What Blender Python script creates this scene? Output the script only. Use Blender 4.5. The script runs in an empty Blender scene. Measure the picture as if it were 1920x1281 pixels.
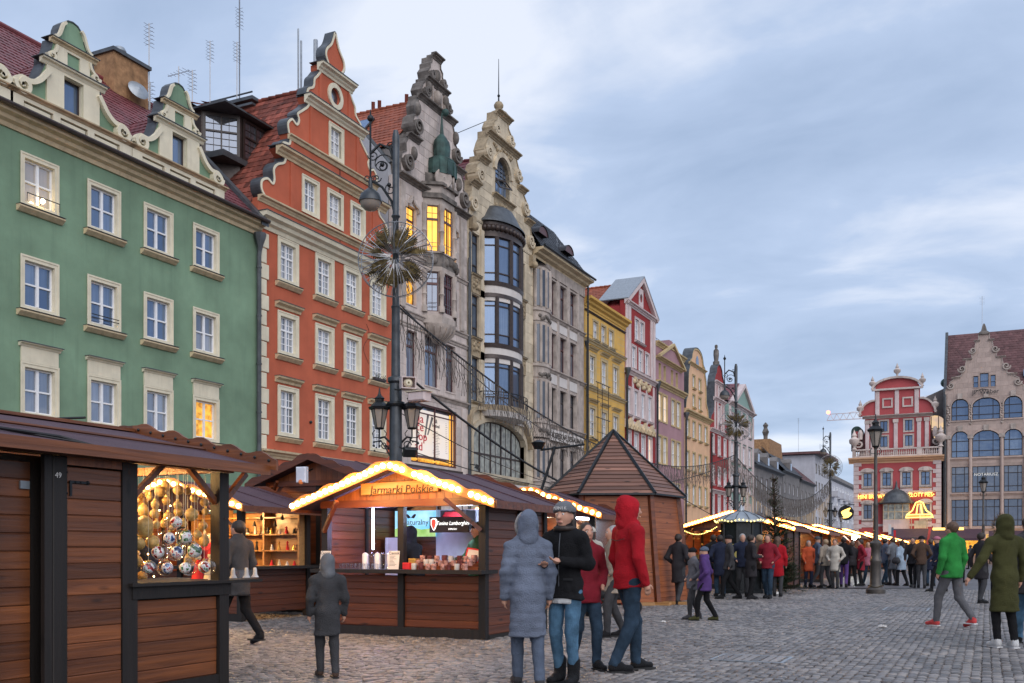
import bpy, math, random
import numpy as np
from mathutils import Vector, Matrix
from mathutils.geometry import tessellate_polygon
random.seed(7); RNG = np.random.default_rng(7)
PI = math.pi; R = math.radians
SC = bpy.context.scene
COL = SC.collection
# ------------------------------------------------------------------ camera, sky, sun
cam = bpy.data.cameras.new('camera'); camo = bpy.data.objects.new('camera', cam); COL.objects.link(camo)
camo.location = (0, 0, 1.25); TH = 25.487
camo.rotation_euler = (R(90), 0, R(TH))
cam.lens = 35.0; cam.sensor_width = 36.0; cam.shift_y = 0.205; cam.clip_end = 3000; cam.clip_start = 0.1
SC.camera = camo
SC.view_settings.view_transform = 'Standard'; SC.view_settings.look = 'None'
SC.view_settings.exposure = 0.36; SC.view_settings.gamma = 1.0
try: SC.view_settings.use_curve_mapping = False
except Exception: pass
SUN_EL, SUN_AZ = 36.0, 48.0      # soft light through the cloud, from over the square
sun = bpy.data.lights.new('sun', 'SUN'); suno = bpy.data.objects.new('sun', sun); COL.objects.link(suno)
sun.energy = 1.5; sun.angle = R(70); sun.color = (1.0, 0.93, 0.88)
sd = Vector((math.sin(R(SUN_AZ)), -math.cos(R(SUN_AZ)), math.tan(R(SUN_EL)))).normalized()
suno.rotation_euler = sd.to_track_quat('Z', 'Y').to_euler(); suno.location = (0, 0, 60)

def nd(nt, t, **k):
    n = nt.nodes.new(t)
    for a, b in k.items():
        if a in n.inputs: n.inputs[a].default_value = b
        else: setattr(n, a, b)
    return n
W = bpy.data.worlds.new('World'); SC.world = W; W.use_nodes = True
nt = W.node_tree; nt.nodes.clear(); L = nt.links.new
out = nd(nt, 'ShaderNodeOutputWorld'); mix = nd(nt, 'ShaderNodeMixShader')
bg1 = nd(nt, 'ShaderNodeBackground'); bg2 = nd(nt, 'ShaderNodeBackground')
sky = nd(nt, 'ShaderNodeTexSky', sky_type='NISHITA'); sky.sun_disc = False
sky.sun_elevation = R(SUN_EL); sky.sun_rotation = R(180 - SUN_AZ)
bg1.inputs[1].default_value = 0.1; L(sky.outputs[0], bg1.inputs[0])
tc = nd(nt, 'ShaderNodeTexCoord'); sep = nd(nt, 'ShaderNodeSeparateXYZ'); L(tc.outputs['Generated'], sep.inputs[0])
def mth(op, a, b=None, c=None):
    m = nd(nt, 'ShaderNodeMath', operation=op)
    for i, v in enumerate((a, b, c)):
        if v is None: continue
        if isinstance(v, (int, float)): m.inputs[i].default_value = v
        else: L(v, m.inputs[i])
    return m.outputs[0]
zc = mth('ADD', mth('MAXIMUM', sep.outputs[2], 0.0), 0.22)
cx = mth('DIVIDE', sep.outputs[0], zc); cy = mth('DIVIDE', sep.outputs[1], zc)
cmb = nd(nt, 'ShaderNodeCombineXYZ'); L(cx, cmb.inputs[0]); L(cy, cmb.inputs[1])
mp = nd(nt, 'ShaderNodeMapping'); L(cmb.outputs[0], mp.inputs[0])
mp.inputs['Rotation'].default_value = (0, 0, R(-25)); mp.inputs['Scale'].default_value = (0.8, 1.25, 1); mp.inputs['Location'].default_value = (3.1, 1.4, 0)
n1 = nd(nt, 'ShaderNodeTexNoise', Scale=1.1, Detail=7.0, Roughness=0.52, Distortion=0.25); L(mp.outputs[0], n1.inputs['Vector'])
n2 = nd(nt, 'ShaderNodeTexNoise', Scale=3.6, Detail=6.0, Roughness=0.55, Distortion=0.4); L(mp.outputs[0], n2.inputs['Vector'])
v = mth('ADD', mth('MULTIPLY', n1.outputs[0], 0.72), mth('MULTIPLY', n2.outputs[0], 0.28))
cr = nd(nt, 'ShaderNodeValToRGB'); L(v, cr.inputs[0])
e = cr.color_ramp.elements
e[0].position = 0.36; e[0].color = (0.33, 0.43, 0.61, 1)
e[1].position = 0.60; e[1].color = (0.76, 0.81, 0.92, 1)
m_ = e.new(0.5); m_.color = (0.46, 0.565, 0.76, 1)
L(cr.outputs[0], bg2.inputs[0]); bg2.inputs[1].default_value = 0.91
mix.inputs[0].default_value = 0.9
L(bg1.outputs[0], mix.inputs[1]); L(bg2.outputs[0], mix.inputs[2]); L(mix.outputs[0], out.inputs[0])
# ------------------------------------------------------------------ materials
MATS = {}
def base_mat(name, rough=0.8, metal=0.0, spec=0.5):
    m = bpy.data.materials.new(name); m.use_nodes = True
    b = m.node_tree.nodes['Principled BSDF']
    b.inputs['Roughness'].default_value = rough; b.inputs['Metallic'].default_value = metal
    if 'Specular IOR Level' in b.inputs: b.inputs['Specular IOR Level'].default_value = spec
    MATS[name] = m
    return m, m.node_tree, b
def rgb(c): return (c[0], c[1], c[2], 1)
def mixc(nt, fac, a, b, mode='MIX'):
    m = nt.nodes.new('ShaderNodeMix'); m.data_type = 'RGBA'; m.blend_type = mode
    for s, v in ((0, fac), (6, a), (7, b)):
        if isinstance(v, (int, float)): m.inputs[s].default_value = v
        elif isinstance(v, tuple): m.inputs[s].default_value = rgb(v)
        else: nt.links.new(v, m.inputs[s])
    return m.outputs[2]
def plaster(name, col, var=0.16, scale=0.9, rough=0.85, bump=0.15, streak=0.25, dirt=(0.10, 0.085, 0.07), spec=0.3, island=0.0, fine=28):
    """matt wall finish: broad tone drift, vertical weather streaks, fine grain"""
    m, nt, b = base_mat(name, rough, 0, spec)
    tc = nd(nt, 'ShaderNodeTexCoord'); L = nt.links.new
    n1 = nd(nt, 'ShaderNodeTexNoise', Scale=scale, Detail=6.0, Roughness=0.6); L(tc.outputs['Object'], n1.inputs['Vector'])
    mp = nd(nt, 'ShaderNodeMapping'); mp.inputs['Scale'].default_value = (2.2, 2.2, 0.16); L(tc.outputs['Object'], mp.inputs[0])
    n2 = nd(nt, 'ShaderNodeTexNoise', Scale=1.6, Detail=6.0, Roughness=0.65); L(mp.outputs[0], n2.inputs['Vector'])
    r1 = nd(nt, 'ShaderNodeMapRange'); r1.inputs[1].default_value = 0.3; r1.inputs[2].default_value = 0.7; L(n1.outputs[0], r1.inputs[0])
    dark = tuple(c * (1 - var * 1.3) for c in col); lite = tuple(min(1, c * (1 + var)) for c in col)
    c = mixc(nt, r1.outputs[0], dark, lite)
    r2 = nd(nt, 'ShaderNodeMapRange'); r2.inputs[1].default_value = 0.52; r2.inputs[2].default_value = 0.8; r2.inputs[4].default_value = streak; L(n2.outputs[0], r2.inputs[0])
    c = mixc(nt, r2.outputs[0], c, dirt)
    if island:
        g = nd(nt, 'ShaderNodeNewGeometry'); oi = nd(nt, 'ShaderNodeObjectInfo')
        ad = nd(nt, 'ShaderNodeMath', operation='ADD'); L(g.outputs['Random Per Island'], ad.inputs[0]); L(oi.outputs['Random'], ad.inputs[1])
        fr = nd(nt, 'ShaderNodeMath', operation='FRACT'); L(ad.outputs[0], fr.inputs[0])
        mr = nd(nt, 'ShaderNodeMapRange'); mr.inputs[3].default_value = 1 - island; mr.inputs[4].default_value = 1 + island * 0.7; L(fr.outputs[0], mr.inputs[0])
        c = mixc(nt, 1.0, c, mr.outputs[0], 'MULTIPLY')
    L(c, b.inputs['Base Color'])
    n3 = nd(nt, 'ShaderNodeTexNoise', Scale=fine, Detail=5.0, Roughness=0.6); L(tc.outputs['Object'], n3.inputs['Vector'])
    bp = nd(nt, 'ShaderNodeBump', Strength=bump, Distance=0.03); L(n3.outputs[0], bp.inputs['Height']); L(bp.outputs[0], b.inputs['Normal'])
    return m
def wood(name, col, dark, axis='x', rough=0.42, coat=0.25, var=0.25, scale=1.0):
    """stained planks: long grain, a few knots, tone that differs from plank to plank"""
    m, nt, b = base_mat(name, rough, 0, 0.5); L = nt.links.new
    if 'Coat Weight' in b.inputs: b.inputs['Coat Weight'].default_value = coat; b.inputs['Coat Roughness'].default_value = 0.28
    tc = nd(nt, 'ShaderNodeTexCoord'); oi = nd(nt, 'ShaderNodeObjectInfo'); g = nd(nt, 'ShaderNodeNewGeometry')
    ad = nd(nt, 'ShaderNodeMath', operation='ADD'); L(oi.outputs['Random'], ad.inputs[0]); L(g.outputs['Random Per Island'], ad.inputs[1])
    ml = nd(nt, 'ShaderNodeMath', operation='MULTIPLY'); ml.inputs[1].default_value = 37.0; L(ad.outputs[0], ml.inputs[0])
    cb = nd(nt, 'ShaderNodeCombineXYZ'); L(ml.outputs[0], cb.inputs[0]); L(ml.outputs[0], cb.inputs[1]); L(ml.outputs[0], cb.inputs[2])
    va = nd(nt, 'ShaderNodeVectorMath', operation='ADD'); L(tc.outputs['Object'], va.inputs[0]); L(cb.outputs[0], va.inputs[1])
    mp = nd(nt, 'ShaderNodeMapping'); L(va.outputs[0], mp.inputs[0])
    s = {'x': (0.5, 9, 9), 'y': (9, 0.5, 9), 'z': (9, 9, 0.5)}[axis]
    mp.inputs['Scale'].default_value = tuple(q * scale for q in s)
    n1 = nd(nt, 'ShaderNodeTexNoise', Scale=1.5, Detail=8.0, Roughness=0.62, Distortion=0.6); L(mp.outputs[0], n1.inputs['Vector'])
    r1 = nd(nt, 'ShaderNodeMapRange'); r1.inputs[1].default_value = 0.32; r1.inputs[2].default_value = 0.68; L(n1.outputs[0], r1.inputs[0])
    c = mixc(nt, r1.outputs[0], dark, col)
    vo = nd(nt, 'ShaderNodeTexVoronoi', Scale=2.6); mk = nd(nt, 'ShaderNodeMapping'); L(va.outputs[0], mk.inputs[0])
    mk.inputs['Scale'].default_value = {'x': (0.6, 2, 2), 'y': (2, 0.6, 2), 'z': (2, 2, 0.6)}[axis]; L(mk.outputs[0], vo.inputs['Vector'])
    rk = nd(nt, 'ShaderNodeMapRange'); rk.inputs[1].default_value = 0.06; rk.inputs[2].default_value = 0.15; rk.inputs[3].default_value = 0.9; rk.inputs[4].default_value = 0.0; L(vo.outputs[0], rk.inputs[0])
    c = mixc(nt, rk.outputs[0], c, tuple(q * 0.35 for q in dark))
    fr = nd(nt, 'ShaderNodeMath', operation='FRACT'); L(ml.outputs[0], fr.inputs[0])
    mr = nd(nt, 'ShaderNodeMapRange'); mr.inputs[3].default_value = 1 - var; mr.inputs[4].default_value = 1 + var; L(fr.outputs[0], mr.inputs[0])
    c = mixc(nt, 1.0, c, mr.outputs[0], 'MULTIPLY'); L(c, b.inputs['Base Color'])
    bp = nd(nt, 'ShaderNodeBump', Strength=0.55, Distance=0.015); L(n1.outputs[0], bp.inputs['Height']); L(bp.outputs[0], b.inputs['Normal'])
    return m
def simple(name, col, rough=0.6, metal=0.0, spec=0.5, var=0.1, scale=6.0, bump=0.0, sheen=0.0):
    m, nt, b = base_mat(name, rough, metal, spec); L = nt.links.new
    tc = nd(nt, 'ShaderNodeTexCoord'); n1 = nd(nt, 'ShaderNodeTexNoise', Scale=scale, Detail=5.0); L(tc.outputs['Object'], n1.inputs['Vector'])
    r1 = nd(nt, 'ShaderNodeMapRange'); r1.inputs[1].default_value = 0.3; r1.inputs[2].default_value = 0.7; L(n1.outputs[0], r1.inputs[0])
    c = mixc(nt, r1.outputs[0], tuple(q * (1 - var) for q in col), tuple(min(1, q * (1 + var)) for q in col)); L(c, b.inputs['Base Color'])
    if bump:
        bp = nd(nt, 'ShaderNodeBump', Strength=bump, Distance=0.01); L(n1.outputs[0], bp.inputs['Height']); L(bp.outputs[0], b.inputs['Normal'])
    if sheen and 'Sheen Weight' in b.inputs: b.inputs['Sheen Weight'].default_value = sheen
    return m
def window_glass(name, lo, hi, refl=0.34, tint=(0.72, 0.82, 1.0), rough=0.04, wav=0.02):
    """old window pane: dark room or pale curtain behind (differs from pane to pane), sky in the glass"""
    m, nt, b = base_mat(name, 0.5, 0, 0.5); L = nt.links.new
    oi = nd(nt, 'ShaderNodeObjectInfo'); tc = nd(nt, 'ShaderNodeTexCoord')
    mp = nd(nt, 'ShaderNodeMapping'); mp.inputs['Scale'].default_value = (9, 1, 0.5); L(tc.outputs['Object'], mp.inputs[0])
    cb = nd(nt, 'ShaderNodeCombineXYZ'); L(oi.outputs['Random'], cb.inputs[0]); mlv = nd(nt, 'ShaderNodeVectorMath', operation='SCALE'); mlv.inputs['Scale'].default_value = 50; L(cb.outputs[0], mlv.inputs[0]); L(mlv.outputs[0], mp.inputs['Location'])
    n1 = nd(nt, 'ShaderNodeTexNoise', Scale=1.2, Detail=3.0); L(mp.outputs[0], n1.inputs['Vector'])
    ml = nd(nt, 'ShaderNodeMath', operation='MULTIPLY'); L(oi.outputs['Random'], ml.inputs[0]); L(n1.outputs[0], ml.inputs[1])
    ml2 = nd(nt, 'ShaderNodeMath', operation='MULTIPLY'); L(ml.outputs[0], ml2.inputs[0]); ml2.inputs[1].default_value = 1.7; ml2.use_clamp = True
    c = mixc(nt, ml2.outputs[0], lo, hi); L(c, b.inputs['Base Color'])
    gl = nd(nt, 'ShaderNodeBsdfGlossy', Roughness=rough); gl.inputs['Color'].default_value = rgb(tint)
    n3 = nd(nt, 'ShaderNodeTexNoise', Scale=1.3, Detail=1.0); L(tc.outputs['Object'], n3.inputs['Vector'])
    bp = nd(nt, 'ShaderNodeBump', Strength=wav * 8, Distance=0.05); L(n3.outputs[0], bp.inputs['Height']); L(bp.outputs[0], gl.inputs['Normal'])
    ms = nd(nt, 'ShaderNodeMixShader'); fz = nd(nt, 'ShaderNodeFresnel', IOR=1.5)
    mr = nd(nt, 'ShaderNodeMapRange'); mr.inputs[3].default_value = refl; mr.inputs[4].default_value = 1.0; L(fz.outputs[0], mr.inputs[0]); L(mr.outputs[0], ms.inputs[0])
    L(b.outputs[0], ms.inputs[1]); L(gl.outputs[0], ms.inputs[2]); L(ms.outputs[0], nt.nodes['Material Output'].inputs[0])
    return m
def emit(name, col, s, var=0.0, scale=3.0, col2=None):
    m, nt, b = base_mat(name, 0.4); L = nt.links.new
    b.inputs['Base Color'].default_value = rgb(tuple(min(1, c) * 0.5 for c in col)); b.inputs['Emission Strength'].default_value = s
    if col2 or var:
        tc = nd(nt, 'ShaderNodeTexCoord'); n1 = nd(nt, 'ShaderNodeTexNoise', Scale=scale, Detail=4.0); L(tc.outputs['Object'], n1.inputs['Vector'])
        r1 = nd(nt, 'ShaderNodeMapRange'); r1.inputs[1].default_value = 0.35; r1.inputs[2].default_value = 0.65; L(n1.outputs[0], r1.inputs[0])
        L(mixc(nt, r1.outputs[0], col2 or tuple(c * (1 - var) for c in col), col), b.inputs['Emission Color'])
    else: b.inputs['Emission Color'].default_value = rgb(col)
    return m
def clear_glass(name, col=(0.95, 0.97, 1), rough=0.03, a=0.22):
    m, nt, b = base_mat(name); L = nt.links.new
    tr = nd(nt, 'ShaderNodeBsdfTransparent'); tr.inputs[0].default_value = rgb(col); gl = nd(nt, 'ShaderNodeBsdfGlossy', Roughness=rough)
    ms = nd(nt, 'ShaderNodeMixShader'); lw = nd(nt, 'ShaderNodeLayerWeight', Blend=a); L(lw.outputs['Facing'], ms.inputs[0]); L(tr.outputs[0], ms.inputs[1]); L(gl.outputs[0], ms.inputs[2]); L(ms.outputs[0], nt.nodes['Material Output'].inputs[0])
    return m
M = {}
M['green'] = plaster('green_plaster', (0.185, 0.285, 0.19), 0.19, 0.5, streak=0.34, dirt=(0.07, 0.12, 0.09))
M['red'] = plaster('red_plaster', (0.47, 0.118, 0.062), 0.16, 0.6, streak=0.34, dirt=(0.25, 0.06, 0.035))
M['cream'] = plaster('cream_trim', (0.70, 0.64, 0.49), 0.1, 1.5, streak=0.25, dirt=(0.24, 0.19, 0.13))
M['tan'] = plaster('tan_moulding', (0.60, 0.48, 0.31), 0.18, 1.6, streak=0.42, dirt=(0.10, 0.075, 0.05))
M['yellow'] = plaster('yellow_plaster', (0.66, 0.40, 0.105), 0.12, 0.6, streak=0.25, dirt=(0.3, 0.2, 0.08))
M['ytrim'] = plaster('yellow_trim', (0.52, 0.40, 0.22), 0.12, 1.5, streak=0.45, dirt=(0.16, 0.12, 0.07))
M['dred'] = plaster('dark_red_plaster', (0.30, 0.035, 0.035), 0.12, 0.6, streak=0.2, dirt=(0.12, 0.03, 0.03))
M['pwhite'] = plaster('pale_pink_trim', (0.60, 0.50, 0.49), 0.1, 1.5, streak=0.35, dirt=(0.25, 0.18, 0.16))
M['purple'] = plaster('mauve_plaster', (0.37, 0.215, 0.235), 0.1, 0.6, streak=0.2, dirt=(0.15, 0.09, 0.1))
M['peach'] = plaster('peach_plaster', (0.70, 0.44, 0.27), 0.1, 0.6, streak=0.25, dirt=(0.35, 0.22, 0.14))
M['pinkred'] = plaster('rose_plaster', (0.42, 0.085, 0.09), 0.1, 0.6, streak=0.15, dirt=(0.25, 0.06, 0.06))
M['mint'] = plaster('grey_green_plaster', (0.25, 0.37, 0.33), 0.1, 0.6, streak=0.25)
M['sandstone'] = plaster('sandstone', (0.58, 0.49, 0.36), 0.2, 1.1, streak=0.38, dirt=(0.12, 0.095, 0.07), island=0.22)
M['sand_flat'] = plaster('sandstone_carved', (0.36, 0.285, 0.19), 0.25, 3.5, streak=0.5, dirt=(0.07, 0.055, 0.045), bump=0.8, fine=9)
M['stone'] = plaster('grey_stone', (0.56, 0.48, 0.44), 0.18, 1.1, streak=0.45, dirt=(0.09, 0.08, 0.075), island=0.15)
M['stone_dark'] = plaster('sooty_stone', (0.165, 0.145, 0.13), 0.45, 2.0, streak=0.6, dirt=(0.04, 0.036, 0.034), bump=0.8, fine=9)
M['stone_mid'] = plaster('weathered_stone', (0.42, 0.36, 0.32), 0.25, 1.8, streak=0.55, dirt=(0.07, 0.06, 0.055), bump=0.4, fine=12)
M['webstone'] = plaster('pinkish_stone', (0.46, 0.36, 0.315), 0.14, 0.9, streak=0.3, dirt=(0.14, 0.11, 0.09), island=0.12)
M['offwhite'] = plaster('off_white_render', (0.60, 0.56, 0.53), 0.08, 1, streak=0.3, dirt=(0.3, 0.27, 0.25))
M['greywall'] = plaster('grey_render', (0.22, 0.205, 0.20), 0.2, 0.8, streak=0.4)
M['whitewall'] = plaster('white_render', (0.50, 0.50, 0.54), 0.1, 0.8, streak=0.3, dirt=(0.3, 0.28, 0.28))
M['firewall'] = plaster('whitewashed_wall', (0.42, 0.43, 0.46), 0.12, 0.6, streak=0.3, dirt=(0.2, 0.2, 0.21))
M['brickc'] = plaster('chimney_brick', (0.34, 0.19, 0.095), 0.3, 3.5, streak=0.4, dirt=(0.12, 0.08, 0.05), bump=0.6)
M['tile'] = plaster('roof_tile_wine', (0.17, 0.040, 0.045), 0.2, 1.2, 0.45, streak=0.1, island=0.22, spec=0.5)
M['tile2'] = plaster('roof_tile_old', (0.22, 0.062, 0.042), 0.5, 0.9, 0.8, streak=0.75, dirt=(0.05, 0.038, 0.036), island=0.5)
M['tile3'] = plaster('roof_tile_orange', (0.30, 0.082, 0.042), 0.15, 1.2, 0.6, streak=0.15, island=0.2)
M['tile4'] = plaster('roof_tile_brown', (0.13, 0.062, 0.062), 0.2, 1.2, 0.6, streak=0.2, island=0.25)
M['slate'] = plaster('dark_slate', (0.035, 0.036, 0.042), 0.3, 2, 0.5, streak=0.2, island=0.4)
M['lead'] = simple('lead_capping', (0.085, 0.092, 0.10), 0.45, 0.4, var=0.3, scale=3)
M['copper'] = plaster('green_copper', (0.035, 0.075, 0.066), 0.6, 2.0, 0.5, streak=0.85, dirt=(0.025, 0.035, 0.035))
M['zinc'] = simple('zinc_sheet', (0.32, 0.35, 0.38), 0.4, 0.5, var=0.15)
M['iron'] = simple('cast_iron', (0.022, 0.025, 0.028), 0.42, 0.5, var=0.3, scale=12)
M['polepaint'] = simple('pole_paint', (0.055, 0.062, 0.070), 0.38, 0.4, var=0.35, scale=5)
M['polebrown'] = simple('pole_paint_brown', (0.075, 0.065, 0.058), 0.4, 0.4, var=0.3, scale=5)
M['wframe'] = simple('white_window_paint', (0.80, 0.80, 0.81), 0.45, var=0.05)
M['dframe'] = simple('dark_window_frame', (0.030, 0.020, 0.018), 0.4, var=0.2)
M['rframe'] = simple('oxblood_window_frame', (0.075, 0.018, 0.018), 0.4, var=0.2)
M['bframe'] = simple('brown_bay_metal', (0.045, 0.030, 0.026), 0.42, 0.2, var=0.3, bump=0.3)
M['glass'] = window_glass('window_glass', (0.008, 0.011, 0.017), (0.20, 0.22, 0.26), refl=0.20)
M['glass_blue'] = window_glass('window_glass_blue', (0.010, 0.024, 0.055), (0.12, 0.16, 0.22), refl=0.17, tint=(0.50, 0.68, 1.0))
M['glass_dark'] = window_glass('window_glass_dark', (0.008, 0.009, 0.012), (0.06, 0.06, 0.07), refl=0.16)
M['glass_cream'] = window_glass('window_glass_blind', (0.30, 0.24, 0.17), (0.5, 0.42, 0.3), refl=0.15)
M['glass_pale'] = window_glass('window_glass_net', (0.03, 0.035, 0.045), (0.50, 0.52, 0.56), refl=0.14)
M['lit'] = emit('window_lit_yellow', (1.0, 0.56, 0.09), 1.15, scale=1.2, col2=(1.0, 0.42, 0.04))
M['lit_soft'] = emit('window_lit_cream', (0.95, 0.66, 0.34), 0.75, scale=1.0, col2=(0.62, 0.46, 0.36))
M['lit_gold'] = emit('window_lit_gold', (1.0, 0.50, 0.06), 0.85, scale=5.0, col2=(0.30, 0.10, 0.01))
M['shop_refl'] = emit('shop_goods_reflections', (0.34, 0.36, 0.34), 0.34, scale=3.5, col2=(0.015, 0.015, 0.025))  # mottled glow paints reflections and goods into the shop panes
M['glass_black'] = window_glass('window_glass_black', (0.006, 0.006, 0.008), (0.03, 0.03, 0.03), refl=0.03)
M['wood'] = wood('stall_wood', (0.17, 0.043, 0.013), (0.075, 0.019, 0.007), coat=0.12)
M['wood49'] = wood('stall_wood_varnished', (0.21, 0.066, 0.019), (0.080, 0.024, 0.009), coat=0.16, rough=0.42, var=0.35)
M['woodz'] = wood('stall_wood_upright', (0.32, 0.10, 0.03), (0.15, 0.042, 0.013), 'z', coat=0.1)
M['woody'] = wood('stall_wood_side', (0.20, 0.068, 0.024), (0.085, 0.026, 0.011), 'y')
M['woodhut'] = wood('hut_wood', (0.38, 0.115, 0.036), (0.20, 0.056, 0.018), 'x', var=0.18, coat=0.05, rough=0.55)
M['woodroof'] = wood('hut_roof_wood', (0.26, 0.125, 0.085), (0.12, 0.058, 0.042), 'x', rough=0.6, coat=0.03, var=0.38)
M['wooddark'] = wood('dark_stained_wood', (0.016, 0.011, 0.009), (0.008, 0.006, 0.005), 'z', coat=0.0, rough=0.6)
M['roofing'] = plaster('stall_roof_felt', (0.088, 0.050, 0.066), 0.15, 2.5, 0.62, bump=0.35, streak=0.2, dirt=(0.05, 0.03, 0.035), fine=120)
M['pinewood'] = wood('pine_shelf', (0.48, 0.26, 0.09), (0.33, 0.15, 0.05), 'x')
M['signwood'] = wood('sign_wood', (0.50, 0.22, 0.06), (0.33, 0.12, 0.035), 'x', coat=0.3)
M['bulb'] = emit('bulb_glow', (1.0, 0.58, 0.20), 24.0)
M['bulbfar'] = emit('bulb_glow_far', (1.0, 0.45, 0.11), 14.0)
M['ledwhite'] = emit('led_tube_white', (0.72, 0.82, 1.0), 16.0)
M['lampwhite'] = emit('white_flood', (0.9, 1.0, 0.9), 60.0)
M['neon'] = emit('neon_yellow', (1.0, 0.60, 0.12), 2.6)
M['pale_letters'] = emit('pale_letters', (0.8, 0.8, 0.78), 0.45)
M['neonw'] = emit('white_sign_glow', (0.9, 0.9, 0.88), 1.6)
M['string'] = emit('string_light_yellow', (1.0, 0.75, 0.2), 3.5)
M['lampglass'] = plaster('lantern_glass', (0.30, 0.26, 0.225), 0.1, 2, 0.25, bump=0, streak=0.1, spec=0.6)
M['text_dark'] = simple('sign_ink', (0.02, 0.015, 0.012), 0.6)
M['text_red'] = simple('poster_red', (0.62, 0.04, 0.05), 0.6)
M['poster'] = emit('poster_backlit', (0.80, 0.66, 0.52), 0.62, scale=0.7, col2=(0.74, 0.70, 0.70))
M['paper'] = simple('white_paper', (0.62, 0.60, 0.58), 0.7, var=0.05)
M['posterblue'] = emit('lit_poster_sky', (0.12, 0.50, 0.80), 0.9, scale=2.2, col2=(0.55, 0.80, 0.90))
M['postergreen'] = emit('lit_poster_meadow', (0.25, 0.48, 0.10), 0.8, scale=6, col2=(0.5, 0.7, 0.3))
M['whitepanel'] = simple('white_fridge', (0.62, 0.64, 0.72), 0.35)
M['gold'] = simple('gold_paint', (0.75, 0.48, 0.12), 0.35, 0.8)
M['redcloth'] = simple('red_cloth', (0.55, 0.02, 0.03), 0.8, var=0.25, scale=9)
M['goldlet'] = emit('gold_letters', (0.9, 0.55, 0.12), 0.55)
M['clear'] = clear_glass('clear_glass')
M['cable'] = simple('black_cable', (0.012, 0.012, 0.013), 0.6)
M['netlight'] = simple('unlit_light_strings', (0.10, 0.085, 0.075), 0.7)
M['netgold'] = simple('pale_light_strings', (0.42, 0.31, 0.19), 0.6)
M['needle'] = plaster('fir_needles', (0.030, 0.052, 0.022), 0.4, 2.0, 0.6, island=0.4, streak=0)
M['frond'] = plaster('dried_fronds', (0.10, 0.072, 0.024), 0.4, 3.0, 0.7, island=0.5, streak=0)
M['wire'] = simple('steel_wire', (0.28, 0.28, 0.29), 0.35, 0.8)
M['bark'] = plaster('bark', (0.09, 0.06, 0.045), 0.3, 4, bump=0.7)
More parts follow.
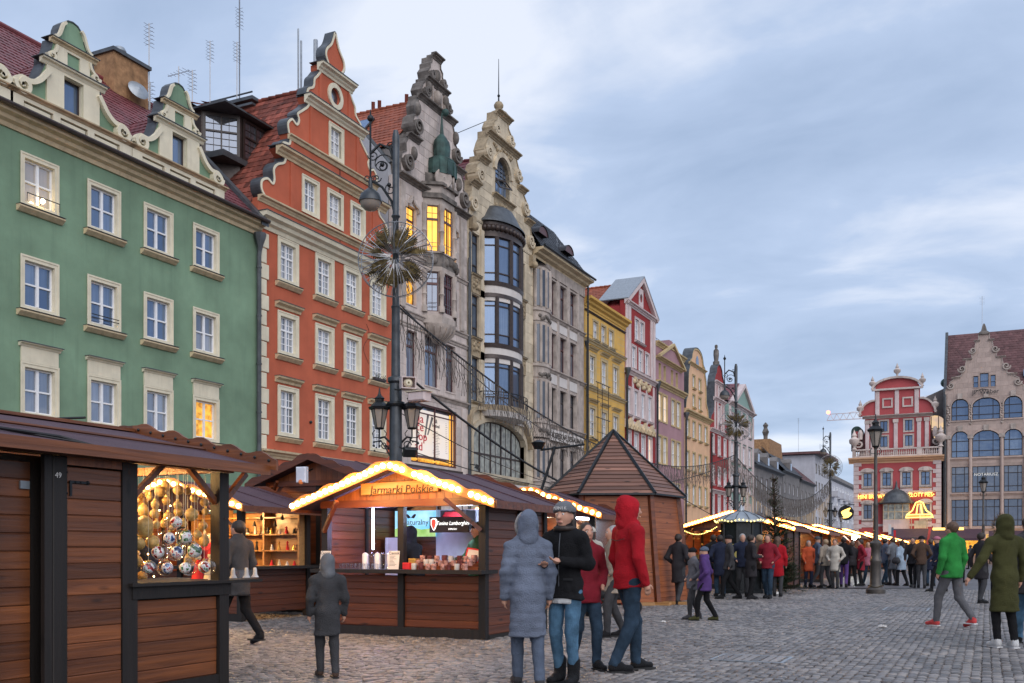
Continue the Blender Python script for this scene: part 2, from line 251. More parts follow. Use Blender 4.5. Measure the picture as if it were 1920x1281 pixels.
# ------------------------------------------------------------------ mesh tools
class MB:
    """collects faces of one mesh"""
    def __init__(s): s.v = []; s.f = []
    def add(s, vs, fs):
        b = len(s.v); s.v.extend([tuple(p) for p in vs]); s.f.extend([tuple(i + b for i in f) for f in fs]); return s
    def box(s, x0, x1, y0, y1, z0, z1):
        return s.add([(x0,y0,z0),(x1,y0,z0),(x1,y1,z0),(x0,y1,z0),(x0,y0,z1),(x1,y0,z1),(x1,y1,z1),(x0,y1,z1)],
                     [(0,3,2,1),(4,5,6,7),(0,1,5,4),(1,2,6,5),(2,3,7,6),(3,0,4,7)])
    def bbox(s, x0, x1, y0, y1, z0, z1, c=0.01):
        """box with the front (-y) edges chamfered"""
        return s.add([(x0,y1,z0),(x1,y1,z0),(x1,y1,z1),(x0,y1,z1),(x0,y0+c,z0),(x1,y0+c,z0),(x1,y0+c,z1),(x0,y0+c,z1),(x0+c,y0,z0+c),(x1-c,y0,z0+c),(x1-c,y0,z1-c),(x0+c,y0,z1-c)],
            [(0,3,2,1),(0,1,5,4),(1,2,6,5),(2,3,7,6),(3,0,4,7),(4,5,9,8),(5,6,10,9),(6,7,11,10),(7,4,8,11),(8,9,10,11)])
    def quad(s, a, b, c, d): return s.add([a, b, c, d], [(0, 1, 2, 3)])
    def prism(s, poly, y0, y1, holes=()):
        """polygon in x,z pushed along y; holes get reveals"""
        loops = [list(poly)] + [list(h) for h in holes]
        vv = [[Vector((x, z, 0)) for x, z in l] for l in loops]
        tri = tessellate_polygon(vv); flat = [p for l in loops for p in l]; n = len(flat)
        b = len(s.v)
        s.v.extend([(x, y0, z) for x, z in flat]); s.v.extend([(x, y1, z) for x, z in flat])
        for t in tri:
            a = flat[t[0]]; c_ = flat[t[1]]; d = flat[t[2]]
            cr = (c_[0]-a[0])*(d[1]-a[1]) - (c_[1]-a[1])*(d[0]-a[0])
            if abs(cr) < 1e-9: continue
            t = t if cr > 0 else (t[0], t[2], t[1])
            s.f.append((b+t[0], b+t[1], b+t[2])); s.f.append((b+n+t[2], b+n+t[1], b+n+t[0]))
        o = 0
        for l in loops:
            k = len(l); ar = sum(l[i][0]*l[(i+1)%k][1] - l[(i+1)%k][0]*l[i][1] for i in range(k))
            outer = (o == 0); ccw = ar > 0
            for i in range(k):
                j = (i+1) % k; q = (b+o+i, b+n+o+i, b+n+o+j, b+o+j)
                s.f.append(q if (ccw == outer) is False else q[::-1])
            o += k
        return s
    def mould(s, prof, x0, x1, caps=True):
        """profile in (y,z) run along x; y negative is outward"""
        k = len(prof); b = len(s.v)
        s.v.extend([(x0, y, z) for y, z in prof]); s.v.extend([(x1, y, z) for y, z in prof])
        for i in range(k):
            j = (i+1) % k; s.f.append((b+i, b+j, b+k+j, b+k+i))
        if caps: s.f.append(tuple(b+i for i in range(k))[::-1]); s.f.append(tuple(b+k+i for i in range(k)))
        return s
    def tube(s, pts, r, n=6, closed=False, cap=True):
        pts = [Vector(p) for p in pts]; m = len(pts); b = len(s.v)
        rs = r if isinstance(r, (list, tuple)) else [r] * m
        up = None
        for i, p in enumerate(pts):
            t = (pts[(i+1) % m] - pts[i-1]) if closed else (pts[min(i+1, m-1)] - pts[max(i-1, 0)])
            if t.length < 1e-9: t = Vector((0, 0, 1))
            t.normalize()
            if up is None: up = t.orthogonal().normalized()
            a = up - t * up.dot(t)
            if a.length < 1e-4: a = t.orthogonal()
            a.normalize(); up = a; c = t.cross(a)
            for k in range(n):
                an = 2*PI*k/n; s.v.append(tuple(p + (a*math.cos(an) + c*math.sin(an)) * rs[i]))
        for i in range(m if closed else m-1):
            for k in range(n):
                i2 = (i+1) % m; s.f.append((b+i*n+k, b+i*n+(k+1)%n, b+i2*n+(k+1)%n, b+i2*n+k))
        if cap and not closed:
            s.f.append(tuple(b+k for k in range(n))[::-1]); s.f.append(tuple(b+(m-1)*n+k for k in range(n)))
        return s
    def lathe(s, prof, cx=0, cy=0, n=16, a0=0, a1=2*PI, sx=1, sy=1):
        b = len(s.v); full = abs(a1-a0-2*PI) < 1e-6; k = n if full else n+1; m = len(prof)
        for r, z in prof:
            for i in range(k):
                an = a0 + (a1-a0)*i/n; s.v.append((cx + r*sx*math.cos(an), cy + r*sy*math.sin(an), z))
        for j in range(m-1):
            for i in range(n):
                i2 = (i+1) % k if full else i+1
                s.f.append((b+j*k+i, b+j*k+i2, b+(j+1)*k+i2, b+(j+1)*k+i))
        return s
    def sphere(s, c, r, n=8, m=6, sz=1.0):
        return s.lathe2(c, [(r*math.sin(PI*j/m), -r*sz*math.cos(PI*j/m)) for j in range(m+1)], n)
    def lathe2(s, c, prof, n=8):
        b = len(s.v); s.lathe([(max(r, 1e-4), z + c[2]) for r, z in prof], c[0], c[1], n); return s
    def ribbon(s, path, w, y0, y1, closed=False):
        """flat band of width w to the left of a path in x,z, pushed along y"""
        P = [Vector(p) for p in path]; m = len(P); off = []
        for i in range(m):
            a = P[i] - P[i-1] if (i or closed) else P[1] - P[0]
            c = P[(i+1) % m] - P[i] if (i < m-1 or closed) else a
            if a.length < 1e-9: a = c
            if c.length < 1e-9: c = a
            na = Vector((-a.y, a.x)).normalized(); nc = Vector((-c.y, c.x)).normalized(); q = na + nc
            if q.length < 0.3: q = na
            q.normalize(); d = max(0.5, q.dot(na)); off.append(P[i] + q * (w / d))
        for i in range(m if closed else m-1):
            j = (i+1) % m; a, c, d, e_ = P[i], P[j], off[j], off[i]
            s.add([(a.x,y0,a.y),(c.x,y0,c.y),(d.x,y0,d.y),(e_.x,y0,e_.y),(a.x,y1,a.y),(c.x,y1,c.y),(d.x,y1,d.y),(e_.x,y1,e_.y)],
                  [(0,1,2,3),(7,6,5,4),(0,4,5,1),(1,5,6,2),(2,6,7,3),(3,7,4,0)])
        return s
    def spiral(s, cx, cz, r0, turns, w, y0, y1, d=1, a0=0.0, n=18):
        """scroll: a band that winds inward"""
        pts = []; k = int(n*turns)
        for i in range(k+1):
            t = i/k; a = a0 + d*2*PI*turns*t; r = r0*(1-t)**0.8 + 0.02
            pts.append((cx + r*math.cos(a), cz + r*math.sin(a)))
        return s.ribbon(pts, w*d*0.9, y0, y1)
    def mesh(s, name, smooth=None):
        me = bpy.data.meshes.new(name); me.from_pydata(s.v, [], s.f); me.update()
        if smooth is not None:
            me.shade_smooth(); me.set_sharp_from_angle(angle=R(smooth))
        return me
def link(name, data, mat=None, parent=None, loc=(0,0,0), rot=(0,0,0), kind=None):
    o = bpy.data.objects.new(name, data); COL.objects.link(o)
    if mat is not None and data is not None and hasattr(data, 'materials') and not data.materials: data.materials.append(mat)
    o.location = loc; o.rotation_euler = rot
    if parent is not None: o.parent = parent
    if kind: o['kind'] = kind
    return o
def part(name, mb, mat, parent, smooth=None, kind=None, loc=(0,0,0), rot=(0,0,0)):
    return link(name, mb.mesh(name, smooth), mat, parent, loc, rot, kind)
def tag(o, label, cat=None, group=None, kind=None):
    if label: o['label'] = label
    if cat: o['category'] = cat
    if group: o['group'] = group
    if kind: o['kind'] = kind
    return o
def root(name, label, cat, loc=(0,0,0), rz=0.0, group=None):
    o = link(name, None, None, None, loc, (0, 0, rz)); o.empty_display_size = 0.2
    return tag(o, label, cat, group)
def kids(o, memo={}):
    return [c for c in CH.get(o.name, [])]
def text(parent, s, mat, size, loc, rot=(R(90),0,0), name='lettering', ext=0.01, align='CENTER', sx=1.0, shear=0.0, label=None):
    c = bpy.data.curves.new(name, 'FONT'); c.body = s; c.size = size; c.extrude = ext; c.align_x = align; c.align_y = 'CENTER'; c.shear = shear; c.resolution_u = 3
    c.materials.append(mat); o = bpy.data.objects.new(name, c); COL.objects.link(o); o.location = loc; o.rotation_euler = rot; o.scale = (sx, 1, 1); o.parent = parent
    if label: o['label'] = label
    return o
_s, _c = math.sin(R(TH)), math.cos(R(TH))
def W2(px, z):
    """ground point that lies z metres deep and sideways in the photograph's column px"""
    x = (px - 960) / 1867 * z
    return (x*_c - z*_s, x*_s + z*_c)
# ------------------------------------------------------------------ ground
def np_mesh(name, V, F, k=4):
    me = bpy.data.meshes.new(name); V = np.asarray(V, dtype=np.float32); F = np.asarray(F, dtype=np.int32)
    me.vertices.add(len(V)); me.vertices.foreach_set('co', V.ravel())
    me.loops.add(F.size); me.loops.foreach_set('vertex_index', F.ravel())
    me.polygons.add(len(F)); me.polygons.foreach_set('loop_start', np.arange(0, F.size, k, dtype=np.int32))
    me.update(calc_edges=True); me.validate(); return me
def cobble_mat(name, col, lo, hi):
    m, nt, b = base_mat(name, 0.5, 0, 0.5); L = nt.links.new
    tc = nd(nt, 'ShaderNodeTexCoord'); g = nd(nt, 'ShaderNodeNewGeometry'); oi = nd(nt, 'ShaderNodeObjectInfo')
    ad = nd(nt, 'ShaderNodeMath', operation='ADD'); L(g.outputs['Random Per Island'], ad.inputs[0]); L(oi.outputs['Random'], ad.inputs[1])
    fr = nd(nt, 'ShaderNodeMath', operation='FRACT'); L(ad.outputs[0], fr.inputs[0])
    cr = nd(nt, 'ShaderNodeValToRGB'); L(fr.outputs[0], cr.inputs[0]); e = cr.color_ramp.elements
    e[0].color = rgb(lo); e[1].color = rgb(hi); x = e.new(0.45); x.color = rgb(col)
    n1 = nd(nt, 'ShaderNodeTexNoise', Scale=0.35, Detail=5.0); L(g.outputs['Position'], n1.inputs['Vector'])
    mr = nd(nt, 'ShaderNodeMapRange'); mr.inputs[1].default_value = 0.3; mr.inputs[2].default_value = 0.7; mr.inputs[3].default_value = 0.72; mr.inputs[4].default_value = 1.25; L(n1.outputs[0], mr.inputs[0])
    L(mixc(nt, 1.0, cr.outputs[0], mr.outputs[0], 'MULTIPLY'), b.inputs['Base Color'])
    n2 = nd(nt, 'ShaderNodeTexNoise', Scale=60.0, Detail=4.0); L(g.outputs['Position'], n2.inputs['Vector'])
    r2 = nd(nt, 'ShaderNodeMapRange'); r2.inputs[3].default_value = 0.24; r2.inputs[4].default_value = 0.66; L(n1.outputs[0], r2.inputs[0]); L(r2.outputs[0], b.inputs['Roughness'])
    bp = nd(nt, 'ShaderNodeBump', Strength=0.4, Distance=0.006); L(n2.outputs[0], bp.inputs['Height']); L(bp.outputs[0], b.inputs['Normal'])
    return m
M['cobble'] = cobble_mat('granite_setts', (0.165, 0.153, 0.15), (0.085, 0.08, 0.08), (0.27, 0.245, 0.23))
gm, gnt, gb = base_mat('pavement_far', 0.55)
_tc = nd(gnt, 'ShaderNodeNewGeometry'); _v = nd(gnt, 'ShaderNodeTexVoronoi', Scale=8.0); gnt.links.new(_tc.outputs['Position'], _v.inputs['Vector'])
_n = nd(gnt, 'ShaderNodeTexNoise', Scale=0.35, Detail=5.0); gnt.links.new(_tc.outputs['Position'], _n.inputs['Vector'])
_r = nd(gnt, 'ShaderNodeMapRange'); _r.inputs[1].default_value = 0.0; _r.inputs[2].default_value = 0.8; gnt.links.new(_v.outputs[0], _r.inputs[0])
_c1 = mixc(gnt, _r.outputs[0], (0.17, 0.165, 0.175), (0.07, 0.068, 0.074)); _q = nd(gnt, 'ShaderNodeMapRange'); _q.inputs[1].default_value = 0.3; _q.inputs[2].default_value = 0.7; _q.inputs[3].default_value = 0.75; _q.inputs[4].default_value = 1.2; gnt.links.new(_n.outputs[0], _q.inputs[0]); _c2 = mixc(gnt, 1.0, _c1, _q.outputs[0], 'MULTIPLY')
gnt.links.new(_c2, gb.inputs['Base Color']); _b = nd(gnt, 'ShaderNodeBump', Strength=0.8, Distance=0.02); _b.invert = True; gnt.links.new(_v.outputs[0], _b.inputs['Height']); gnt.links.new(_b.outputs[0], gb.inputs['Normal'])
M['joint'] = simple('joint_sand', (0.028, 0.027, 0.028), 0.9)
m = MB(); m.add([(-900,-300,-0.05),(900,-300,-0.05),(900,1500,-0.05),(-900,1500,-0.05)], [(0,1,2,3)])
part('ground', m, gm, None, kind='structure')
pave = part('pavement', MB().add([(-26,-8,-0.022),(26,-8,-0.022),(26,36,-0.022),(-26,36,-0.022)], [(0,1,2,3)]), M['joint'], None, kind='structure')
part('far_pavement', MB().add([(-26,36.0,-0.006),(40,36.0,-0.006),(40,260,-0.006),(-40,260,-0.006),(-40,36,-0.006)], [(0,1,2,3,4)]), gm, None, kind='structure')
# setts laid in segmental arcs
def cobble_template(j):
    w, d = 0.0455, 0.0425
    i = 0.010
    V = np.array([(-w,-d,-0.03),(w,-d,-0.03),(w,d,-0.03),(-w,d,-0.03),(-w,-d,-0.008),(w,-d,-0.008),(w,d,-0.008),(-w,d,-0.008),(-w+i,-d+i,0),(w-i,-d+i,0),(w-i,d-i,0),(-w+i,d-i,0)])
    F = np.array([(0,1,5,4),(1,2,6,5),(2,3,7,6),(3,0,4,7),(4,5,9,8),(5,6,10,9),(6,7,11,10),(7,4,8,11),(8,9,10,11)])
    return V, F
TV, TF = cobble_template(0)
AW = 1.45; NP = 15; pos = []
for a in range(-18, 16):
    xc = a * AW
    t = (np.arange(NP) + 0.5) / NP * 2 - 1
    for row in range(-4, 385):
        y0 = row * 0.093
        ys = y0 + 0.42 * (1 - t*t) ; xs = xc + t * AW/2
        sl = np.arctan2(-0.84*t / (AW/2), 1.0) * 0.9
        pos.append(np.stack([xs, ys, sl], 1))
pos = np.concatenate(pos)
fw = pos[:,0]*-_s + pos[:,1]*_c; sd_ = pos[:,0]*_c + pos[:,1]*_s
u = sd_/np.maximum(fw, 0.1)
keep = (fw > 8.2) & (fw < 33) & (u > -0.62) & (u < 1.0) & (pos[:,0] > -15.5) & (pos[:,1] < 35.9)
pos = pos[keep]; fw = fw[keep]; u = u[keep]; n = len(pos)
jx = RNG.normal(0, 0.004, (n, 2)); jr = pos[:,2] + RNG.normal(0, 0.05, n); jz = RNG.normal(0, 0.004, n); sx = RNG.uniform(0.84, 1.02, n); sy = RNG.uniform(0.84, 1.02, n); tx = RNG.normal(0, 0.04, (n, 2))
def sett_verts(i):
    V = TV[None] * np.stack([sx[i], sy[i], np.ones(len(i))], 1)[:, None, :]
    z = V[...,2] + jz[i][:,None] + V[...,0]*tx[i,0][:,None] + V[...,1]*tx[i,1][:,None]
    c, s = np.cos(jr[i])[:,None], np.sin(jr[i])[:,None]
    return np.stack([V[...,0]*c - V[...,1]*s + (pos[i,0]+jx[i,0])[:,None], V[...,0]*s + V[...,1]*c + (pos[i,1]+jx[i,1])[:,None], z], -1)
vis = np.where((np.abs(u) < 0.50) & (fw > 9.45) & ~((pos[:,0] < -6.3) & (pos[:,1] < 8)))[0]
big = vis[np.argsort(fw[vis])][:300]; rest = np.setdiff1d(np.arange(n), big)
Vr = sett_verts(rest).reshape(-1, 3); Fr = (TF[None] + (np.arange(len(rest))*12)[:,None,None]).reshape(-1, 4)
link('setts', np_mesh('setts', Vr, Fr), M['cobble'], pave, kind='stuff')
tmpl = []
for k in range(6):
    V = TV * np.array([0.93+0.02*k, 1.0-0.015*k, 1]); tmpl.append(np_mesh('cobble', V, TF)); tmpl[-1].materials.append(M['cobble'])
for q, i in enumerate(big):
    link('cobble', tmpl[q % 6], None, pave, (pos[i,0]+jx[i,0], pos[i,1]+jx[i,1], jz[i]), (tx[i,1], -tx[i,0], jr[i]))
b = MB()
for k in range(130):
    x, y = W2(random.uniform(500, 1920), random.uniform(9.5, 30)); a = random.uniform(0, 6); q = random.uniform(.01, .03); b.add([(x, y, .004), (x+q*math.cos(a), y+q*math.sin(a), .006), (x+q*math.cos(a+1), y+q*math.sin(a+1), .012)], [(0, 1, 2)])
tag(part('leaf_litter', b, simple('dry_litter', (.32, .24, .15), .8, var=.5, scale=1.0), None), None, None, None, 'stuff')
# iron covers and litter in the setts
def cover(px, z, w, d, label):
    x, y = W2(px, z); o = root('drain_cover', label, 'drain cover', (x, y, 0), 0.0)
    part('frame', MB().box(-w,w,-d,-d+.04,0.001,.009).box(-w,w,d-.04,d,0.001,.009).box(-w,-w+.04,-d+.04,d-.04,0.001,.009).box(w-.04,w,-d+.04,d-.04,0.001,.009), M['zinc'], o)
    b = MB()
    for i in range(7): b.box(-w+.06+i*(2*w-.12)/7, -w+.04+(i+1)*(2*w-.12)/7, -d+.06, d-.06, 0.002, 0.010)
    part('plate', b, M['cobble'], o)
cover(1410, 11.6, .42, .36, 'wide cover plate sunk in the setts in the near foreground')
cover(1700, 21.5, .45, .6, 'iron drain cover in the setts between lamp post and green jacket')
for k, (px, z, s, lab) in enumerate(((1244, 17.4, .05, 'crumpled white paper on the setts near the hexagonal hut'), (1655, 16.2, .07, 'flat white paper scrap on the setts below the lamp post'), (1757, 17.2, .06, 'yellowish paper scrap on the setts beside the red shoes'), (1456, 29.0, .1, 'white plastic bag lying at the foot of the fir'))):
    x, y = W2(px, z); b = MB(); b.sphere((0,0,s*.35), s, 7, 5, .4)
    b.v = [(p[0]+random.uniform(-.3,.3)*s, p[1]+random.uniform(-.3,.3)*s, max(.004, p[2]+random.uniform(-.1,.2)*s)) for p in b.v]
    o = part('paper_scrap' if k < 3 else 'plastic_bag', b, M['paper'] if k != 2 else M['cream'], None, loc=(x, y, 0)); tag(o, lab, 'litter')
# ------------------------------------------------------------------ houses
def rect(x, z, w, h): return [(x, z), (x+w, z), (x+w, z+h), (x, z+h)]
def arched(x, z, w, h, k=0.5, n=10):
    """opening with a curved head; k=0.5 is a half circle, less is flatter"""
    rise = w * k; p = [(x, z), (x+w, z), (x+w, z+h-rise)]
    for i in range(1, n): a = PI*i/n; p.append((x + w/2 + w/2*math.cos(a), z+h-rise + rise*math.sin(a)))
    p.append((x, z+h-rise)); return p
WC = {}
DEF = dict(sur=0.12, surm='cream', proj=0.04, rec=0.16, fm='wframe', fw=0.06, cols=2, rows=(0.5,), mw=0.09, bars=(0,0), bw=0.022, pane='cell', gm='glass', sill=0.10, sillm='cream', sillx=0.14, hood=0, hoodm='cream', arch=0, hoodgap=0.25, tr=0.05)
def win_parts(w, h, st):
    """[(name, mesh, material, location, parent index)] of one kind of window, opening corner at 0,0"""
    key = (round(w, 3), round(h, 3), tuple(sorted((k, str(v)) for k, v in st.items())))
    if key in WC: return WC[key]
    S = dict(DEF); S.update(st); P = []
    op = arched(0, 0, w, h, S['arch']) if S['arch'] else rect(0, 0, w, h)
    m = MB(); s = S['sur']
    if s:
        outer = arched(-s, -s, w+2*s, h+2*s, S['arch']) if S['arch'] else rect(-s, -s, w+2*s, h+2*s)
        m.prism(outer, -S['proj'], 0.0, [op])
        if S['sur'] > 0.1 and not S['arch']: m.prism(rect(-s-.025, -s-.025, w+2*s+.05, h+2*s+.05), -S['proj']-.018, -S['proj']+.003, [rect(-s+.03, -s+.03, w+2*s-.06, h+2*s-.06)])
    # jambs
    r = S['rec']; t = 0.012
    if not S['arch']: m.box(0, t, 0, r, 0, h).box(w-t, w, 0, r, 0, h).box(t, w-t, 0, r, h-t, h).box(t, w-t, 0, r, 0, t)
    else: m.prism(arched(-.01, -.01, w+.02, h+.02, S['arch']), 0.002, r, [op])
    P.append(('window', m, S['surm'], -1))
    f = MB(); fw = S['fw']; y0, y1 = r-.07, r
    inner = arched(fw, fw, w-2*fw, h-2*fw, S['arch']) if S['arch'] else rect(fw, fw, w-2*fw, h-2*fw)
    f.prism([(max(.002, min(w-.002, a)), max(.002, min(h-.002, b_))) for a, b_ in op], y0, y1, [inner])
    C = S['cols'] if isinstance(S['cols'], (list, tuple)) else [ (i+1)/S['cols'] for i in range(S['cols']-1)]
    xs = [fw] + [w*c for c in C] + [w-fw]; zs = [fw] + [h*q for q in S['rows']] + [h-fw]
    def top_at(x):
        if not S['arch']: return h-fw
        rise = w*S['arch']; q = (x-w/2)/(w/2-fw); return h-rise + (rise-fw)*math.sqrt(max(0, 1-q*q))
    for c in C: f.box(w*c-S['mw']/2, w*c+S['mw']/2, y0-.02, y1-.01, fw, top_at(w*c))
    for q in S['rows']: f.box(fw, w-fw, y0-.012, y1-.015, h*q-S['tr']/2, h*q+S['tr']/2)
    nx, nz = S['bars']
    for i in range(len(xs)-1):
        a, b_ = xs[i], xs[i+1]
        for k in range(nx): x = a + (b_-a)*(k+1)/(nx+1); f.box(x-S['bw']/2, x+S['bw']/2, y0+.02, y1-.02, fw, top_at(x))
    for j in range(len(zs)-1):
        a, b_ = zs[j], zs[j+1]; nzz = nz if isinstance(nz, int) else nz[j]
        for k in range(nzz): z = a + (b_-a)*(k+1)/(nzz+1); f.box(fw, w-fw, y0+.022, y1-.022, z-S['bw']/2, z+S['bw']/2)
    P.append(('sash', f, S['fm'], 0))
    yp = r - 0.025
    if S['pane'] == 'cell' and not S['arch']:
        for i in range(len(xs)-1):
            for j in range(len(zs)-1):
                P.append(('pane', MB().box(xs[i], xs[i+1], yp, yp+.01, zs[j], zs[j+1]), S['gm'], 0))
    elif S['arch']: P.append(('pane', MB().prism(inner, yp, yp+.01), S['gm'], 0))
    else:
        for i in range(len(xs)-1): P.append(('pane', MB().box(xs[i], xs[i+1], yp, yp+.01, fw, h-fw), S['gm'], 0))
    if S['sill']:
        q = S['sill']; e = s + S['sillx']; b0 = -s if S['sillx'] else 0
        P.append(('sill', MB().mould([(0, b0-.02), (-.16, b0-.02), (-.2, b0-.055), (-.2, b0-.085), (-.12, b0-.10-q*.5), (-.06, b0-.1-q), (0, b0-.1-q)], -e, w+e), S['sillm'], 0))
        P.append(('flashing', MB().box(-e-.01, w+e+.01, -.22, 0, b0-.019, b0-.005), 'lead', 0))
    if S['hood']:
        z = h + s + S['hoodgap']; q = S['hood']; e = s + .16
        P.append(('hood', MB().mould([(0, z), (-.05, z), (-.08, z+q*.4), (-.22, z+q*.7), (-.24, z+q), (0, z+q)], -e, w+e), S['hoodm'], 0))
        P.append(('flashing', MB().box(-e-.02, w+e+.02, -.27, 0, z+q, z+q+.015), 'lead', 0))
    out = []
    for nme, mb, mt, pi in P:
        me = mb.mesh(nme); me.materials.append(M[mt]); out.append((nme, me, pi))
    WC[key] = out; return out
def window(par, x, z, w, h, y=0, rz=0, **st):
    ps = win_parts(w, h, st); first = None
    for nme, me, pi in ps:
        if pi < 0: first = link(nme, me, None, par, (x, y, z), (0, 0, rz))
        else: link(nme, me, None, first)
    return first
def ashlar(par, outline, holes, y, bw, bh, mat, z0, z1, proud=0.018, gap=0.012, name='stone_block', minw=0.25, thick=0.05):
    """courses of stone laid inside an outline, clear of openings; each block an object sharing meshes by size"""
    def spans(poly, z):
        xs = []
        for i in range(len(poly)):
            (xa, za), (xb, zb) = poly[i-1], poly[i]
            if (za <= z) != (zb <= z): xs.append(xa + (z-za)/(zb-za)*(xb-xa))
        xs.sort(); return [(xs[i], xs[i+1]) for i in range(0, len(xs)-1, 2)]
    def inter(A, B): return [(max(a0, b0), min(a1, b1)) for a0, a1 in A for b0, b1 in B if min(a1, b1) - max(a0, b0) > minw]
    def sub(A, B):
        for b0, b1 in B:
            N = []
            for a0, a1 in A:
                if b1 <= a0 or b0 >= a1: N.append((a0, a1))
                else:
                    if b0 - a0 > minw: N.append((a0, b0))
                    if a1 - b1 > minw: N.append((b1, a1))
            A = N
        return A
    z = z0; row = 0; cnt = 0; cache = {}; n = int(round((z1-z0)/bh)); bh = (z1-z0)/n
    for row in range(n):
        za, zb = z0 + row*bh + gap/2, z0 + (row+1)*bh - gap/2
        A = inter(spans(outline, za+.01), spans(outline, zb-.01))
        for h in holes:
            for zz in (za, (za+zb)/2, zb): A = sub(A, spans(h, zz))
        for a0, a1 in A:
            off = 0.5*bw if row % 2 else 0
            cuts = [a0]; x = math.ceil((a0 - off + .3*bw)/bw)*bw + off
            while x < a1 - .3*bw: cuts.append(x); x += bw
            cuts.append(a1)
            for i in range(len(cuts)-1):
                w = round(cuts[i+1]-cuts[i]-gap, 2)
                if w < .12: continue
                k = (w, round(bh, 3))
                if k not in cache: cache[k] = MB().bbox(0, w, -proud, thick, 0, bh-gap, .008).mesh(name); cache[k].materials.append(mat)
                link(name, cache[k], None, par, (cuts[i]+gap/2, y + random.uniform(-.003, .003), za)); cnt += 1
    return cnt
def tiles(par, P0, U, V, nu, nv, mat, clip=None, lift=0.035, name='roof_tile', under='tile'):
    """overlapping tiles over a slope: P0 corner, U along the eave, V up the slope"""
    P0, U, V = Vector(P0), Vector(U), Vector(V); N = U.cross(V).normalized()
    if N.z < 0: N = -N
    du, dv = U/nu, V/nv; b = MB(); ov = dv*0.12
    for j in range(nv):
        sh = 0.5 if j % 2 else 0
        for i in range(nu + (1 if sh else 0)):
            a = (i - sh)/nu; c = (i+1-sh)/nu; a = max(a, 0); c = min(c, 1)
            if c - a < 0.2/nu: continue
            if clip and not clip((a+c)/2, (j+.5)/nv): continue
            p = P0 + U*a + dv*j; q = U*(c-a)
            l = N*(lift*random.uniform(.8, 1.25)); k = N*0.008
            b.add([p+l*.7, p+q*.33+l, p+q*.67+l, p+q+l*.7, p+dv+ov+k, p+q*.33+dv+ov+k*1.5, p+q*.67+dv+ov+k*1.5, p+q+dv+ov+k, p-k, p+q-k],
                  [(0,1,5,4),(1,2,6,5),(2,3,7,6),(8,9,3,2,1,0)])
    return part(name, b, mat, par, kind='stuff')
def downpipe(par, x, z0, z1, y=-0.12, r=0.055, mat='lead'):
    b = MB(); b.tube([(x, y, z0), (x, y, z1-.5), (x, y-.02, z1-.35), (x, y, z1)], r, 8); z = z0 + 1
    while z < z1: b.tube([(x, y, z), (x, y, z+.06)], r*1.25, 8); z += 1.9
    part('downpipe', b, M[mat], par, 40)
def hopper(par, x, z, y=-.14, s=1.0):
    part('rainwater_hopper', MB().lathe([(.06*s, z-.5*s), (.10*s, z-.3*s), (.17*s, z-.1*s), (.19*s, z), (.19*s, z+.05*s), (.02, z+.05*s)], x, y, 8), M['lead'], par, 40)
CORN = lambda z, p=.35, h=.4: [(0, z), (-.05, z), (-.08, z+h*.25), (-p*.45, z+h*.4), (-p*.55, z+h*.6), (-p*.95, z+h*.75), (-p, z+h), (0, z+h)]
def antenna(par, x, y, z, h, kind=0):
    b = MB().tube([(x, y, z), (x, y, z+h)], .022, 5)
    n = 6
    for i in range(n):
        zz = z + h - .1 - i*.16
        if kind == 0: b.tube([(x-.28, y, zz), (x+.28, y, zz)], .008, 4); b.tube([(x, y-.2, zz+.05), (x, y+.2, zz+.05)], .008, 4)
        else: b.tube([(x-.32+i*.04, y-.5+i*.2, z+h-.3), (x+.32-i*.04, y-.5+i*.2, z+h-.3)], .008, 4)
    if kind: b.tube([(x, y-.6, z+h-.3), (x, y+.6, z+h-.3)], .014, 4)
    part('aerial', b, M['wire'], par)
def body(par, Wd, eave, ridge, mat, depth=12, xc=None, name='side_wall', y0=0.3):
    xc = Wd/2 if xc is None else xc
    poly = [(0, 0), (Wd, 0), (Wd, eave)] + ([(xc, ridge)] if ridge > eave else []) + [(0, eave)]
    part(name, MB().prism(poly, y0, depth), mat, par)
def gable_roof(par, Wd, eave, ridge, mat, depth=12, nu=34, nv=20, y0=0.25, xc=None, both=True):
    xc = Wd/2 if xc is None else xc
    tiles(par, (-.05, y0, eave), (0, depth-y0, 0), (xc+.05, 0, ridge-eave), nu, nv, mat)
    if both: tiles(par, (Wd+.05, y0, eave), (0, depth-y0, 0), (xc-Wd-.05, 0, ridge-eave), nu, nv, mat)
    b = MB(); k = int((depth-y0)/.4)
    for i in range(k): b.tube([(xc, y0+i*.4, ridge+.05), (xc, y0+i*.4+.42, ridge+.09)], .09, 8)
    part('ridge_tiles', b, mat, par, 40, kind='stuff')
def street_house(Y0, name, label): return root(name, label, 'house', (-26, Y0, 0), R(90), 'historic houses along the square')
def mirror(half, xc): return [(xc-d, z) for d, z in half][::1] + [(xc+d, z) for d, z in half[::-1]]
def gable_poly(half, xc, zb):
    """half profile from the outside base up to the apex"""
    l = [(xc-d, z) for d, z in half]; r = [(xc+d, z) for d, z in half[::-1]]
    if abs(half[-1][0]) < 1e-6: r = r[1:]
    p = [(l[0][0], zb)] + l + r + [(r[-1][0], zb)]
    return p[::-1]      # counter-clockwise
def smooth_path(p, n=4):
    """Catmull-Rom through the given corners"""
    o = []
    for i in range(len(p)-1):
        a = p[max(i-1, 0)]; b = p[i]; c = p[i+1]; d = p[min(i+2, len(p)-1)]
        for k in range(n):
            t = k/n; o.append(tuple(0.5*((2*b[j]) + (-a[j]+c[j])*t + (2*a[j]-5*b[j]+4*c[j]-d[j])*t*t + (-a[j]+3*b[j]-3*c[j]+d[j])*t**3) for j in (0, 1)))
    return o + [tuple(p[-1])]
